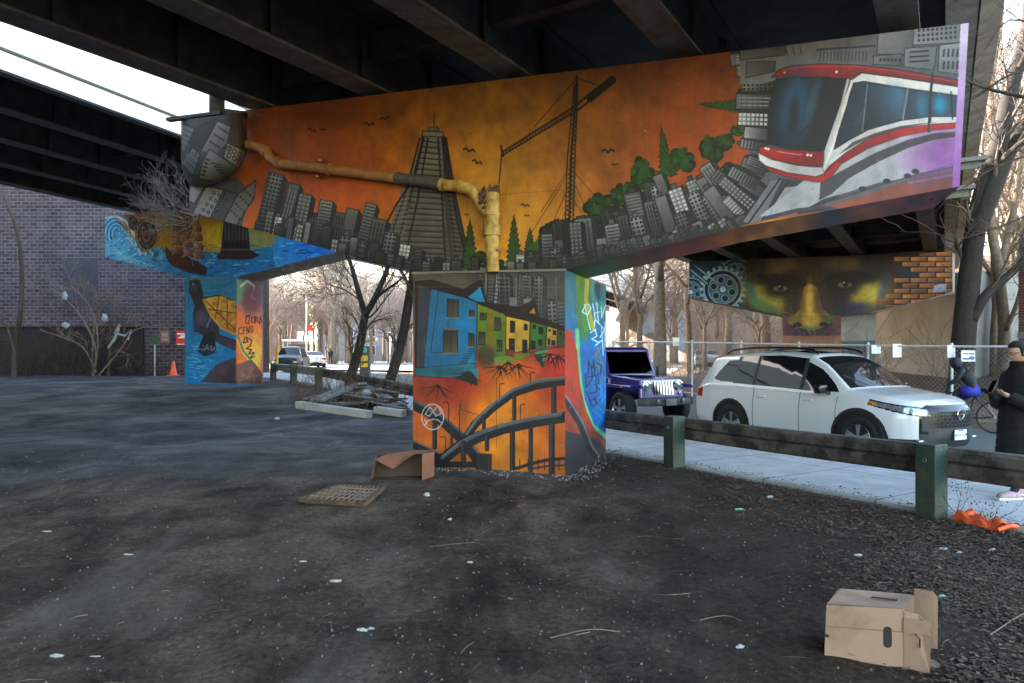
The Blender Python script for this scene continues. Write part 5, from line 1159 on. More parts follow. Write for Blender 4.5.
# grille mesh, emblem, plate
mb=MB()
for j in range(5):
    z=.625+j*.052
    for i in range(13):
        y=-.54+i*.09+(.045 if j%2 else 0)
        if abs(y)>.53: continue
        for a,b_ in (((-.038,0),(-.02,.018)),((-.02,.018),(.02,.018)),((.02,.018),(.038,0)),((.038,0),(.02,-.018)),((.02,-.018),(-.02,-.018)),((-.02,-.018),(-.038,0))):
            xs_=4.845-.19*((y)/.95)**2; mb.bar((xs_,y+a[0],z+a[1]),(xs_,y+b_[0],z+b_[1]),.012,.006)
mb.build('grille_mesh',M['cladding'],gob)
e=MB(); xe=4.87
ring=[Vector((xe,.085*math.cos(a)*(1+.08*math.sin(a)),.80+.075*math.sin(a))) for a in np.linspace(0,2*math.pi,25)]; e.tube(ring,.009,6,cap=False)
e.bar((xe,.045,.855),(xe,.035,.745),.02,.012,up=(1,0,0)); e.bar((xe,-.045,.855),(xe,-.035,.745),.02,.012,up=(1,0,0)); e.bar((xe,.04,.80),(xe,-.04,.80),.018,.012,up=(1,0,0)); e.build('emblem',M['chrome'],suv)
pl=MB().box((4.862,0,.485),(.012,.31,.155)).build('licence_plate',M['sign_white'],suv,bevel=.003)
text_mesh('plate_number','BYFY 679',.075,M['ink_blue'],pl,(4.870,0,.475),(math.pi/2,0,math.pi/2),.001)
MB().box((4.868,0,.548),(.004,.14,.016)).build('plate_band',M['ink_blue'],pl)
for s in (-1,1): MB().box((4.66,s*.70,.40),(.05,.12,.03)).build('fog_light',M['lamp_glass'],suv,bevel=.01); 
MB().tube([Vector((4.64-.0*y,y,.40)) for y in (-.62,-.5)],.012,5).build('fog_trim',M['galv'],suv)
# ---- simple cars
def small_car(label,p,heading,col,kind='sedan',rear=True,group=None):
    e=place_car('parked_car',label,'car',p,heading,group)
    if kind=='suv': zt=[(0,.95),(.15,1.15),(.35,1.6),(.7,1.72),(2.2,1.75),(2.7,1.68),(3.45,1.15),(4.5,1.0),(4.62,.85)]
    else: zt=[(0,.92),(.15,1.02),(.75,1.08),(1.35,1.38),(2.2,1.44),(2.7,1.36),(3.4,1.02),(4.4,.85),(4.62,.72)]
    c=dict(x0=.05,x1=4.55,nose=.1,tail=.06,zc=.6,ncap=8,zt=sfn(zt,.06),zbel=sfn([(0,.85),(.3,1.0 if kind=='suv' else .93),(3.3,.93),(4.6,.75)],.1),w=sfn([(0,.78),(.2,.88),(1,.92),(4,.92),(4.6,.75)],.1),zb=sfn([(0,.3),(1,.2),(4.6,.25)],.1),bow=lambda x:.15*sm((x-2.8)/.9)+.08*sm((.5-x)/.3))
    V,Fs=loft(c,60,[2,2,3,4,4,2,6,2,3,4]); cs={k:[] for k in('body','glass','lamp','trim')}
    for f,m0,xm,sg,side in Fs:
        cc=np.mean([V[i] for i in f],0); x,y,z=cc; ay=abs(y)
        if ay>.6 and (math.hypot(xm-.95,z-.33)<.38 or math.hypot(xm-3.75,z-.33)<.38): continue
        t=c['zt'](xm); bl=c['zbel'](xm)
        wr=(2.72,3.38); rr=(.12,.34) if kind=='suv' else (.8,1.33)
        if sg==6 and (rr[1]<xm<3.1) and t-bl>.2: k='glass'
        elif sg>=7 and (wr[0]<xm<wr[1] or rr[0]<xm<rr[1]): k='glass'
        elif (xm<.12 and .72<z<.9 and ay>.5): k='lamp'
        elif xm<.05 and z<.45 or sg<2: k='trim'
        elif xm>4.54 and .5<z<.7 and ay<.5: k='trim'
        else: k='body'
        cs[k].append(f)
    sub_mesh('body',V,cs['body'],M[col],e); sub_mesh('window',V,cs['glass'],M['glass'],e); sub_mesh('trim',V,cs['trim'],M['black_plastic'],e)
    if cs['lamp']: sub_mesh('tail_light',V,cs['lamp'],M['red_lens'],e)
    for s in (-1,1): MB().box((4.56,s*.62,.68),(.12,.28,.12)).build('headlight',M['lamp_glass'],e,bevel=.02)
    MB().box((4.67,0,.45),(.02,.32,.13)).build('licence_plate',M['sign_white'],e); MB().box((-.02,0,.62),(.02,.32,.13)).build('licence_plate',M['sign_white'],e)
    for xc in (.95,3.75):
        for s in (-1,1): wheel(e,xc,s*.80,.33,.2,s,False)
    return e
# ---- purple-blue off-roader
hj=Vector((.47,-.883,0)); Cj=Vector((3.62,16.0,0))
bj=Cj-hj*4.5; jeep=place_car('parked_car','indigo boxy off-roader with seven-slot grille parked behind the white SUV','car',(bj.x,bj.y,g0(3,17)-.10),(hj.x,hj.y))
B=M['car_blue']
def jb_(name,m,fn,bevel=.02,parent=jeep,sm_=False):
    mb=MB(); fn(mb); o=mb.build(name,m,parent,bevel=bevel,seg=3)
    if bevel: shade_auto(o,.9)
    return o
jb_('body',B,lambda b:b.hexa([(.25,-.79,.55),(3.15,-.79,.55),(3.15,.79,.55),(.25,.79,.55)],[(.25,-.77,1.14),(3.15,-.76,1.12),(3.15,.76,1.12),(.25,.77,1.14)]),.03)
jb_('bonnet',B,lambda b:b.hexa([(3.12,-.72,.62),(4.16,-.58,.62),(4.16,.58,.62),(3.12,.72,.62)],[(3.12,-.68,1.19),(4.16,-.52,1.10),(4.16,.52,1.10),(3.12,.68,1.19)]),.06)
M['grille_paint']=carpaint('pale_violet_grille',(.20,.16,.42),.3,.2)
gl=jb_('grille',M['grille_paint'],lambda b:b.hexa([(4.14,-.64,.66),(4.24,-.64,.66),(4.24,.64,.66),(4.14,.64,.66)],[(4.12,-.62,1.12),(4.19,-.60,1.10),(4.19,.60,1.10),(4.12,.62,1.12)]),.035)
for i in range(7): MB().hexa([( 4.238-.0,-.295+i*.085+.0,.74),(4.252,-.295+i*.085,.74),(4.252,-.295+i*.085+.05,.74),(4.238,-.295+i*.085+.05,.74)],[(4.195,-.295+i*.085,1.04),(4.215,-.295+i*.085,1.04),(4.215,-.295+i*.085+.05,1.04),(4.195,-.295+i*.085+.05,1.04)]).build('grille_slot',M['gloss_black'],gl)
for i in range(8): MB().bar((4.255,-.312+i*.085,.74),(4.215,-.312+i*.085,1.04),.02,.012).build('slot_frame',M['chrome'],gl)
for s in (-1,1):
    Mh=Matrix.Translation((4.225,s*.475,.945))@Matrix.Rotation(math.pi/2,4,'Y')
    h=MB().lathe([(.115,-.02),(.115,.02),(.10,.03),(.095,.01),(0,.035)],24,Mh).build('headlight',M['lamp_glass'],jeep,smooth=False); MB().lathe([(.118,-.01),(.118,.028),(.10,.034)],24,Mh).build('bezel',M['chrome'],h)
    MB().lathe([(.045,0),(.04,.02),(0,.024)],14,Matrix.Translation((4.245,s*.50,.76))@Matrix.Rotation(math.pi/2,4,'Y')).build('parking_lamp',M['lamp_glass'],jeep)
    jb_('front_fender',B,lambda b:(b.hexa([(3.30,s*.64,.93),(4.28,s*.60,.90),(4.28,s*.93,.88),(3.30,s*.93,.90)] if s>0 else [(3.30,s*.93,.90),(4.28,s*.93,.88),(4.28,s*.60,.90),(3.30,s*.64,.93)],[(3.30,s*.64,1.0),(4.22,s*.60,.98),(4.20,s*.93,.95),(3.30,s*.93,.98)] if s>0 else [(3.30,s*.93,.98),(4.20,s*.93,.95),(4.22,s*.60,.98),(3.30,s*.64,1.0)])),.025)
    jb_('front_fender_drop',B,lambda b:b.bar((3.36,s*.78,.96),(3.12,s*.80,.56),.30,.07),.02)
    jb_('rear_fender',B,lambda b:b.hexa(*[[(x,yy,z) for x,yy,z in q] for q in ([(.35,min(s*.78,s*.93),.88),(1.5,min(s*.78,s*.93),.88),(1.5,max(s*.78,s*.93),.88),(.35,max(s*.78,s*.93),.88)],[(.35,min(s*.78,s*.93),.96),(1.5,min(s*.78,s*.93),.96),(1.5,max(s*.78,s*.93),.96),(.35,max(s*.78,s*.93),.96)])]),.02)
    MB().box((3.9,s*.935,.93),(.07,.02,.04)).build('turn_signal',M['amber'],jeep,bevel=.006)
    for xc in (.95,3.78): wheel(jeep,xc,s*.80,.40,.25,s)
    jb_('door_mirror',M['black_plastic'],lambda b:(b.box((2.98,s*.98,1.25),(.09,.2,.24)),),.02)
    # pillars
    jb_('pillar',B,lambda b:(b.bar((3.08,s*.70,1.12),(2.82,s*.64,1.78),.07,.07),b.bar((2.0,s*.74,1.12),(1.98,s*.66,1.78),.09,.06),b.bar((.95,s*.74,1.12),(.98,s*.66,1.78),.09,.06),b.bar((.28,s*.74,1.12),(.36,s*.64,1.78),.09,.06)),0)
    MB().hexa([(.3,s*.735,1.13),(3.03,s*.72,1.13),(3.03,s*.715,1.13),(.3,s*.73,1.13)],[(.38,s*.65,1.77),(2.82,s*.65,1.77),(2.82,s*.645,1.77),(.38,s*.645,1.77)]).build('side_window',M['clear_glass'],jeep)
jb_('windscreen_frame',B,lambda b:(b.bar((3.09,-.70,1.155),(3.09,.70,1.155),.07,.09),b.bar((2.82,-.64,1.77),(2.82,.64,1.77),.08,.07)),0)
MB().hexa([(3.085,-.68,1.19),(3.09,-.68,1.19),(3.09,.68,1.19),(3.085,.68,1.19)],[(2.84,-.63,1.74),(2.845,-.63,1.74),(2.845,.63,1.74),(2.84,.63,1.74)]).build('windscreen',M['clear_glass'],jeep)
MB().hexa([(.28,-.70,1.15),(.285,-.70,1.15),(.285,.70,1.15),(.28,.70,1.15)],[(.36,-.63,1.74),(.365,-.63,1.74),(.365,.63,1.74),(.36,.63,1.74)]).build('rear_window',M['clear_glass'],jeep)
jb_('roof',B,lambda b:b.hexa([(.25,-.70,1.77),(2.92,-.70,1.77),(2.92,.70,1.77),(.25,.70,1.77)],[(.35,-.62,1.86),(2.80,-.62,1.85),(2.80,.62,1.85),(.35,.62,1.86)]),.03)
for y in (-.35,.35): 
    jb_('seat',M['black_plastic'],lambda b:(b.box((2.1,y,1.05),(.5,.48,.25)),b.box((1.82,y,1.3),(.16,.48,.62)),b.box((1.78,y,1.66),(.1,.26,.16))),.03)
jb_('dashboard',M['black_plastic'],lambda b:b.box((2.85,0,1.08),(.3,1.3,.2)),.03)
jb_('steering_wheel',M['black_plastic'],lambda b:b.tube([Vector((2.62,.35+.18*math.cos(a),1.2+.18*math.sin(a))) for a in np.linspace(0,6.28,18)],.018,6),0)
bp_=jb_('front_bumper',M['cladding'],lambda b:(b.hexa([(4.34,-.84,.50),(4.52,-.60,.50),(4.52,.60,.50),(4.34,.84,.50)],[(4.34,-.84,.68),(4.50,-.60,.68),(4.50,.60,.68),(4.34,.84,.68)])),.025)
for s in (-1,1): MB().lathe([(.06,0),(.055,.015),(0,.02)],16,Matrix.Translation((4.52,s*.36,.60))@Matrix.Rotation(math.pi/2,4,'Y')).build('fog_light',M['lamp_glass'],bp_)
lp=MB().box((4.535,0,.585),(.012,.31,.155)).build('licence_plate',M['alloy'],jeep)
small_car('dark blue van-like car facing the camera beside the utility pole far left',(-15.45-.3*0,50.5,g0(-15,50)-.08),(.12,-.99),'car_dark','suv')
small_car('white car seen from behind further down the bright street',(-15.7,56,g0(-16,58)-.08),(-.42,.91),'car_white','sedan')
small_car('silver sedan seen from behind through the chain link fence',(13.4,48,g0(13.8,50)),(.18,.98),'car_silver','sedan')
# ================= PEOPLE =================
def skin_body(name,joints,edges,rad,m,parent=None,sub=2,root=0):
    me=bpy.data.meshes.new(name); me.from_pydata([tuple(j) for j in joints],edges,[]); o=bpy.data.objects.new(name,me); C.objects.link(o)
    md=o.modifiers.new('s','SKIN'); sv=me.skin_vertices[0].data
    for i,r in enumerate(rad): sv[i].radius=(r,r) if not hasattr(r,'__len__') else r; sv[i].use_root=(i==root)
    md.use_smooth_shade=True; s=o.modifiers.new('u','SUBSURF'); s.levels=sub; s.render_levels=sub
    dg=bpy.context.evaluated_depsgraph_get(); me2=bpy.data.meshes.new_from_object(o.evaluated_get(dg)); bpy.data.objects.remove(o)
    me2.materials.clear(); me2.materials.append(m); me2.polygons.foreach_set('use_smooth',[True]*len(me2.polygons)); ob=bpy.data.objects.new(name,me2); C.objects.link(ob)
    if parent is not None: ob.parent=parent
    return ob
def chain(pts,base=0): return [(base+i,base+i+1) for i in range(len(pts)-1)]
def head(parent,c,yaw,tilt=0,r=.105):
    # ellipsoid head with face; facing +x local rotated
    bm=bmesh.new(); bmesh.ops.create_uvsphere(bm,u_segments=32,v_segments=24,radius=1)
    for v in bm.verts:
        x,y,z=v.co; f=max(0,x)
        sx=.098;sy=.075;sz=.118
        nx=x*sx; ny=y*sy*(1-.22*max(0,-z)); nz=z*sz
        # nose, brow, eye sockets, lips, chin
        g=lambda yy,zz,wy,wz:math.exp(-((y-yy)/wy)**2-((z-zz)/wz)**2)*(1 if x>0 else 0)
        nx+= .026*g(0,-.12,.16,.22)+.010*g(0,.28,.7,.14)-.012*g(.42,.08,.22,.14)-.012*g(-.42,.08,.22,.14)+.010*g(0,-.5,.3,.07)+.008*g(0,-.62,.26,.06)+.014*g(0,-.9,.4,.16)
        v.co=(nx,ny,nz)
    me=bpy.data.meshes.new('head'); bm.to_mesh(me); bm.free(); me.materials.append(M['skin']); me.polygons.foreach_set('use_smooth',[True]*len(me.polygons))
    return me
def make_woman():
    gz=g0(5.5,7.7)+.03
    X0,Y0=5.74,7.86
    e=wroot('person',(X0,Y0,gz),'person in long black coat, glasses and pink trainers holding a phone on the sidewalk','person')
    def W(f,s,z): # f: forward (to image left), s: sideways towards camera
        return Vector((X0,Y0,gz))+Vector((-.97,-.12,0))*f+Vector((.12,-.97,0))*s+Vector((0,0,z))
    # body: pelvis root -> legs, torso, arms
    J=[W(0,0,.88),W(.0,0,1.1),W(.01,0,1.3),W(.03,0,1.42),W(.05,0,1.50),
       W(.03,.10,.84),W(.10,.11,.48),W(.20,.11,.12),W(.24,.11,.07),W(.33,.11,.055),
       W(-.02,-.10,.84),W(-.06,-.11,.48),W(-.14,-.11,.12),W(-.12,-.11,.06),W(-.03,-.11,.055),
       W(.0,.19,1.36),W(-.02,.25,1.10),W(.22,.20,1.08),W(.33,.13,1.16),
       W(.0,-.19,1.36),W(0,-.24,1.10),W(.22,-.14,1.06),W(.32,-.04,1.13)]
    E=[(0,1),(1,2),(2,3),(3,4),(0,5),(5,6),(6,7),(7,8),(8,9),(0,10),(10,11),(11,12),(12,13),(13,14),(3,15),(15,16),(16,17),(17,18),(3,19),(19,20),(20,21),(21,22)]
    R=[.15,.13,.15,.07,.055,.09,.065,.045,.04,.032,.09,.065,.045,.04,.032,.06,.05,.042,.03,.06,.05,.042,.03]
    body=skin_body('body',J,E,R,M['navy'],e)
    # coat as a shaped shell (rings)
    mb=MB(); rings=[(.44,.275,.245,.0),(.62,.275,.24,-.01),(.80,.26,.235,-.01),(.95,.245,.225,-.01),(1.08,.235,.22,-.01),(1.22,.23,.235,-.02),(1.34,.205,.225,-.02),(1.42,.155,.18,.0),(1.47,.10,.11,.03),(1.53,.095,.10,.045)]
    n=40; vs=[]
    for k,(z,rf,rs,off) in enumerate(rings):
        for i in range(n):
            a=2*math.pi*i/n; w_=1+(.03*math.sin(a*7+k*.6)+.02*math.sin(a*3+k))*(1.2-z if z<1.2 else 0)
            q=1+.02*math.sin(z*2*math.pi/.085)
            vs.append(W(off+math.cos(a)*rf*w_*q,math.sin(a)*rs*w_*q,z))
    # add finer rings for quilting
    fine=[]; m=len(rings); steps=8
    for k in range(m-1):
        for t in range(steps if k<m-2 else steps+1):
            u=t/steps
            for i in range(n):
                p=vs[k*n+i]*(1-u)+vs[(k+1)*n+i]*u; z=p.z-gz; c=W(0,0,z); q=1+.03*abs(math.sin(z*math.pi/.095))+.012*math.sin(i*1.7+k)+.01*math.sin(i*.6+z*14); fine.append(c+(p-c)*q)
    mm=len(fine)//n; mb.add(fine,[(i*n+j,i*n+(j+1)%n,(i+1)*n+(j+1)%n,(i+1)*n+j) for i in range(mm-1) for j in range(n)]); coat=mb.build('coat',M['coat_black'],body,smooth=True)
    for s in (1,-1):
        P=[W(0,.17*s,1.37),W(-.02,.25*s,1.24),W(-.03,.27*s,1.08),W(.10,.24*s,1.04),W(.22,(.21 if s>0 else .14)*s,1.09),W(.30,(.15 if s>0 else .07)*s,1.14)]
        mb=MB(); Q=smoothpath(P,8); mb.tube(Q,[(.092-.035*i/(len(Q)-1))*(1+.05*abs(math.sin(i*.9))) for i in range(len(Q))],16); mb.build('sleeve',M['coat_black'],body,smooth=True)
        # hand: palm + five fingers
        w0=P[-1]; J=[w0-W(0,0,0)+W(0,0,0),w0+(W(.05,0,.02)-W(0,0,0)),w0+(W(.085,0,.035)-W(0,0,0))]
        rad=[.024,.03,.026]; E=[(0,1),(1,2)]
        for fi in range(4):
            so_=(fi-1.5)*.02; b0=len(J); J+=[w0+(W(.10,so_,.04)-W(0,0,0)),w0+(W(.135-.004*abs(fi-1),so_,.055)-W(0,0,0)),w0+(W(.14,so_*.9,.085)-W(0,0,0))]; E+=[(2,b0),(b0,b0+1),(b0+1,b0+2)]; rad+=[.0095,.0088,.0078]
        b0=len(J); J+=[w0+(W(.06,-.032*s,.045)-W(0,0,0)),w0+(W(.085,-.035*s,.075)-W(0,0,0))]; E+=[(1,b0),(b0,b0+1)]; rad+=[.0105,.009]
        skin_body('hand',J,E,rad,M['coat_black' if s<0 else 'skin'],body,1)
    # head
    me=head(None,None,0); ho=bpy.data.objects.new('head',me); C.objects.link(ho); ho.parent=e
    hc=W(.075,0,1.625); rot=Matrix.Rotation(math.atan2(-.12,-.97),3,'Z')@Matrix.Rotation(.28,3,'Y')
    for v in me.vertices: v.co=rot@v.co+hc
    H_=lambda x,y,z:rot@Vector((x,y,z))+hc
    hb=MB(); 
    bm=bmesh.new(); bmesh.ops.create_uvsphere(bm,u_segments=28,v_segments=20,radius=1); vs=[]
    for v in bm.verts:
        x,y,z=v.co; rr=1.0
        if x>.25 and z<.55: rr=.80
        if z<-.55: rr=.7
        vs.append(H_(x*.112*rr-.012,y*.093*rr,z*.122*rr+.014))
    fs_=[tuple(v.index for v in f.verts) for f in bm.faces]; bm.free(); hb.add(vs,fs_)
    hair=hb.build('hair',M['hair'],ho,smooth=True)
    b2=MB(); b2.lathe([(0,-.05),(.035,-.035),(.05,0),(.035,.04),(0,.05)],14,Matrix.Translation(H_(-.12,0,.05))); b2.build('hair_bun',M['hair'],hair,smooth=True)
    for s in (-1,1):
        MB().tube([H_(.098,s*.034+.024*math.cos(a),.012+.018*math.sin(a)) for a in np.linspace(0,6.28,14)],.0028,5).build('glasses',M['gloss_black'],ho); MB().tube([H_(.095,s*.058,.015),H_(.0,s*.076,.015)],.0028,5).build('glasses_arm',M['gloss_black'],ho)
        MB().lathe([(0,-.012),(.012,0),(0,.012)],10,Matrix.Translation(H_(.083,s*.033,.012))).build('eye',M['sign_white'],ho,smooth=True)
        MB().lathe([(0,-.028),(.014,-.02),(.018,.01),(0,.03)],10,Matrix.Translation(H_(-.002,s*.076,0))).build('ear',M['skin'],ho,smooth=True)
    # shoes
    for f,s in ((.26,.11),(-.10,-.11)):
        pts=[(W(f-.09,s,.05),.042),(W(f-.04,s,.055),.052),(W(f+.03,s,.05),.050),(W(f+.10,s,.042),.044),(W(f+.155,s,.035),.030)]
        sh=MB(); sh.tube([p for p,_ in pts],[r for _,r in pts],14); o=sh.build('shoe',M['pink_shoe'],body,smooth=True)
        so2=MB(); so2.hexa([W(f-.13,s-.04,.0),W(f+.18,s-.045,.0),W(f+.18,s+.045,.0),W(f-.13,s+.04,.0)],[W(f-.13,s-.043,.03),W(f+.175,s-.045,.03),W(f+.175,s+.045,.03),W(f-.13,s+.043,.03)]); so2.build('sole',M['sign_white'],o,bevel=.012)
    return W
Wm=make_woman()
ph=MB(); c=Wm(.44,.06,1.25); ph.box(c,(.012,.075,.15),rz=math.atan2(-.12,-.97),rot=Matrix.Rotation(math.atan2(-.12,-.97),3,'Z')@Matrix.Rotation(-.5,3,'Y')); o=ph.build('phone',M['gloss_black'],None,bevel=.006); tag(o,'dark phone held up by the person in the long black coat','phone')
# cyclist
def make_cyclist():
    gz=g0(10,15.3)-.095; X0,Y0=10.05,15.45; fwd=Vector((-.52,.853,0)); sd_=Vector((.853,.52,0))
    fwd=Vector((-.80,.60,0)); sd_=Vector((.60,.80,0))
    O=Vector((X0,Y0,gz)); W=lambda f,s,z:O+fwd*f+sd_*s+Vector((0,0,z))
    bk=wroot('bicycle',O,'black bicycle ridden past the fence by the hooded cyclist','bicycle')
    for f in (-.5,.55):
        t=MB(); t.tube([W(f+.33*math.cos(a),0,.34+.33*math.sin(a)) for a in np.linspace(0,2*math.pi,37)],.02,8,cap=False); to=t.build('wheel',M['rubber'],bk,smooth=True)
        s_=MB()
        for k in range(16): a=k*math.pi/8; s_.tube([W(f,0,.34),W(f+.32*math.cos(a),0,.34+.32*math.sin(a))],.0025,3)
        s_.tube([W(f,-.04,.34),W(f,.04,.34)],.025,8); s_.build('spokes',M['galv'],to)
    fr=MB(); 
    for a,b_ in (((-.5,0,.34),(-.02,0,.30)),((-.02,0,.30),(-.14,0,.86)),((-.14,0,.80),(.38,0,.86)),((-.02,0,.30),(.40,0,.80)),((-.5,0,.34),(-.13,0,.80)),((.36,0,.98),(.55,0,.34)),((.36,0,.98),(.42,-.05,1.0))): fr.tube([W(*a),W(*b_)],.018,8)
    fr.build('frame',M['black_plastic'],bk); MB().tube([W(.42,-.26,1.0),W(.40,0,1.02),W(.42,.26,1.0)],.015,8).build('handlebar',M['black_plastic'],bk); MB().tube([W(-.28,0,.88),W(-.05,0,.90)],[.06,.025],8).build('saddle',M['black_plastic'],bk)
    cr_=MB(); cr_.tube([W(-.02,-.1,.13),W(-.02,0,.3),W(-.02,.1,.47)],.012,6); cr_.build('crank',M['galv'],bk)
    p=wroot('person',W(-.1,0,0),'hooded cyclist in dark jacket and bright blue shorts riding past the fence','person')
    J=[W(-.16,0,.96),W(-.06,0,1.12),W(.06,0,1.30),W(.12,0,1.38),W(.17,0,1.44),
       W(-.10,.10,.92),W(.22,.11,.66),W(.05,.11,.30),W(.0,.11,.17),W(.12,.11,.15),
       W(-.10,-.10,.92),W(.26,-.11,.84),W(.06,-.11,.56),W(.02,-.11,.46),W(.12,-.11,.44),
       W(.08,.19,1.34),W(.18,.26,1.14),W(.36,.25,1.04),W(.08,-.19,1.34),W(.18,-.26,1.14),W(.36,-.25,1.04)]
    E=[(0,1),(1,2),(2,3),(3,4),(0,5),(5,6),(6,7),(7,8),(8,9),(0,10),(10,11),(11,12),(12,13),(13,14),(3,15),(15,16),(16,17),(3,18),(18,19),(19,20)]
    R=[.165,.15,.165,.09,.06,.10,.07,.05,.04,.035,.10,.07,.05,.04,.035,.07,.058,.042,.07,.058,.042]
    bd=skin_body('body',J,E,R,M['navy'],p)
    hd_=MB(); hd_.tube([W(.15,0,1.38),W(.19,0,1.46),W(.23,0,1.54),W(.25,0,1.60),W(.255,0,1.64)],[.085,.115,.128,.10,.04],16); hd_.build('hood',M['navy'],bd,smooth=True)
    fc=MB(); fc.lathe([(0,-.09),(.06,-.06),(.082,0),(.06,.07),(0,.09)],16,Matrix.Translation(W(.28,0,1.51))); fc.build('face',M['skin'],bd,smooth=True)
    sh=MB(); sh.tube([W(-.20,0,.97),W(-.13,0,.93),W(-.02,.09,.88),W(.10,.11,.78)],[.15,.175,.13,.10],14); sh.tube([W(-.13,0,.93),W(-.02,-.09,.90),W(.12,-.11,.87)],[.17,.13,.10],14); sh.build('shorts',M['blue_cloth'],bd,smooth=True)
make_cyclist()
def far_person(x,y,label,m='navy'):
    gz=g0(x,y); p=wroot('person',(x,y,gz),label,'person'); W=lambda a,b_,z:Vector((x+a,y+b_,gz+z))
    J=[W(0,0,.9),W(0,0,1.15),W(0,0,1.38),W(0,0,1.5),W(0,0,1.62),W(0,0,1.72),W(-.09,0,.85),W(-.12,.08,.45),W(-.14,.0,.05),W(-.14,-.1,.04),W(.09,0,.85),W(.12,-.08,.45),W(.14,.1,.05),W(.14,0,.04),W(-.2,0,1.36),W(-.25,0,1.1),W(-.22,-.1,.85),W(.2,0,1.36),W(.25,0,1.1),W(.22,-.1,.85)]
    E=[(0,1),(1,2),(2,3),(3,4),(4,5),(0,6),(6,7),(7,8),(8,9),(0,10),(10,11),(11,12),(12,13),(2,14),(14,15),(15,16),(2,17),(17,18),(18,19)]
    skin_body('body',J,E,[.15,.14,.15,.06,.09,.08,.09,.065,.045,.04,.09,.065,.045,.04,.06,.05,.035,.06,.05,.035],M[m],p,1)
far_person(-19.2,74,'distant pedestrian in dark clothes standing on the bright street')
# ================= BUILDINGS =================
M['wall_brick']=brickmat('purple_grey_brick',(.040,.030,.041),(.092,.068,.085),(.165,.152,.175),.44,.19,.020,rot=(math.radians(90),0,0))
bb=wroot('brick_building',(-26,38.05,.45),'tall windowless purple-grey brick building behind the vacant lot','building')
mb=MB(); mb.hexa([(-60,38,-.3),(-17.7,38,-.3),(-17.7,50,-.3),(-60,50,-.3)],[(-60,38,14),(-17.7,38,14),(-17.7,50,14),(-60,50,14)]); mb.build('wall',M['wall_brick'],bb)
mb=MB(); mb.hexa([(-60,-40,-.3),(-33,-40,-.3),(-33,37.9,-.3),(-60,37.9,-.3)],[(-60,-40,21),(-33,-40,21),(-33,37.9,21),(-60,37.9,21)]); o=mb.build('unseen_shade_wing',mat('shade_wing_brick',(.12,.10,.11),.9,var=.3,scale=2),bb)  # added wing out of view, keeps the low sun off the lot
mb=MB(); mb.box((-17.8-13,37.97,14.08),(26,.3,.22)); mb.build('roof_coping',M['pale_concrete'],bb)
MB().box((-23.4,37.985,5.5),(1.9,.02,2.6)).build('painted_patch',mat('repainted_patch',(.065,.058,.072),.85,var=.3,scale=1.5,bump=.1),bb)
o=MB().box((-23.9,37.9,1.7),(7.9,.12,2.7)).build('hoarding',mat('black_hoarding',(.012,.012,.013),.8,var=.5,scale=1.5,col2=(.035,.018,.014)),bb)
MB().tube([(-27.9,37.8,3.08),(-19.6,37.8,3.1)],.05,8).build('wall_pipe',M['rust'],bb)
# far houses along the sunlit street
def house(x,y,w,d,h,col,label,rz=0,roof='gable',rows=2,cols=3,roofc='roof_grey'):
    z=g0(x,y)-.3; e=empty('house',(x,y,z),rz,label,'house')
    MB().hexa([(-w/2,0,0),(w/2,0,0),(w/2,d,0),(-w/2,d,0)],[(-w/2,0,h),(w/2,0,h),(w/2,d,h),(-w/2,d,h)]).build('wall',M[col],e)
    r=MB()
    if roof=='gable': r.add([(-w/2-.3,-.3,h),(w/2+.3,-.3,h),(w/2+.3,d+.3,h),(-w/2-.3,d+.3,h),(-w/2-.3,d/2,h+w*.28),(w/2+.3,d/2,h+w*.28)],[(0,1,5,4),(2,3,4,5),(0,4,3),(1,2,5),(3,2,1,0)])
    else: r.box((0,d/2,h+.15),(w+.4,d+.4,.3))
    ro=r.build('roof',M[roofc],e); MB().box((w*.3,d/2,h+w*.28),(.7,.7,1.6)).build('chimney',M['wall_red'],ro)
    for j in range(rows):
        for i in range(cols):
            xx=-w/2+w*(i+.5)/cols; zz=1.9+j*2.9
            wf=MB().box((xx,-.03,zz),(1.15,.08,1.55)).build('window',M['sign_white'],e); MB().box((xx,-.07,zz),(.95,.04,1.35)).build('pane',M['glass'],wf)
    dr=MB().box((-w*.28,-.03,1.1+.0),(1.0,.07,2.1)).build('door',M['wall_red'],e); return e
M['wall_red']=brickmat('red_house_brick',(.26,.10,.07),(.33,.15,.10),(.4,.36,.32),.24,.085,.012,rot=(math.radians(90),0,0))
M['wall_white']=mat('white_render',(.66,.65,.63),.85,var=.1,scale=2); M['wall_grey']=mat('grey_siding',(.30,.31,.33),.8,var=.15,scale=3); M['roof_grey']=mat('shingle_roof',(.13,.12,.12),.9,var=.4,scale=5,bump=.3)
house(-38,104,12,9,6.2,'wall_red','red brick house with grey roof leftmost beyond the far street',.1)
house(-25,108,10,9,6.4,'wall_grey','grey house between the red brick house and the white one far away',.05)
house(-13.5,104,9,9,6.6,'wall_white','white house with small windows far beyond the two dark trees',0,'flat')
house(-2,108,10,9,6.0,'wall_red','red brick house behind the near pier far beyond the street',-.1)
# bus shelter
e=wroot('bus_shelter',(-21.8,72,.45),'small pale glass bus shelter at the far sidewalk edge','bus shelter')
mb=MB(); mb.box((-21.8,72,2.95),(3.2,1.6,.18)); mb.build('roof',M['sign_white'],e,bevel=.03)
for x in (-23.3,-20.3):
    for y in (71.3,72.7): MB().box((x,y,1.7),(.09,.09,2.5)).build('post',M['galv'],e)
MB().box((-21.8,72.7,1.6),(2.9,.03,1.9)).build('glass_panel',M['clear_glass'],e)
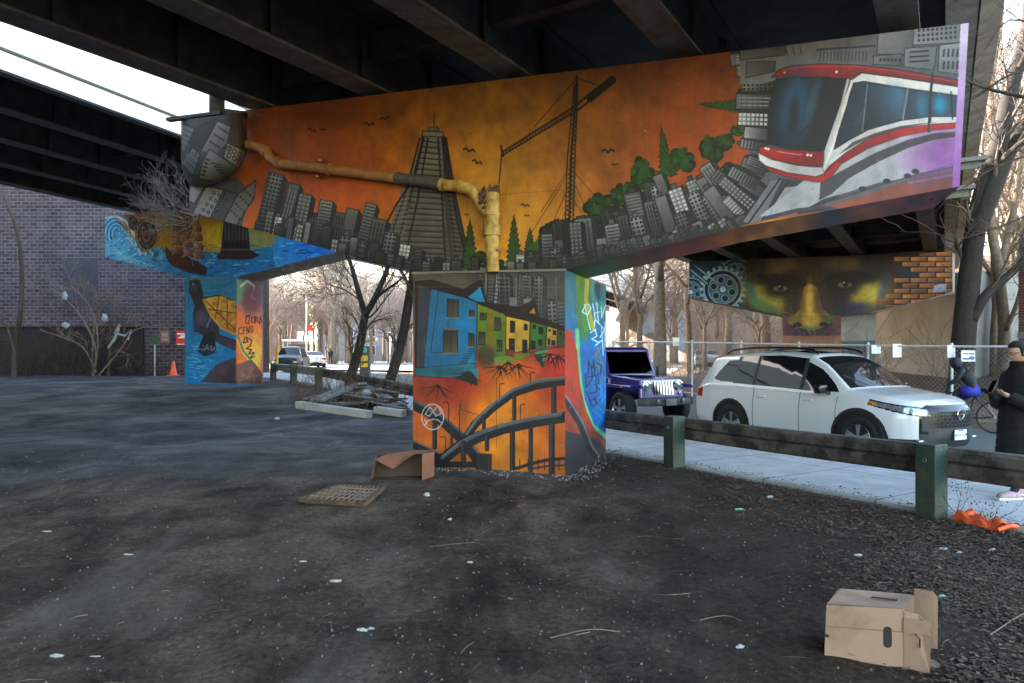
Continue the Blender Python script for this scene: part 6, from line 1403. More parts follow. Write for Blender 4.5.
# brick pier at extreme right
mb=MB(); mb.box((17.0,20.6,2.4),(2.6,2.2,5.6)); o=mb.build('brick_building',brickmat('red_brown_brick',(.20,.075,.06),(.27,.12,.09),(.34,.30,.28),.24,.085,.012,rot=(math.radians(90),0,0))); tag(o,'red brick building corner with pale bands at the right edge of the view','building')
for z in (4.6,2.2):
    MB().box((17.0,20.6,z),(2.64,2.24,.22)).build('stone_band',M['pale_concrete'],o)
# ================= STREET FURNITURE =================
def post(s,q=7.28): 
    p=sq(s,q); return Vector((p.x,p.y,g0(p.x,p.y)))
SP=[s_of(4.40,7.16),s_of(2.50,10.22)]; stp=SP[1]-SP[0]
rail=wroot('guard_rail',post(SP[0]),'weathered timber guard rail with dark green posts beside the sidewalk','guard rail')
k=-2; slist=[]
while SP[0]+stp*k<33: slist.append(SP[0]+stp*k); k+=1
rzp=math.atan2(RD.y,RD.x)
for i,s in enumerate(slist):
    p=post(s); mb=MB(); mb.box((p.x,p.y,p.z+.24),(.20,.24,1.0),rz=rzp); o=mb.build('post',M['green_post' if s<14 or s>24 else 'rail_wood'],rail,bevel=.014)
    if i%1==0:
        b=sq(s,7.28-.13); MB().lathe([(.018,0),(.018,.012),(0,.016)],10,Matrix.Translation((b.x,b.y,p.z+.58))@(Matrix.Rotation(rzp,4,'Z')@Matrix.Rotation(math.pi/2,4,'X'))).build('bolt',M['galv'],o)
for i in range(len(slist)-1):
    a=sq(slist[i],7.47); b=sq(slist[i+1],7.47); za,zb_=g0(a.x,a.y),g0(b.x,b.y)
    prof=[(-.07,.40),(.07,.40),(.085,.43),(.085,.52),(.055,.545),(.085,.57),(.085,.665),(.06,.70),(-.06,.70),(-.085,.665),(-.085,.575),(-.055,.545),(-.085,.515),(-.085,.43)]
    dd=(b-a).normalized(); nn=Vector((dd.y,-dd.x,0)); g=.004; L0=[a+dd*g+nn*x+Vector((0,0,z+za)) for x,z in prof]; n=14; mid=[]
    mb=MB(); segs=10; r=random.Random(i); 
    prevn=None; rings=[]
    for t in range(segs+1):
        u=t/segs; c=a.lerp(b,u); zz=za*(1-u)+zb_*u; dz=(.012*math.sin(u*5+i)); c=c-(dd*g if t==segs else -dd*g if t==0 else dd*0)
        rings+= [c+nn*(x+.004*math.sin(u*9+x*40))+Vector((0,0,z+zz+dz*.5)) for x,z in prof]
    mb.add(rings,[(t*n+j,t*n+(j+1)%n,(t+1)*n+(j+1)%n,(t+1)*n+j)[::-1] for t in range(segs) for j in range(n)]+[tuple(range(n)),tuple(reversed(range(segs*n,segs*n+n)))])
    o=mb.build('rail',M['rail_wood'] if slist[i]<24 else M['rail_steel_pale'],rail)
M['sign_faded']=mat('faded_print',(.42,.33,.28),.8,var=.4,scale=9)
# chain link fence
fq=17.65; fl=wroot('chain_link_fence',sq(11,fq,g0(*sq(11,fq).xy)),'white-piped chain link fence on the far side of the street','fence')
s0,s1=4.6,25.5; fp=lambda s,z:Vector((sq(s,fq).x,sq(s,fq).y,g0(*sq(s,fq).xy)*.7+z))
s=s0
while s<=s1+.01: MB().tube([fp(s,-.2),fp(s,1.86)],.032,8).build('post',M['white_pipe'],fl); s+=2.09
MB().tube([fp(s0+(s1-s0)*i/12,1.78) for i in range(13)],.026,8).build('top_rail',M['white_pipe'],fl); MB().tube([fp(s0+(s1-s0)*i/12,.06) for i in range(13)],.015,6).build('bottom_wire',M['galv'],fl)
mb=MB(); s=s0; st_=.11
while s<s1:
    for a,b_ in ((0,1.74),(1.74,0)):
        mb.tube([fp(s,a+.04),fp(min(s+1.74,s1),b_+.04)],.0032,3,cap=False)
    s+=st_
mb.build('wire_mesh',M['galv'],fl)
def sign(x,y,z,w,h,m,label,rz=0,post_h=0,lines=2,mline='ink',txt=None,tm=None,ts=.2):
    e=wroot('sign',(x,y,z-h/2),label,'sign'); rt=Matrix.Rotation(rz,3,'Z')
    p=MB().box((x,y,z),(w,.02,h),rz=rz).build('sign_panel',M[m],e,bevel=.004)
    if txt: 
        for (cx9,cz9,w9,h9) in txt: MB().box(Vector((x,y,z+cz9*h))+rt@Vector((cx9*w,-.013,0)),(w9*w,.006,h9*h),rz=rz).build('lettering_bar',M[tm or mline],p)
    if post_h: MB().tube([(x,y+.04,z-post_h),(x,y+.04,z+h/2)],.035,8).build('sign_post',M['galv'],e)
    return e
def fsign(px,s_hint,dz,w,h,m,label,**k):
    X=(px-512)/700; Y=(fq-.06)/(.853*X+.521); return sign(X*Y,Y,g0(X*Y,Y)*.7+1.78+dz,w,h,m,label,rz=math.atan2(-.853,.521)+math.pi/2-.25-.6*0,**k)
fsign(676,0,.02,.25,.3,'sign_white','small white notice on the fence above the indigo car bonnet')
fsign(876,0,-.1,.3,.22,'sign_white','small white notice on the fence behind the SUV roof')
fsign(897,0,-.12,.28,.34,'sign_white','tall white notice on the fence in front of the sunlit retaining wall')
fsign(951,0,-.12,.24,.3,'sign_white','small white notice on the fence against the dark leaning trunk')
fsign(968,0,-.22,.42,.26,'sign_white','wide white and blue notice on the fence above the cyclist',txt=[(-.2,.2,.35,.12),(.22,.2,.38,.12),(0,-.25,.85,.14),(.25,-.1,.35,.12)],tm='ink_blue')
sign(-17.62,37.3,2.45,.56,.78,'sign_red','red rectangular sign with white lettering beside the turtle column',txt=[(-.15,.28,.5,.10),(.25,.26,.4,.10),(.12,.12,.45,.10),(0,.02,.6,.08),(0,-.42,.8,.05)],tm='ink_white')
sign(-18.3,36.9,2.5,.50,.66,'sign_orange','faded orange sign on the brick wall left of the red sign',txt=[(0,-.2,.75,.2),(0,.15,.6,.3)],tm='sign_faded')
sign(-18.75,36.7,2.35,.46,.52,'sign_green','faded green and brown sign on a thin post left of the orange sign',post_h=2.0)
e=wroot('sign_post',(-17.6,60,.45),'tall thin street pole with small red and white sign far away','street sign'); MB().tube([(-17.6,60,.2),(-17.6,60,6.7)],.07,8).build('pole',M['galv'],e); MB().box((-17.3,59.9,3.8),(.5,.03,.55)).build('red_sign',M['sign_red'],e); MB().box((-18.1,59.9,3.1),(.6,.03,.8)).build('white_sign',M['sign_white'],e); MB().box((-17.5,59.9,2.9),(.8,.03,.5)).build('white_sign',M['sign_white'],e)
# pay machine
X,Y=-5.45,26; z=g0(X,Y); e=wroot('parking_machine',(X,Y,z),'grey parking pay machine with solar hood between the two dark trees','parking machine')
MB().box((X,Y,z+.75),(.36,.3,1.5)).build('cabinet',mat('machine_grey',(.05,.055,.06),.5),e,bevel=.03); MB().hexa([(X-.35,Y-.25,z+1.55),(X+.42,Y-.25,z+1.68),(X+.42,Y+.2,z+1.72),(X-.35,Y+.2,z+1.6)],[(X-.35,Y-.25,z+1.60),(X+.42,Y-.25,z+1.8),(X+.42,Y+.2,z+1.84),(X-.35,Y+.2,z+1.65)]).build('solar_hood',M['gloss_black'],e)
MB().lathe([(0,0),(.11,0),(.11,.02),(0,.02)],16,Matrix.Translation((X,Y-.16,z+1.36))@Matrix.Rotation(math.pi/2,4,'X')).build('green_roundel',mat('sign_teal',(.05,.42,.32),.5),e); MB().box((X,Y-.16,z+1.05),(.24,.02,.2)).build('yellow_label',M['yellow'],e); MB().box((X,Y-.16,z+.80),(.24,.02,.14)).build('yellow_label',M['yellow'],e)
# utility pole + wires, yellow bollard, cone
X,Y=-15.0,42.5; e=wroot('utility_pole',(X,Y,.45),'grey wooden utility pole right behind the turtle column','utility pole'); MB().tube([(X,Y,0),(X,Y,6),(X,Y,13)],[.27,.24,.2],12).build('pole',M['pole_wood'],e,smooth=True); MB().box((X,Y-.1,11.5),(2.4,.14,.14)).build('crossarm',M['pole_wood'],e)
for i,(za,zb_) in enumerate(((9.6,9.0),(8.6,8.0),(7.2,8.3))):
    P=[Vector((X+.2,Y+.3*i,za)).lerp(Vector((6,70+4*i,zb_+2)),t/14)-Vector((0,0,2.6*4*(t/14)*(1-t/14)*.45)) for t in range(15)]
    o=MB().tube(P,.035,5).build('overhead_wire',M['galv']); tag(o,['highest sagging overhead wire crossing the far street','middle sagging overhead wire crossing the far street','lowest overhead wire, sagging least, above the far street'][i],'overhead wire','wires over the far street')
X,Y=-14.6,43.5; o=MB().tube([(X,Y,.2),(X,Y,2.0)],.085,12).build('bollard',M['yellow']); tag(o,'yellow steel bollard just right of the utility pole','bollard')
def cone(x,y,label):
    z=g0(x,y); e=wroot('traffic_cone',(x,y,z),label,'traffic cone'); MB().lathe([(.22,.04),(.19,.04),(.05,.78),(.04,.8),(0,.8)],20,Matrix.Translation((x,y,z))).build('cone_body',M['orange_plastic'],e,smooth=True); MB().box((x,y,z+.02),(.5,.5,.05)).build('base',M['orange_plastic'],e,bevel=.01)
cone(-17.9,37.0,'orange traffic cone standing under the red sign by the brick wall')
# ================= TREES =================
def grow(T,Wd,p,d,L,r,lvl,maxl,rnd,nch=4,droop=0,curl=.25,minr=.004,spread=.75,up=.12):
    seg=5 if lvl<2 else 4 if lvl<maxl else 3; pts=[Vector(p)]; dd=Vector(d).normalized(); rad=[r]
    for i in range(seg):
        dd=(dd+Vector((rnd.gauss(0,curl),rnd.gauss(0,curl),rnd.gauss(0,curl)+up-droop))*.6).normalized(); pts.append(pts[-1]+dd*L/seg); rad.append(max(minr,r*(1-.62*(i+1)/seg)))
    (T if lvl<=0 else Wd).tube(pts,rad,7 if lvl==0 else 5 if lvl==1 else 3,cap=lvl<2)
    if lvl>=maxl: return
    n=nch+(1 if lvl==0 else 0)
    for k in range(n):
        u=.28+.72*(k+rnd.random()*.8)/n; i=min(seg-1,int(u*seg)); f=u*seg-i; q=pts[i].lerp(pts[min(i+1,seg)],min(1,f)); rr=rad[i]
        ax=dd.cross(Vector((rnd.gauss(0,1),rnd.gauss(0,1),rnd.gauss(0,1))))
        if ax.length<1e-4: continue
        nd=(pts[min(i+1,seg)]-pts[i]).normalized(); nd=Matrix.Rotation(spread*(.6+.7*rnd.random()),3,ax.normalized())@nd
        grow(T,Wd,q,nd,L*(.52+.22*rnd.random()),rr*.62,lvl+1,maxl,rnd,nch,droop,curl*1.1,minr,spread,up)
def proto_tree(seed,h,r,maxl=4,nch=5,bark='bark',tw='twig',spread=.75,lean=(0,0),minr=.01):
    rnd=random.Random(seed); T=MB(); W=MB()
    pts=[Vector((lean[0]*t*t*h,lean[1]*t*t*h,h*.42*t-.3*(1-t)))+Vector((rnd.gauss(0,.05),rnd.gauss(0,.05),0))*t for t in [i/5 for i in range(6)]]
    T.tube(pts,[r*(1.25-.5*i/5) for i in range(6)],9)
    for k in range(4):
        a=k*1.57+rnd.random(); grow(T,W,pts[5-(k%2)],Vector((math.cos(a)*.55,math.sin(a)*.55,1)),h*.36,r*.55,0,maxl,rnd,nch,minr=minr,spread=spread)
    return T,W
def tree(T,W,loc,rz,label,group=None,bark='bark',tw='twig',name='bare_tree',sc_=1):
    e=empty(name,loc,rz,label,'tree',group); e.scale=(sc_,)*3; T.build('trunk',M[bark],e,smooth=True); W.build('crown',M[tw],e); return e
protos=[]
used=[False]*5
PT=[proto_tree(11,11,.20,3,5,minr=.010),proto_tree(12,13,.26,3,6,minr=.012),proto_tree(13,9,.14,3,5,minr=.009),proto_tree(14,12,.17,3,5,lean=(.02,.01),minr=.010),proto_tree(15,8,.12,3,6,minr=.009)]
roots={}
def bg_tree(k,x,y,rz,s,label,group,bark='bark_pale',tw='twig'):
    z=g0(x,y)-.1; key=(k,bark,tw)
    if key not in roots: roots[key]=e=tree(PT[k][0],PT[k][1],(x,y,z),rz,label,group,bark,tw); e.scale=(s,)*3; return e
    e=copy_tree(roots[key]); e.location=(x,y,z); e.rotation_euler=(0,0,rz); e.scale=(s,)*3; tag(e,label,'tree',group); return e
rt=random.Random(21)
XY=lambda px,Y:((px-512)/700*Y,Y)
# named pale trees behind fence
for i,(px,Y,k,s,lab) in enumerate(((660,31,1,1.0,'thick pale-barked bare tree with several stems right of the indigo car roof'),(640,37,2,1.1,'slim bare tree left of the thick pale-barked tree behind the fence'),(690,40,3,1.0,'slender bare tree just left of the gears on the face pier'),(622,44,0,1.0,'bare tree in front of the far end of the white fascia'))):
    x,y=XY(px,Y); bg_tree(k,x,y,i*1.3,s,lab,None)
for i in range(26):
    px=rt.uniform(610,800); Y=rt.uniform(44,78); x,y=XY(px,Y); bg_tree(rt.randrange(5),x,y,rt.random()*6.28,rt.uniform(.7,1.15),'bare winter tree in the thicket on the slope behind the fence','trees on the slope behind the fence')
for i in range(24):
    px=rt.uniform(985,1130); Y=rt.uniform(25,60); x,y=XY(px,Y); bg_tree(rt.randrange(5),x,y,rt.random()*6.28,rt.uniform(.8,1.3),'bare winter tree on the sunlit bank right of the bridge','trees on the bank right of the bridge')
for i in range(44):
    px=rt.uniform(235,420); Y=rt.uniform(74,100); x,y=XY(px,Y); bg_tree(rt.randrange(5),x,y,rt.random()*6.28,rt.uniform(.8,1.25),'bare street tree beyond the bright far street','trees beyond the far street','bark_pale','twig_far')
for i in range(12):
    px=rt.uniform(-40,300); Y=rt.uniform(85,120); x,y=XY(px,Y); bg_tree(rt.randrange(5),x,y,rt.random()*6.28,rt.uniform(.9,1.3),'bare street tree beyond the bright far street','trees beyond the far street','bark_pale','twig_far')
# hand-placed trees: limbs given as lists of (px,py) at a depth
def limb_tree(label,Y,limbs,bark,tw,seed,lvl=2,nch=6,L=1.4,minr=.006,name='bare_tree',twr=.3,spread=.8,dy=.25):
    rnd=random.Random(seed); b=limbs[0][0][0]; p0=at(b[0],b[1],Y); e=wroot(name,p0,label,'tree'); T=MB(); W=MB()
    for pts,r0,r1 in limbs:
        P=smoothpath([at(x,y,Y+dy*rnd.uniform(-1,1)*(j>0)) for j,(x,y) in enumerate(pts)],4); n=len(P); R=[r0+(r1-r0)*i/(n-1) for i in range(n)]
        if r0*700/Y>1.4: T.tube(P,R,9)
        else: W.tube(P,R,5)
        for i in range(max(2,int(n*.3)),n,2 if n>10 else 1):
            d=(P[i]-P[i-1]).normalized(); ax=Vector((rnd.gauss(0,1),rnd.gauss(0,1),rnd.gauss(0,1))); nd=Matrix.Rotation(spread*(.5+.8*rnd.random()),3,ax.normalized())@d
            grow(T,W,P[i],nd,L*(.5+.8*rnd.random()),max(minr*1.3,R[i]*twr),1,1+lvl,rnd,nch,minr=minr,spread=spread)
    T.build('trunk',M[bark],e,smooth=True)
    W.build('crown',M[tw],e); return e
limb_tree('dark forked bare tree leaning right behind the debris mound',21.5,[([(346,398),(352,372),(360,345),(365,315)],.17,.12),([(365,315),(358,290),(350,262),(338,238)],.10,.04),([(365,315),(374,300),(383,280),(390,262),(400,235)],.11,.05),([(374,300),(386,290),(400,280),(415,262)],.05,.02),([(360,300),(345,290),(330,285)],.03,.015)],'bark_dark','twig_dark',3,2,5,1.1,.006)
limb_tree('dark straight trunk leaning right close to the near pier',21.0,[([(384,400),(392,375),(402,340),(409,300),(413,275),(414,240)],.17,.11),([(413,275),(424,255),(430,235)],.08,.04),([(411,290),(400,268),(392,250)],.06,.03)],'bark_dark','twig_dark',4,2,5,1.1,.006)
limb_tree('large dark forked trunk leaning right in front of the retaining wall',20.5,[([(952,425),(960,380),(964,330),(970,270),(976,225),(986,180),(1000,140),(1010,90),(1030,20),(1040,-60)],.36,.17),([(974,235),(990,200),(1010,150),(1035,110),(1060,40)],.25,.14),([(972,320),(985,296),(1003,280),(1030,255),(1060,225)],.15,.09)],'bark_dark','twig_dark',5,2,5,1.6,.007)
limb_tree('pale twisting bare tree catching the sun at the far right of the sky',24,[([(1000,400),(1004,330),(998,270),(990,210),(996,150),(990,90),(1000,20),(1004,-60)],.20,.08),([(998,270),(1012,220),(1020,160),(1018,90),(1024,0)],.12,.06),([(992,200),(982,160),(985,110),(975,60)],.07,.03),([(1006,330),(1018,300),(1026,260)],.09,.05)],'bark_pale','twig',6,3,4,1.6,.007)
limb_tree('roadside tree outside the view reaching dark twigs across the streetcar mural',8.3,[([(1120,430),(1130,250),(1120,80),(1110,-120)],.16,.08),([(1122,120),(1075,108),(1024,97),(985,88),(955,75),(915,62)],.035,.006),([(1124,70),(1070,60),(1010,75),(975,98),(945,108)],.02,.004),([(1124,160),(1060,150),(1000,165),(960,190),(930,200)],.018,.004),([(1128,220),(1060,205),(1005,225),(960,240)],.02,.004),([(1120,20),(1060,30),(1010,20),(985,50)],.02,.004)],'bark','twig_dark',7,1,2,.6,.0028,dy=.12)
# shrubs growing by the near cap's left end
def shrub(label,p,n,h,r,spreadr,m,seed,name='bare_shrub',gr=None,lv=1,up=.1,stem=None):
    rnd=random.Random(seed); W=MB(); p=Vector(p)
    for k in range(n):
        a=rnd.random()*6.28; el=rnd.uniform(.2,1.0); d=Vector((math.cos(a)*math.cos(el),math.sin(a)*math.cos(el),math.sin(el)+.25)); q=p+Vector((rnd.gauss(0,spreadr),rnd.gauss(0,spreadr*.5),0))
        grow(W,W,q,d,h*rnd.uniform(.5,1.1),r,1,1+lv,rnd,4,curl=.22,minr=r*.32,up=up)
    o=W.build(name,M[m]); tag(o,label,'shrub',gr); return o
pp=at(176,216,13.6); 
W=MB(); rnd=random.Random(9)
for k in range(30):
    a=rnd.uniform(-2.6,-.3); q=at(rnd.uniform(168,198),rnd.uniform(196,226),13.0+rnd.uniform(-.3,.5)); d=Vector((-rnd.uniform(.2,1),rnd.gauss(0,.3),rnd.uniform(-.7,.5)))
    grow(W,W,q,d,rnd.uniform(.4,.8),.0065,1,3,rnd,4,curl=.3,minr=.0022,up=.28)
W.tube([at(180,212,13.2),at(196,216,13.4),at(212,208,13.4)],[.02,.03,.035],6)
o=W.build('bare_shrub',M['twig_grey']); tag(o,'silvery bare vine bush spraying out at the left end of the orange mural','shrub')
# wall plants on the left
limb_tree('thin dark sapling in front of the brick wall at the far left edge',33,[([(14,385),(15,350),(20,315),(22,275),(18,235),(8,205),(2,190)],.13,.05),([(20,260),(8,254),(-6,250)],.05,.02),([(15,355),(8,330),(0,318)],.05,.03)],'bark','twig_dark',8,1,2,.9,.01)
limb_tree('leafless arching wall shrub tallest under the plastic bags',36,[([(92,384),(96,350),(82,318),(66,300),(48,286)],.06,.02),([(92,380),(98,345),(92,310),(70,285)],.05,.02),([(93,380),(94,330),(110,300),(150,300)],.05,.015),([(96,372),(85,350),(70,340),(40,330)],.05,.02),([(95,380),(120,350),(135,330),(165,325)],.05,.02)],'twig','twig',10,2,4,1.5,.009,name='wall_shrub')
limb_tree('slim upright dead sapling beside the tangled white bag',36,[([(108,382),(110,350),(110,310)],.07,.03),([(110,345),(116,330),(120,318)],.03,.015)],'bark','twig_dark',12,1,3,.8,.01)
rs=random.Random(31)
W=MB()
for i in range(240):
    x=rs.uniform(-27.6,-18.4) if i<190 else rs.uniform(-29,-17.5); y=rs.uniform(35.6,37.6)
    grow(W,W,(x,y,.42),(rs.gauss(0,.5),rs.gauss(0,.3),1),rs.uniform(.6,1.9)*(1.2 if -26<x<-20 else .7),.014,1,2,rs,3,curl=.3,minr=.006)
o=W.build('brush',mat('dark_brush_stems',(.055,.040,.032),.9,var=.4,scale=3)); o['kind']='stuff'
W=MB()
for i in range(620):
    px=rs.uniform(600,1100); Y=rs.uniform(23,48); x,y=XY(px,Y)
    if 16.3<x<20.5 and 25.5<y<39: continue
    if q_of(x,y)<18.6: continue
    if Y>33 and rs.random()<.3: pass
    grow(W,W,(x,y,g0(x,y)-.1),(rs.gauss(0,.5),rs.gauss(0,.3),1),rs.uniform(.6,2.4),.014,1,2,rs,3,curl=.35,minr=.007)
o=W.build('undergrowth',M['twig']); o['kind']='stuff'
W=MB()
for i in range(260):
    px=rs.uniform(292,414); Y=rs.uniform(17.5,24); x,y=XY(px,Y)
    if q_of(x,y)>7.1: continue
    grow(W,W,(x,y,g0(x,y)-.05),(rs.gauss(0,.7),rs.gauss(0,.4),.9),rs.uniform(.3,1.0)*(1.3 if px>330 else .8),.008,1,2,rs,3,curl=.35,minr=.004)
o=W.build('dry_weeds',mat('dead_brown_stems',(.13,.075,.05),.9,var=.4,scale=3)); o['kind']='stuff'
# ================= LITTER, BOXES, SMALL THINGS =================
def gz_(x,y): return max(gzfull(x,y),g0(x,y)+.03) if q_of(x,y)>7.44 else gzfull(x,y)
def gp(px,py):   # point on the near ground under a pixel
    z=0
    for _ in range(6):
        Y=F*(H-z)/(py-HY); X=(px-CX)/F*Y; z=gz_(X,Y)
    return Vector((X,Y,z))
# near cardboard box (open end with flaps at right)
def sheet(name,pts,m,parent,th=.006):
    P=[Vector(p) for p in pts]; n=(P[1]-P[0]).cross(P[2]-P[0]).normalized()*th
    return MB().hexa([p-n/2 for p in P],[p+n/2 for p in P]).build(name,m,parent)
def near_box():
    A_=gp(824,655); B_=gp(904,668); Dz=Vector((0,0,1))
    h=.0; A_.z=B_.z=min(A_.z,B_.z)+.005; u=(B_-A_); Lw=u.length; u.normalize(); v=Vector((.62,.785,0)); 
    depth=.32; h=.31
    e=wroot('cardboard_box',A_,'pale cardboard box lying on its side with open flaps in the leaf litter','cardboard box')
    P=lambda a,b,c:A_+u*a+v*b+Dz*c
    w=Lw
    sk_=.0
    sheet('front_panel',[P(0,0,0),P(w,0,0),P(w,0,h),P(.012,0,h)],M['cardboard'],e); sheet('back_panel',[P(sk_,depth,0),P(w+sk_,depth,0),P(w+sk_,depth,h-.015),P(sk_,depth,h)],M['cardboard'],e)
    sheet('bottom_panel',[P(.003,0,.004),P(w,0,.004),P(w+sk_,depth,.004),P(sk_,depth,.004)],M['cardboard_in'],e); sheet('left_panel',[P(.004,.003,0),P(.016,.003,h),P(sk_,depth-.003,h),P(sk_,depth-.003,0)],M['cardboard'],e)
    tp=MB(); n=10; vs=[]
    for i in range(n+1):
        for j in range(n+1):
            a=i/n; b_=j/n; vs.append(P(.012+(w-.012)*a+sk_*b_,depth*b_,h-.015*b_*a-.012*math.sin(a*3.14)*math.sin(b_*3.14)+.004))
    tp.add(vs,[(i*(n+1)+j,(i+1)*(n+1)+j,(i+1)*(n+1)+j+1,i*(n+1)+j+1) for i in range(n) for j in range(n)]); t=tp.build('top_panel',M['cardboard'],e,smooth=True)
    sl=MB().hexa([P(.20,.19,h-.004),P(.34,.165,h-.006),P(.34,.18,h-.006),P(.20,.205,h-.004)],[P(.20,.19,h-.0005),P(.34,.165,h-.0005),P(.34,.18,h-.0005),P(.20,.205,h-.0005)]); sl.build('tape_slit',M['black_plastic'],t)
    # handle holes (dark recess) in front panel
    hp=[P(w*.80+.022*math.cos(a),-.0045,h*.50+(.035 if math.sin(a)>0 else -.035)+.022*math.sin(a)) for a in np.linspace(0,2*math.pi,20)[:-1]]
    MB().hexa(hp,[p+v*.003 for p in hp]).build('hand_hole',M['black_plastic'],e); hq=[P(.016+.013*math.cos(a),-.0045,h*.46+.010*math.sin(a)) for a in np.linspace(0,2*math.pi,12)[:-1]]; MB().hexa(hq,[p+v*.003 for p in hq]).build('small_hole',M['black_plastic'],e)
    # flaps
    tpe=MB(); tpe.hexa([P(.012,-.0045,h*.62),P(w,-.0045,h*.60),P(w,-.0035,h*.60),P(.012,-.0035,h*.62)],[P(.012,-.0045,h*.635),P(w,-.0045,h*.615),P(w,-.0035,h*.615),P(.012,-.0035,h*.635)]); tpe.build('crease',M['cardboard_dark'],e)
    f1=sheet('flap',[P(w+.001,-.004,-.0),P(w+.135,-.05,-.01),P(w+.14,-.045,h*.78),P(w+.07,-.01,h*.93),P(w,-.004,h*.96)],M['cardboard'],e)
    sheet('flap_fold',[P(w,-.012,h*.62),P(w+.139,-.06,h*.63),P(w+.135,-.055,h*.86),P(w,-.010,h*.86)],M['cardboard'],f1,.004)
    sc2=MB(); sc2.tube([P(w+.06,-.035,h*.62),P(w+.085,-.046,h*.55),P(w+.085,-.046,h*.40)],.004,5); sc2.build('torn_slot',M['black_plastic'],f1)
    f2=sheet('flap',[P(w+sk_,depth,0),P(w+sk_+.13,depth-.06,.02),P(w+sk_+.13,depth-.05,h*.98),P(w+sk_+.10,depth-.04,h*1.08),P(w+sk_,depth,h*1.08)],M['cardboard'],e)
    sheet('ground_flap',[P(w+.01,.03,.003),P(w+.17,.01,.006),P(w+.20,depth*.7,.008),P(w+.03,depth*.85,.006)],M['cardboard'],e)
near_box()
def mid_box():
    A_=gp(371,480); B_=gp(422,480.5); A_.z=B_.z=min(A_.z,B_.z); u=(B_-A_).normalized(); w=(B_-A_).length; v=Vector((-u.y,u.x,0)); h=.34; d=.42
    e=wroot('cardboard_box',A_,'brown collapsed cardboard box with sagging lid beside the near pier','cardboard box'); P=lambda a,b,c:A_+u*a+v*b+Vector((0,0,c))
    sheet('right_panel',[P(w,0,0),P(w+.14,d*.5,0.0),P(w+.14,d*.5,h),P(w,0,h)],M['cardboard_dark'],e); sheet('left_panel',[P(0,0,0),P(-.0,d*.6,0),P(.03,d*.6,h*.9),P(.05,0,h*.8)],M['cardboard_dark'],e)
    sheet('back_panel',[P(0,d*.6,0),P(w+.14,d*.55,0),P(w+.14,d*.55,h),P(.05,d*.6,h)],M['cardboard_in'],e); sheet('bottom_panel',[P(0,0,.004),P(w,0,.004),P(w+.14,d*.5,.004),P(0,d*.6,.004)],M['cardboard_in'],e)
    n=16; vs=[]
    for i in range(n+1):
        a=i/n
        for j in range(7):
            b_=j/6; sag=.17*max(0,1-abs(a-.40)/.45)**1.0*(1-b_)**1.3; vs.append(P(.03+(w-.03)*a+.14*b_+(.02)*(1-a),d*.55*b_-.01-.04*(1-b_)*max(0,1-abs(a-.4)/.4),h*(.86+.14*min(1,a*1.6))-sag+.02*b_))
    t=MB().add(vs,[(i*7+j,(i+1)*7+j,(i+1)*7+j+1,i*7+j+1) for i in range(n) for j in range(6)]).build('sagging_lid',M['cardboard_dark'],e,smooth=True)
mid_box()
# grate
G0=gp(300,503); G1=gp(364,508); G2=gp(383,491); G3=gp(338,489)
e=wroot('drain_grate',G0,'rusty square metal grate lying on the dirt','grate'); mb=MB(); up_=Vector((0,0,.035))
Q=[G0+up_,G1+up_,G2+up_,G3+up_]
for a,b_ in ((0,1),(1,2),(2,3),(3,0)): mb.bar(Q[a],Q[b_],.035,.045)
mb.build('frame',M['rust'],e); mb=MB()
for i in range(1,11): t=i/11; mb.bar(Q[0].lerp(Q[1],t)+Vector((0,0,.012)),Q[3].lerp(Q[2],t)+Vector((0,0,.012)),.014,.012)
for i in range(1,5): t=i/5; mb.bar(Q[0].lerp(Q[3],t)+Vector((0,0,.016)),Q[1].lerp(Q[2],t)+Vector((0,0,.016)),.02,.012)
mb.build('bars',mat('worn_rust',(.26,.17,.12),.8,var=.4,scale=12),e)
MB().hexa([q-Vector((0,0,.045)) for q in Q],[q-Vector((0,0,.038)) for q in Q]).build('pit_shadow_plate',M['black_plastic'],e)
# flattened orange cone by the rail
A_=gp(952,524); e=wroot('crushed_cone',A_,'flattened bright orange plastic cone lying at the foot of the green post','traffic cone')
c0=gp(956,520);c1=gp(1008,531); u=(c1-c0).normalized(); v=Vector((-u.y,u.x,0)); Ln=(c1-c0).length
vs=[];n=18;mq=10
for i in range(n+1):
    a=i/n
    for j in range(mq+1):
        b_=j/mq-.5; wd=.075+.10*a; hgt=.115*(1-.45*a)*math.cos(b_*3.0)+.018*math.sin(a*17+b_*9)+.01*math.sin(b_*22+a*5)
        vs.append(c0+u*(a*Ln)+v*(b_*2*wd)+Vector((0,0,.015+max(0,hgt))))
MB().add(vs,[(i*(mq+1)+j,(i+1)*(mq+1)+j,(i+1)*(mq+1)+j+1,i*(mq+1)+j+1) for i in range(n) for j in range(mq)]).build('folded_body',M['orange_plastic'],e)
vs=[]
for i in range(9):
    for j in range(5): a=i/8;b_=j/4; vs.append(c0+u*(.02+a*.2)+v*(.02+b_*.11)+Vector((0,0,.09+.03*math.sin(a*6)+.05*b_*(1-a))))
MB().add(vs,[(i*5+j,(i+1)*5+j,(i+1)*5+j+1,i*5+j+1) for i in range(8) for j in range(4)]).build('folded_rim',M['orange_plastic'],e)
MB().tube([c0+u*(Ln+.0)+v*.12+Vector((0,0,.03)),c0+u*(Ln+.015)+Vector((0,0,.05)),c0+u*Ln-v*.14+Vector((0,0,.02))],.022,8).build('base_edge',M['orange_plastic'],e)
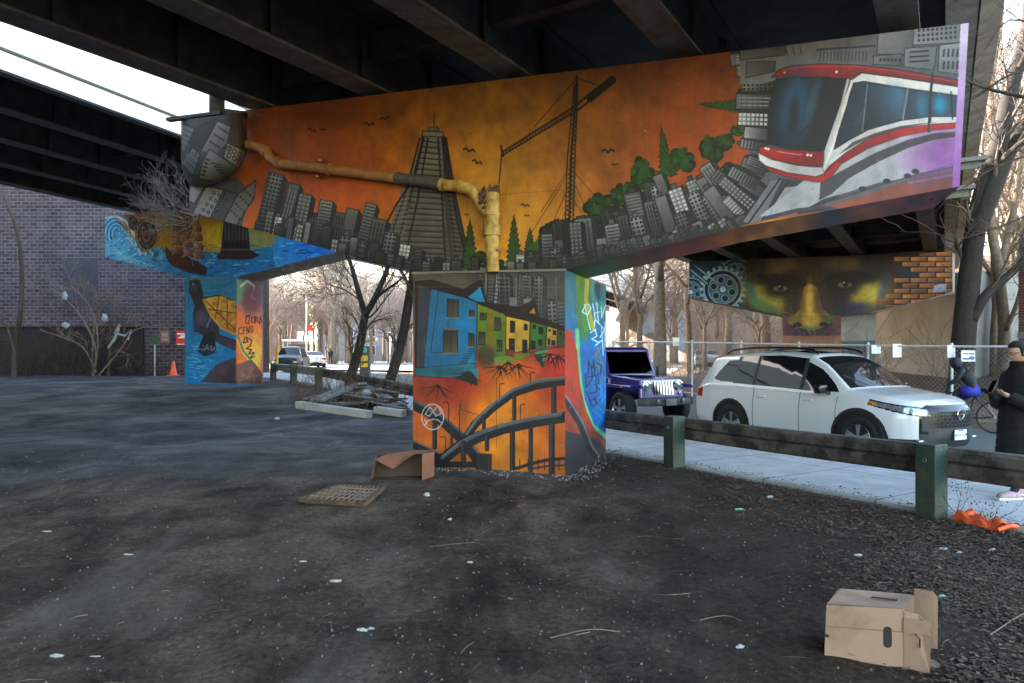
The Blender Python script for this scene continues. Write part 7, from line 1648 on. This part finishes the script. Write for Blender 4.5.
# twiggy weed by the post
def weed(px,py,h,seed,label):
    p=gp(px,py); W=MB(); rnd=random.Random(seed)
    for k in range(3): grow(W,W,p,(rnd.gauss(0,.4),rnd.gauss(0,.2),1),h*rnd.uniform(.7,1.1),.004,1,2,rnd,4,curl=.25,minr=.0018)
    for k in range(26):
        q=p+Vector((rnd.gauss(0,.12),rnd.gauss(0,.06),rnd.uniform(.1,h))); W.tube([q,q+Vector((.008,.0,.012))],.006,4)
    o=W.build('dry_weed',M['rust']); tag(o,label,'weed')
weed(957,514,.34,2,'spindly dry weed between the green post and the crushed cone'); weed(990,525,.28,6,'spindly dry weed right of the crushed orange cone')
# kerb stones and planks at the debris mound
def slab(name,a,b_,w,h,m,label,cat,tilt=0,group=None,lift=0,Ya=18,Yb=18):
    p=Vector(((a-512)/700*Ya,Ya,0)); q=Vector(((b_-512)/700*Yb,Yb,0)); p.z=gzfull(p.x,p.y)+h/2+lift; q.z=gzfull(q.x,q.y)+h/2+lift+tilt
    mb=MB(); mb.bar(p,q,w,h,up=(random.Random(int(a*7+b_)).gauss(0,.12) if cat=='plank' else 0,0,1)); o=mb.build(name,m,None,bevel=min(.02,h*.3)); tag(o,label,cat,group); return o
slab('kerb_stone',298,370,.22,.19,M['pale_concrete'],'long loose concrete kerb stone in front of the debris mound','kerb stone',Ya=18.2,Yb=17.0)
slab('kerb_stone',376,404,.26,.18,M['pale_concrete'],'short loose concrete kerb stone close to the near pier','kerb stone',Ya=17.6,Yb=17.3)
pm=[mat('plank_%d'%i,c,.85,var=.4,scale=9,bump=.3) for i,c in enumerate([(.20,.20,.21),(.14,.13,.13),(.24,.23,.22),(.10,.085,.07),(.05,.09,.17)])]
for i,(a,b_,Ya,Yb,w,ti,lf_,lb) in enumerate(((340,388,18.6,18.2,.22,.02,.14,'widest grey board topmost on the debris mound'),(352,400,19.2,18.9,.2,.05,.2,'long grey board nearest the pier on the debris mound'),(322,366,18.3,18.0,.16,.06,.04,'long grey board lowest on the debris mound'),(330,380,19.8,19.4,.18,.1,.1,'grey board at the back of the debris mound'),(366,408,19.6,19.3,.14,.04,.2,'bluish board behind the others on the debris mound'))):
    slab('plank',a,b_,w,.035,pm[i],lb,'plank',ti,'planks on the debris mound',lf_,Ya,Yb)
for i in range(24):
    r9=random.Random(70+i); px=r9.uniform(318,402); Y9=r9.uniform(17.7,20.3); l9=r9.uniform(6,22); slab('plank',px-l9,px+l9,r9.uniform(.12,.36),r9.choice([.03,.04,.07]),pm[i%5],'broken board in the loose pile on the debris mound','plank',r9.uniform(-.12,.15),'broken boards heaped on the debris mound',r9.uniform(.0,.14),Y9+r9.uniform(-.8,.8),Y9+r9.uniform(-.8,.8))
# plastic bags caught in the shrubs / on ground
def bag(px,py,Y,w,h,seed,label,m='white_plastic',name='plastic_bag',tag_=True,stretch=1):
    rnd=random.Random(seed); bm=bmesh.new(); bmesh.ops.create_icosphere(bm,subdivisions=3,radius=1); o_=Vector((rnd.random()*9,rnd.random()*9,0))
    for v in bm.verts:
        n=noise.noise(v.co*1.6+o_)*.55+noise.noise(v.co*4+o_)*.3; v.co=v.co*(1+n)
        v.co=Vector((v.co.x*w/2,v.co.y*min(w,h)*.3,v.co.z*h/2))
    me=bpy.data.meshes.new(name); bm.to_mesh(me); bm.free(); me.materials.append(M[m]); o=bpy.data.objects.new(name,me); C.objects.link(o); o.location=at(px,py,Y) if Y else gp(px,py)+Vector((0,0,h*.3)); tag(o,label,'plastic bag' if name=='plastic_bag' else 'litter'); return o
bag(65,296,35.5,.22,.42,1,'white plastic bag caught highest in the shrub by the brick wall'); bag(66,325,35.6,.34,.30,2,'white square scrap of plastic caught above the black hoarding'); bag(105,318,35.6,.28,.40,3,'white plastic bag snagged on the upright dead sapling')
P=[at(x,y,35.5) for x,y in ((108,348),(114,340),(118,330),(120,325),(115,333),(125,336),(131,330),(128,340))]; o=MB().tube(P,[.05,.08,.09,.07,.08,.06,.05,.04],5).build('plastic_bag',M['white_plastic']); tag(o,'long twisted white plastic strip hanging below the bags','plastic bag')
# individual scraps on the dirt
scr=[(336,582,.13,.05,'largest flat white scrap on the dirt left of centre','white_plastic'),(362,631,.10,.045,'crumpled white wrapper near the bottom centre-left','white_plastic'),(371,629,.06,.03,'small white curl beside the crumpled wrapper','white_plastic'),(427,496,.10,.10,'white crumpled cup on the dirt in front of the brown box','white_plastic'),(450,520,.07,.05,'pale scrap in front of the crumpled cup','white_plastic'),(470,563,.07,.04,'white scrap above the pale sandy wash','white_plastic'),(740,510,.16,.04,'pale green scrap near the sidewalk','green_scrap'),(770,498,.12,.07,'white lump of paper near the sidewalk','white_plastic'),(128,555,.12,.03,'flat pale scrap at the far left of the dirt','white_plastic'),(47,532,.14,.03,'flat pale scrap furthest left on the dirt','white_plastic'),(303,562,.09,.03,'pale scrap above the largest flat scrap','white_plastic'),(943,550,.12,.05,'white scrap in the leaf litter below the green post','white_plastic'),(960,553,.08,.04,'bluish white scrap right of the green post in the leaves','white_plastic'),(740,648,.07,.05,'small white scrap at bottom centre-right','white_plastic'),(993,551,.10,.05,'white scrap below the crushed orange cone','white_plastic'),(942,598,.07,.06,'small green scrap of paper beside the near cardboard box','green_scrap'),(57,657,.12,.04,'crumpled white scrap in the bottom left corner','white_plastic'),(95,657,.09,.02,'thin white scrap near the bottom left corner','white_plastic'),(858,556,.10,.05,'grey white scrap above the near cardboard box','white_plastic'),(277,417,.22,.12,'white rubbish left of the long kerb stone','white_plastic'),(318,398,.3,.2,'white and blue rubbish on the mound','white_plastic'),(375,392,.25,.2,'white rubbish by the back plank','white_plastic'),(405,392,.25,.2,'white rubbish by the dark straight trunk','white_plastic')]
for i,(px,py,w,h,lb,m) in enumerate(scr): bag(px,py,None,w*.62,h*.5,40+i,lb,m,'litter_scrap')
# small specks, pebbles, leaves, twigs
def in_leaf(x,y):
    q=q_of(x,y)-float(np.interp(y,[3,6,9],[3.0,5.1,6.2])); return sm((q+.55*noise.noise(Vector((x,y,0))*1.1))/1.0)
def scatter(name,n,fn,m,seed,acc):
    r=random.Random(seed); mb=MB(); k=0
    while k<n:
        Y=2.0+ (r.random()**1.6)*11; X=r.uniform(-.85,.8)*Y
        if q_of(X,Y)>(7.42 if name!='leaf_litter' else 7.42+.5*r.random()**4) or r.random()>acc(X,Y): continue
        if -2.3<(X-.7)*.942-(Y-9.24)*.336<.1 and -.05<(X-.7)*.336+(Y-9.24)*.942<2.7: continue
        fn(mb,X,Y,gz_(X,Y),r); k+=1
    o=mb.build(name,m); o['kind']='stuff'; return o
def peb(mb,x,y,z,r):
    s=r.choice([.002,.003,.003,.004,.005,.009])*(.8+y/9); a=r.random()*6; mb.add([(x+s*math.cos(a+i*2.1),y+s*math.sin(a+i*2.1),z-.001) for i in range(3)]+[(x,y,z+s*.9)],[(0,1,3),(1,2,3),(2,0,3)])
def leaf(mb,x,y,z,r):
    s=r.choice([.006,.008,.010,.013,.02])*r.uniform(.8,1.2); a=r.random()*6.28; c,d=math.cos(a),math.sin(a); t=r.uniform(-.6,.6); w=s*r.uniform(.4,.8); h=z+.004+r.random()*.012
    mb.add([(x-c*s,y-d*s,h),(x+d*w,y-c*w,h+t*w),(x+c*s,y+d*s,h+t*s*.6),(x-d*w,y+c*w,h+abs(t)*w)],[(0,1,2,3)])
def twg(mb,x,y,z,r):
    L_=r.uniform(.04,.16); a=r.random()*6.28; p=Vector((x,y,z+.006)); q=p+Vector((math.cos(a),math.sin(a),r.uniform(0,.08)))*L_; mb.tube([p,p.lerp(q,.5)+Vector((r.gauss(0,.008),r.gauss(0,.008),.004)),q],[.0028,.0024,.0015],3,cap=False)
def hue(name,cols,rough=.9):
    m,nt,b=newmat(name); ge=N(nt,'ShaderNodeNewGeometry'); cr=N(nt,'ShaderNodeValToRGB'); e=cr.color_ramp.elements; cr.color_ramp.interpolation='CONSTANT'
    while len(e)<len(cols): e.new(.5)
    for i,c in enumerate(cols): e[i].position=i/len(cols); e[i].color=(*c,1)
    nt.links.new(ge.outputs['Random Per Island'],cr.inputs['Fac']); nt.links.new(cr.outputs['Color'],b.inputs['Base Color']); b.inputs['Roughness'].default_value=rough; return m
scatter('pebbles',13000,peb,hue('pebble_mix',[(.05,.043,.04),(.09,.08,.072),(.12,.11,.10),(.04,.035,.03),(.07,.06,.052),(.035,.03,.027),(.13,.12,.11),(.06,.052,.047)]),1,lambda x,y:.7)
lf=hue('dead_leaf_mix',[(.11,.058,.034),(.15,.085,.05),(.05,.03,.02),(.05,.03,.02),(.15,.09,.06),(.06,.036,.026),(.022,.015,.012),(.085,.05,.034)])
scatter('leaf_litter',36000,leaf,lf,2,lambda x,y:in_leaf(x,y)**1.5+.02*max(0,noise.noise(Vector((x*.8,y*.8,4)))+.1))
scatter('twig_debris',900,twg,hue('twig_mix',[(.10,.075,.06),(.05,.035,.03),(.16,.12,.10),(.03,.025,.02)]),3,lambda x,y:.04+.9*in_leaf(x,y))
# rubble along the foot of the near pier
r=random.Random(5); mb=MB()
for i in range(900):
    t=r.uniform(-2.6,.4); o_=r.gauss(-.12,.14)
    if r.random()<.4: t=r.gauss(.12,.12); o_=r.uniform(-.2,2.6)
    p=PA+bA*t+gA*o_
    if -2.24<t<0 and 0<o_<2.6: continue
    s=r.uniform(.006,.022); z=gz_(p.x,p.y); mb.add([(p.x+s*math.cos(k*2.1+i),p.y+s*math.sin(k*2.1+i),z-.002) for k in range(3)]+[(p.x,p.y,z+s)],[(0,1,3),(1,2,3),(2,0,3)])
o=mb.build('rubble',hue('rubble_mix',[(.10,.095,.09),(.17,.16,.15),(.06,.055,.05),(.24,.23,.22),(.05,.045,.04)])); o['kind']='stuff'
# distinct sticks
def stick(pts,label,r0=.006,m='twig'):
    P=[gp(x,y)+Vector((0,0,.012+.01*(i%2))) for i,(x,y) in enumerate(pts)]; o=MB().tube(smoothpath(P,3),r0*.62,5).build('stick',M[m]); tag(o,label,'stick')
stick([(990,637),(1000,632),(1012,622),(1024,617)],'pale crooked stick right of the near cardboard box',.007); stick([(820,551),(826,560),(840,568),(856,575)],'dark brown stick above and left of the near box',.007,'bark'); stick([(550,640),(590,633),(620,634)],'thin pale stick on the dirt at bottom centre',.005); stick([(700,622),(725,619),(742,623)],'thin curved stick right of bottom centre',.004); stick([(652,596),(672,598),(690,595)],'short pale stick below the near pier',.005); stick([(715,512),(745,513),(768,507)],'thin brown stick beside the green scrap',.004,'bark'); stick([(430,548),(475,545),(490,552)],'thin twig crossing the dirt above the pale wash',.003); stick([(590,634),(575,639)],'stub of pale stick beside the bottom centre stick',.005)
# ================= CAMERA, LIGHT =================
for r in WORLD_ROOTS:
    Mi=Matrix.Translation(-Vector(r.location))
    for ch in r.children: ch.matrix_parent_inverse=Mi
cam=bpy.data.cameras.new('Camera'); co=bpy.data.objects.new('Camera',cam); C.objects.link(co); sc.camera=co
co.location=(0,0,H); co.rotation_euler=(math.radians(90),0,0); cam.sensor_width=36; cam.lens=F/1024*36; cam.shift_y=11.5/1024; cam.clip_end=3000; cam.clip_start=.05
AZ=math.radians(-62); EL=math.radians(19)
sd=Vector((math.sin(AZ)*math.cos(EL),math.cos(AZ)*math.cos(EL),math.sin(EL)))
sun=bpy.data.lights.new('sun','SUN'); sun.energy=5.0; sun.angle=math.radians(.6); sun.color=(1,.91,.80); so=bpy.data.objects.new('sun',sun); C.objects.link(so); so.rotation_euler=(-sd).to_track_quat('-Z','Y').to_euler()
w=bpy.data.worlds.new('World'); sc.world=w; w.use_nodes=True; nt=w.node_tree; bg=nt.nodes['Background']; sk=nt.nodes.new('ShaderNodeTexSky'); sk.sky_type='NISHITA'; sk.sun_disc=False; sk.sun_elevation=EL; sk.sun_rotation=AZ; sk.air_density=1.3; sk.dust_density=.8; sk.ozone_density=1.2
tn=nt.nodes.new('ShaderNodeMixRGB'); tn.blend_type='MULTIPLY'; tn.inputs[0].default_value=1; tn.inputs[2].default_value=(1.03,.97,.91,1); nt.links.new(sk.outputs[0],tn.inputs[1]); nt.links.new(tn.outputs[0],bg.inputs[0]); bg.inputs[1].default_value=.15
sc.view_settings.view_transform='Standard'; sc.view_settings.look='None'; sc.view_settings.exposure=3.3; sc.view_settings.gamma=1
sc.render.resolution_x=1024; sc.render.resolution_y=683
sc.cycles.max_bounces=4; sc.cycles.diffuse_bounces=3; sc.cycles.transparent_max_bounces=16
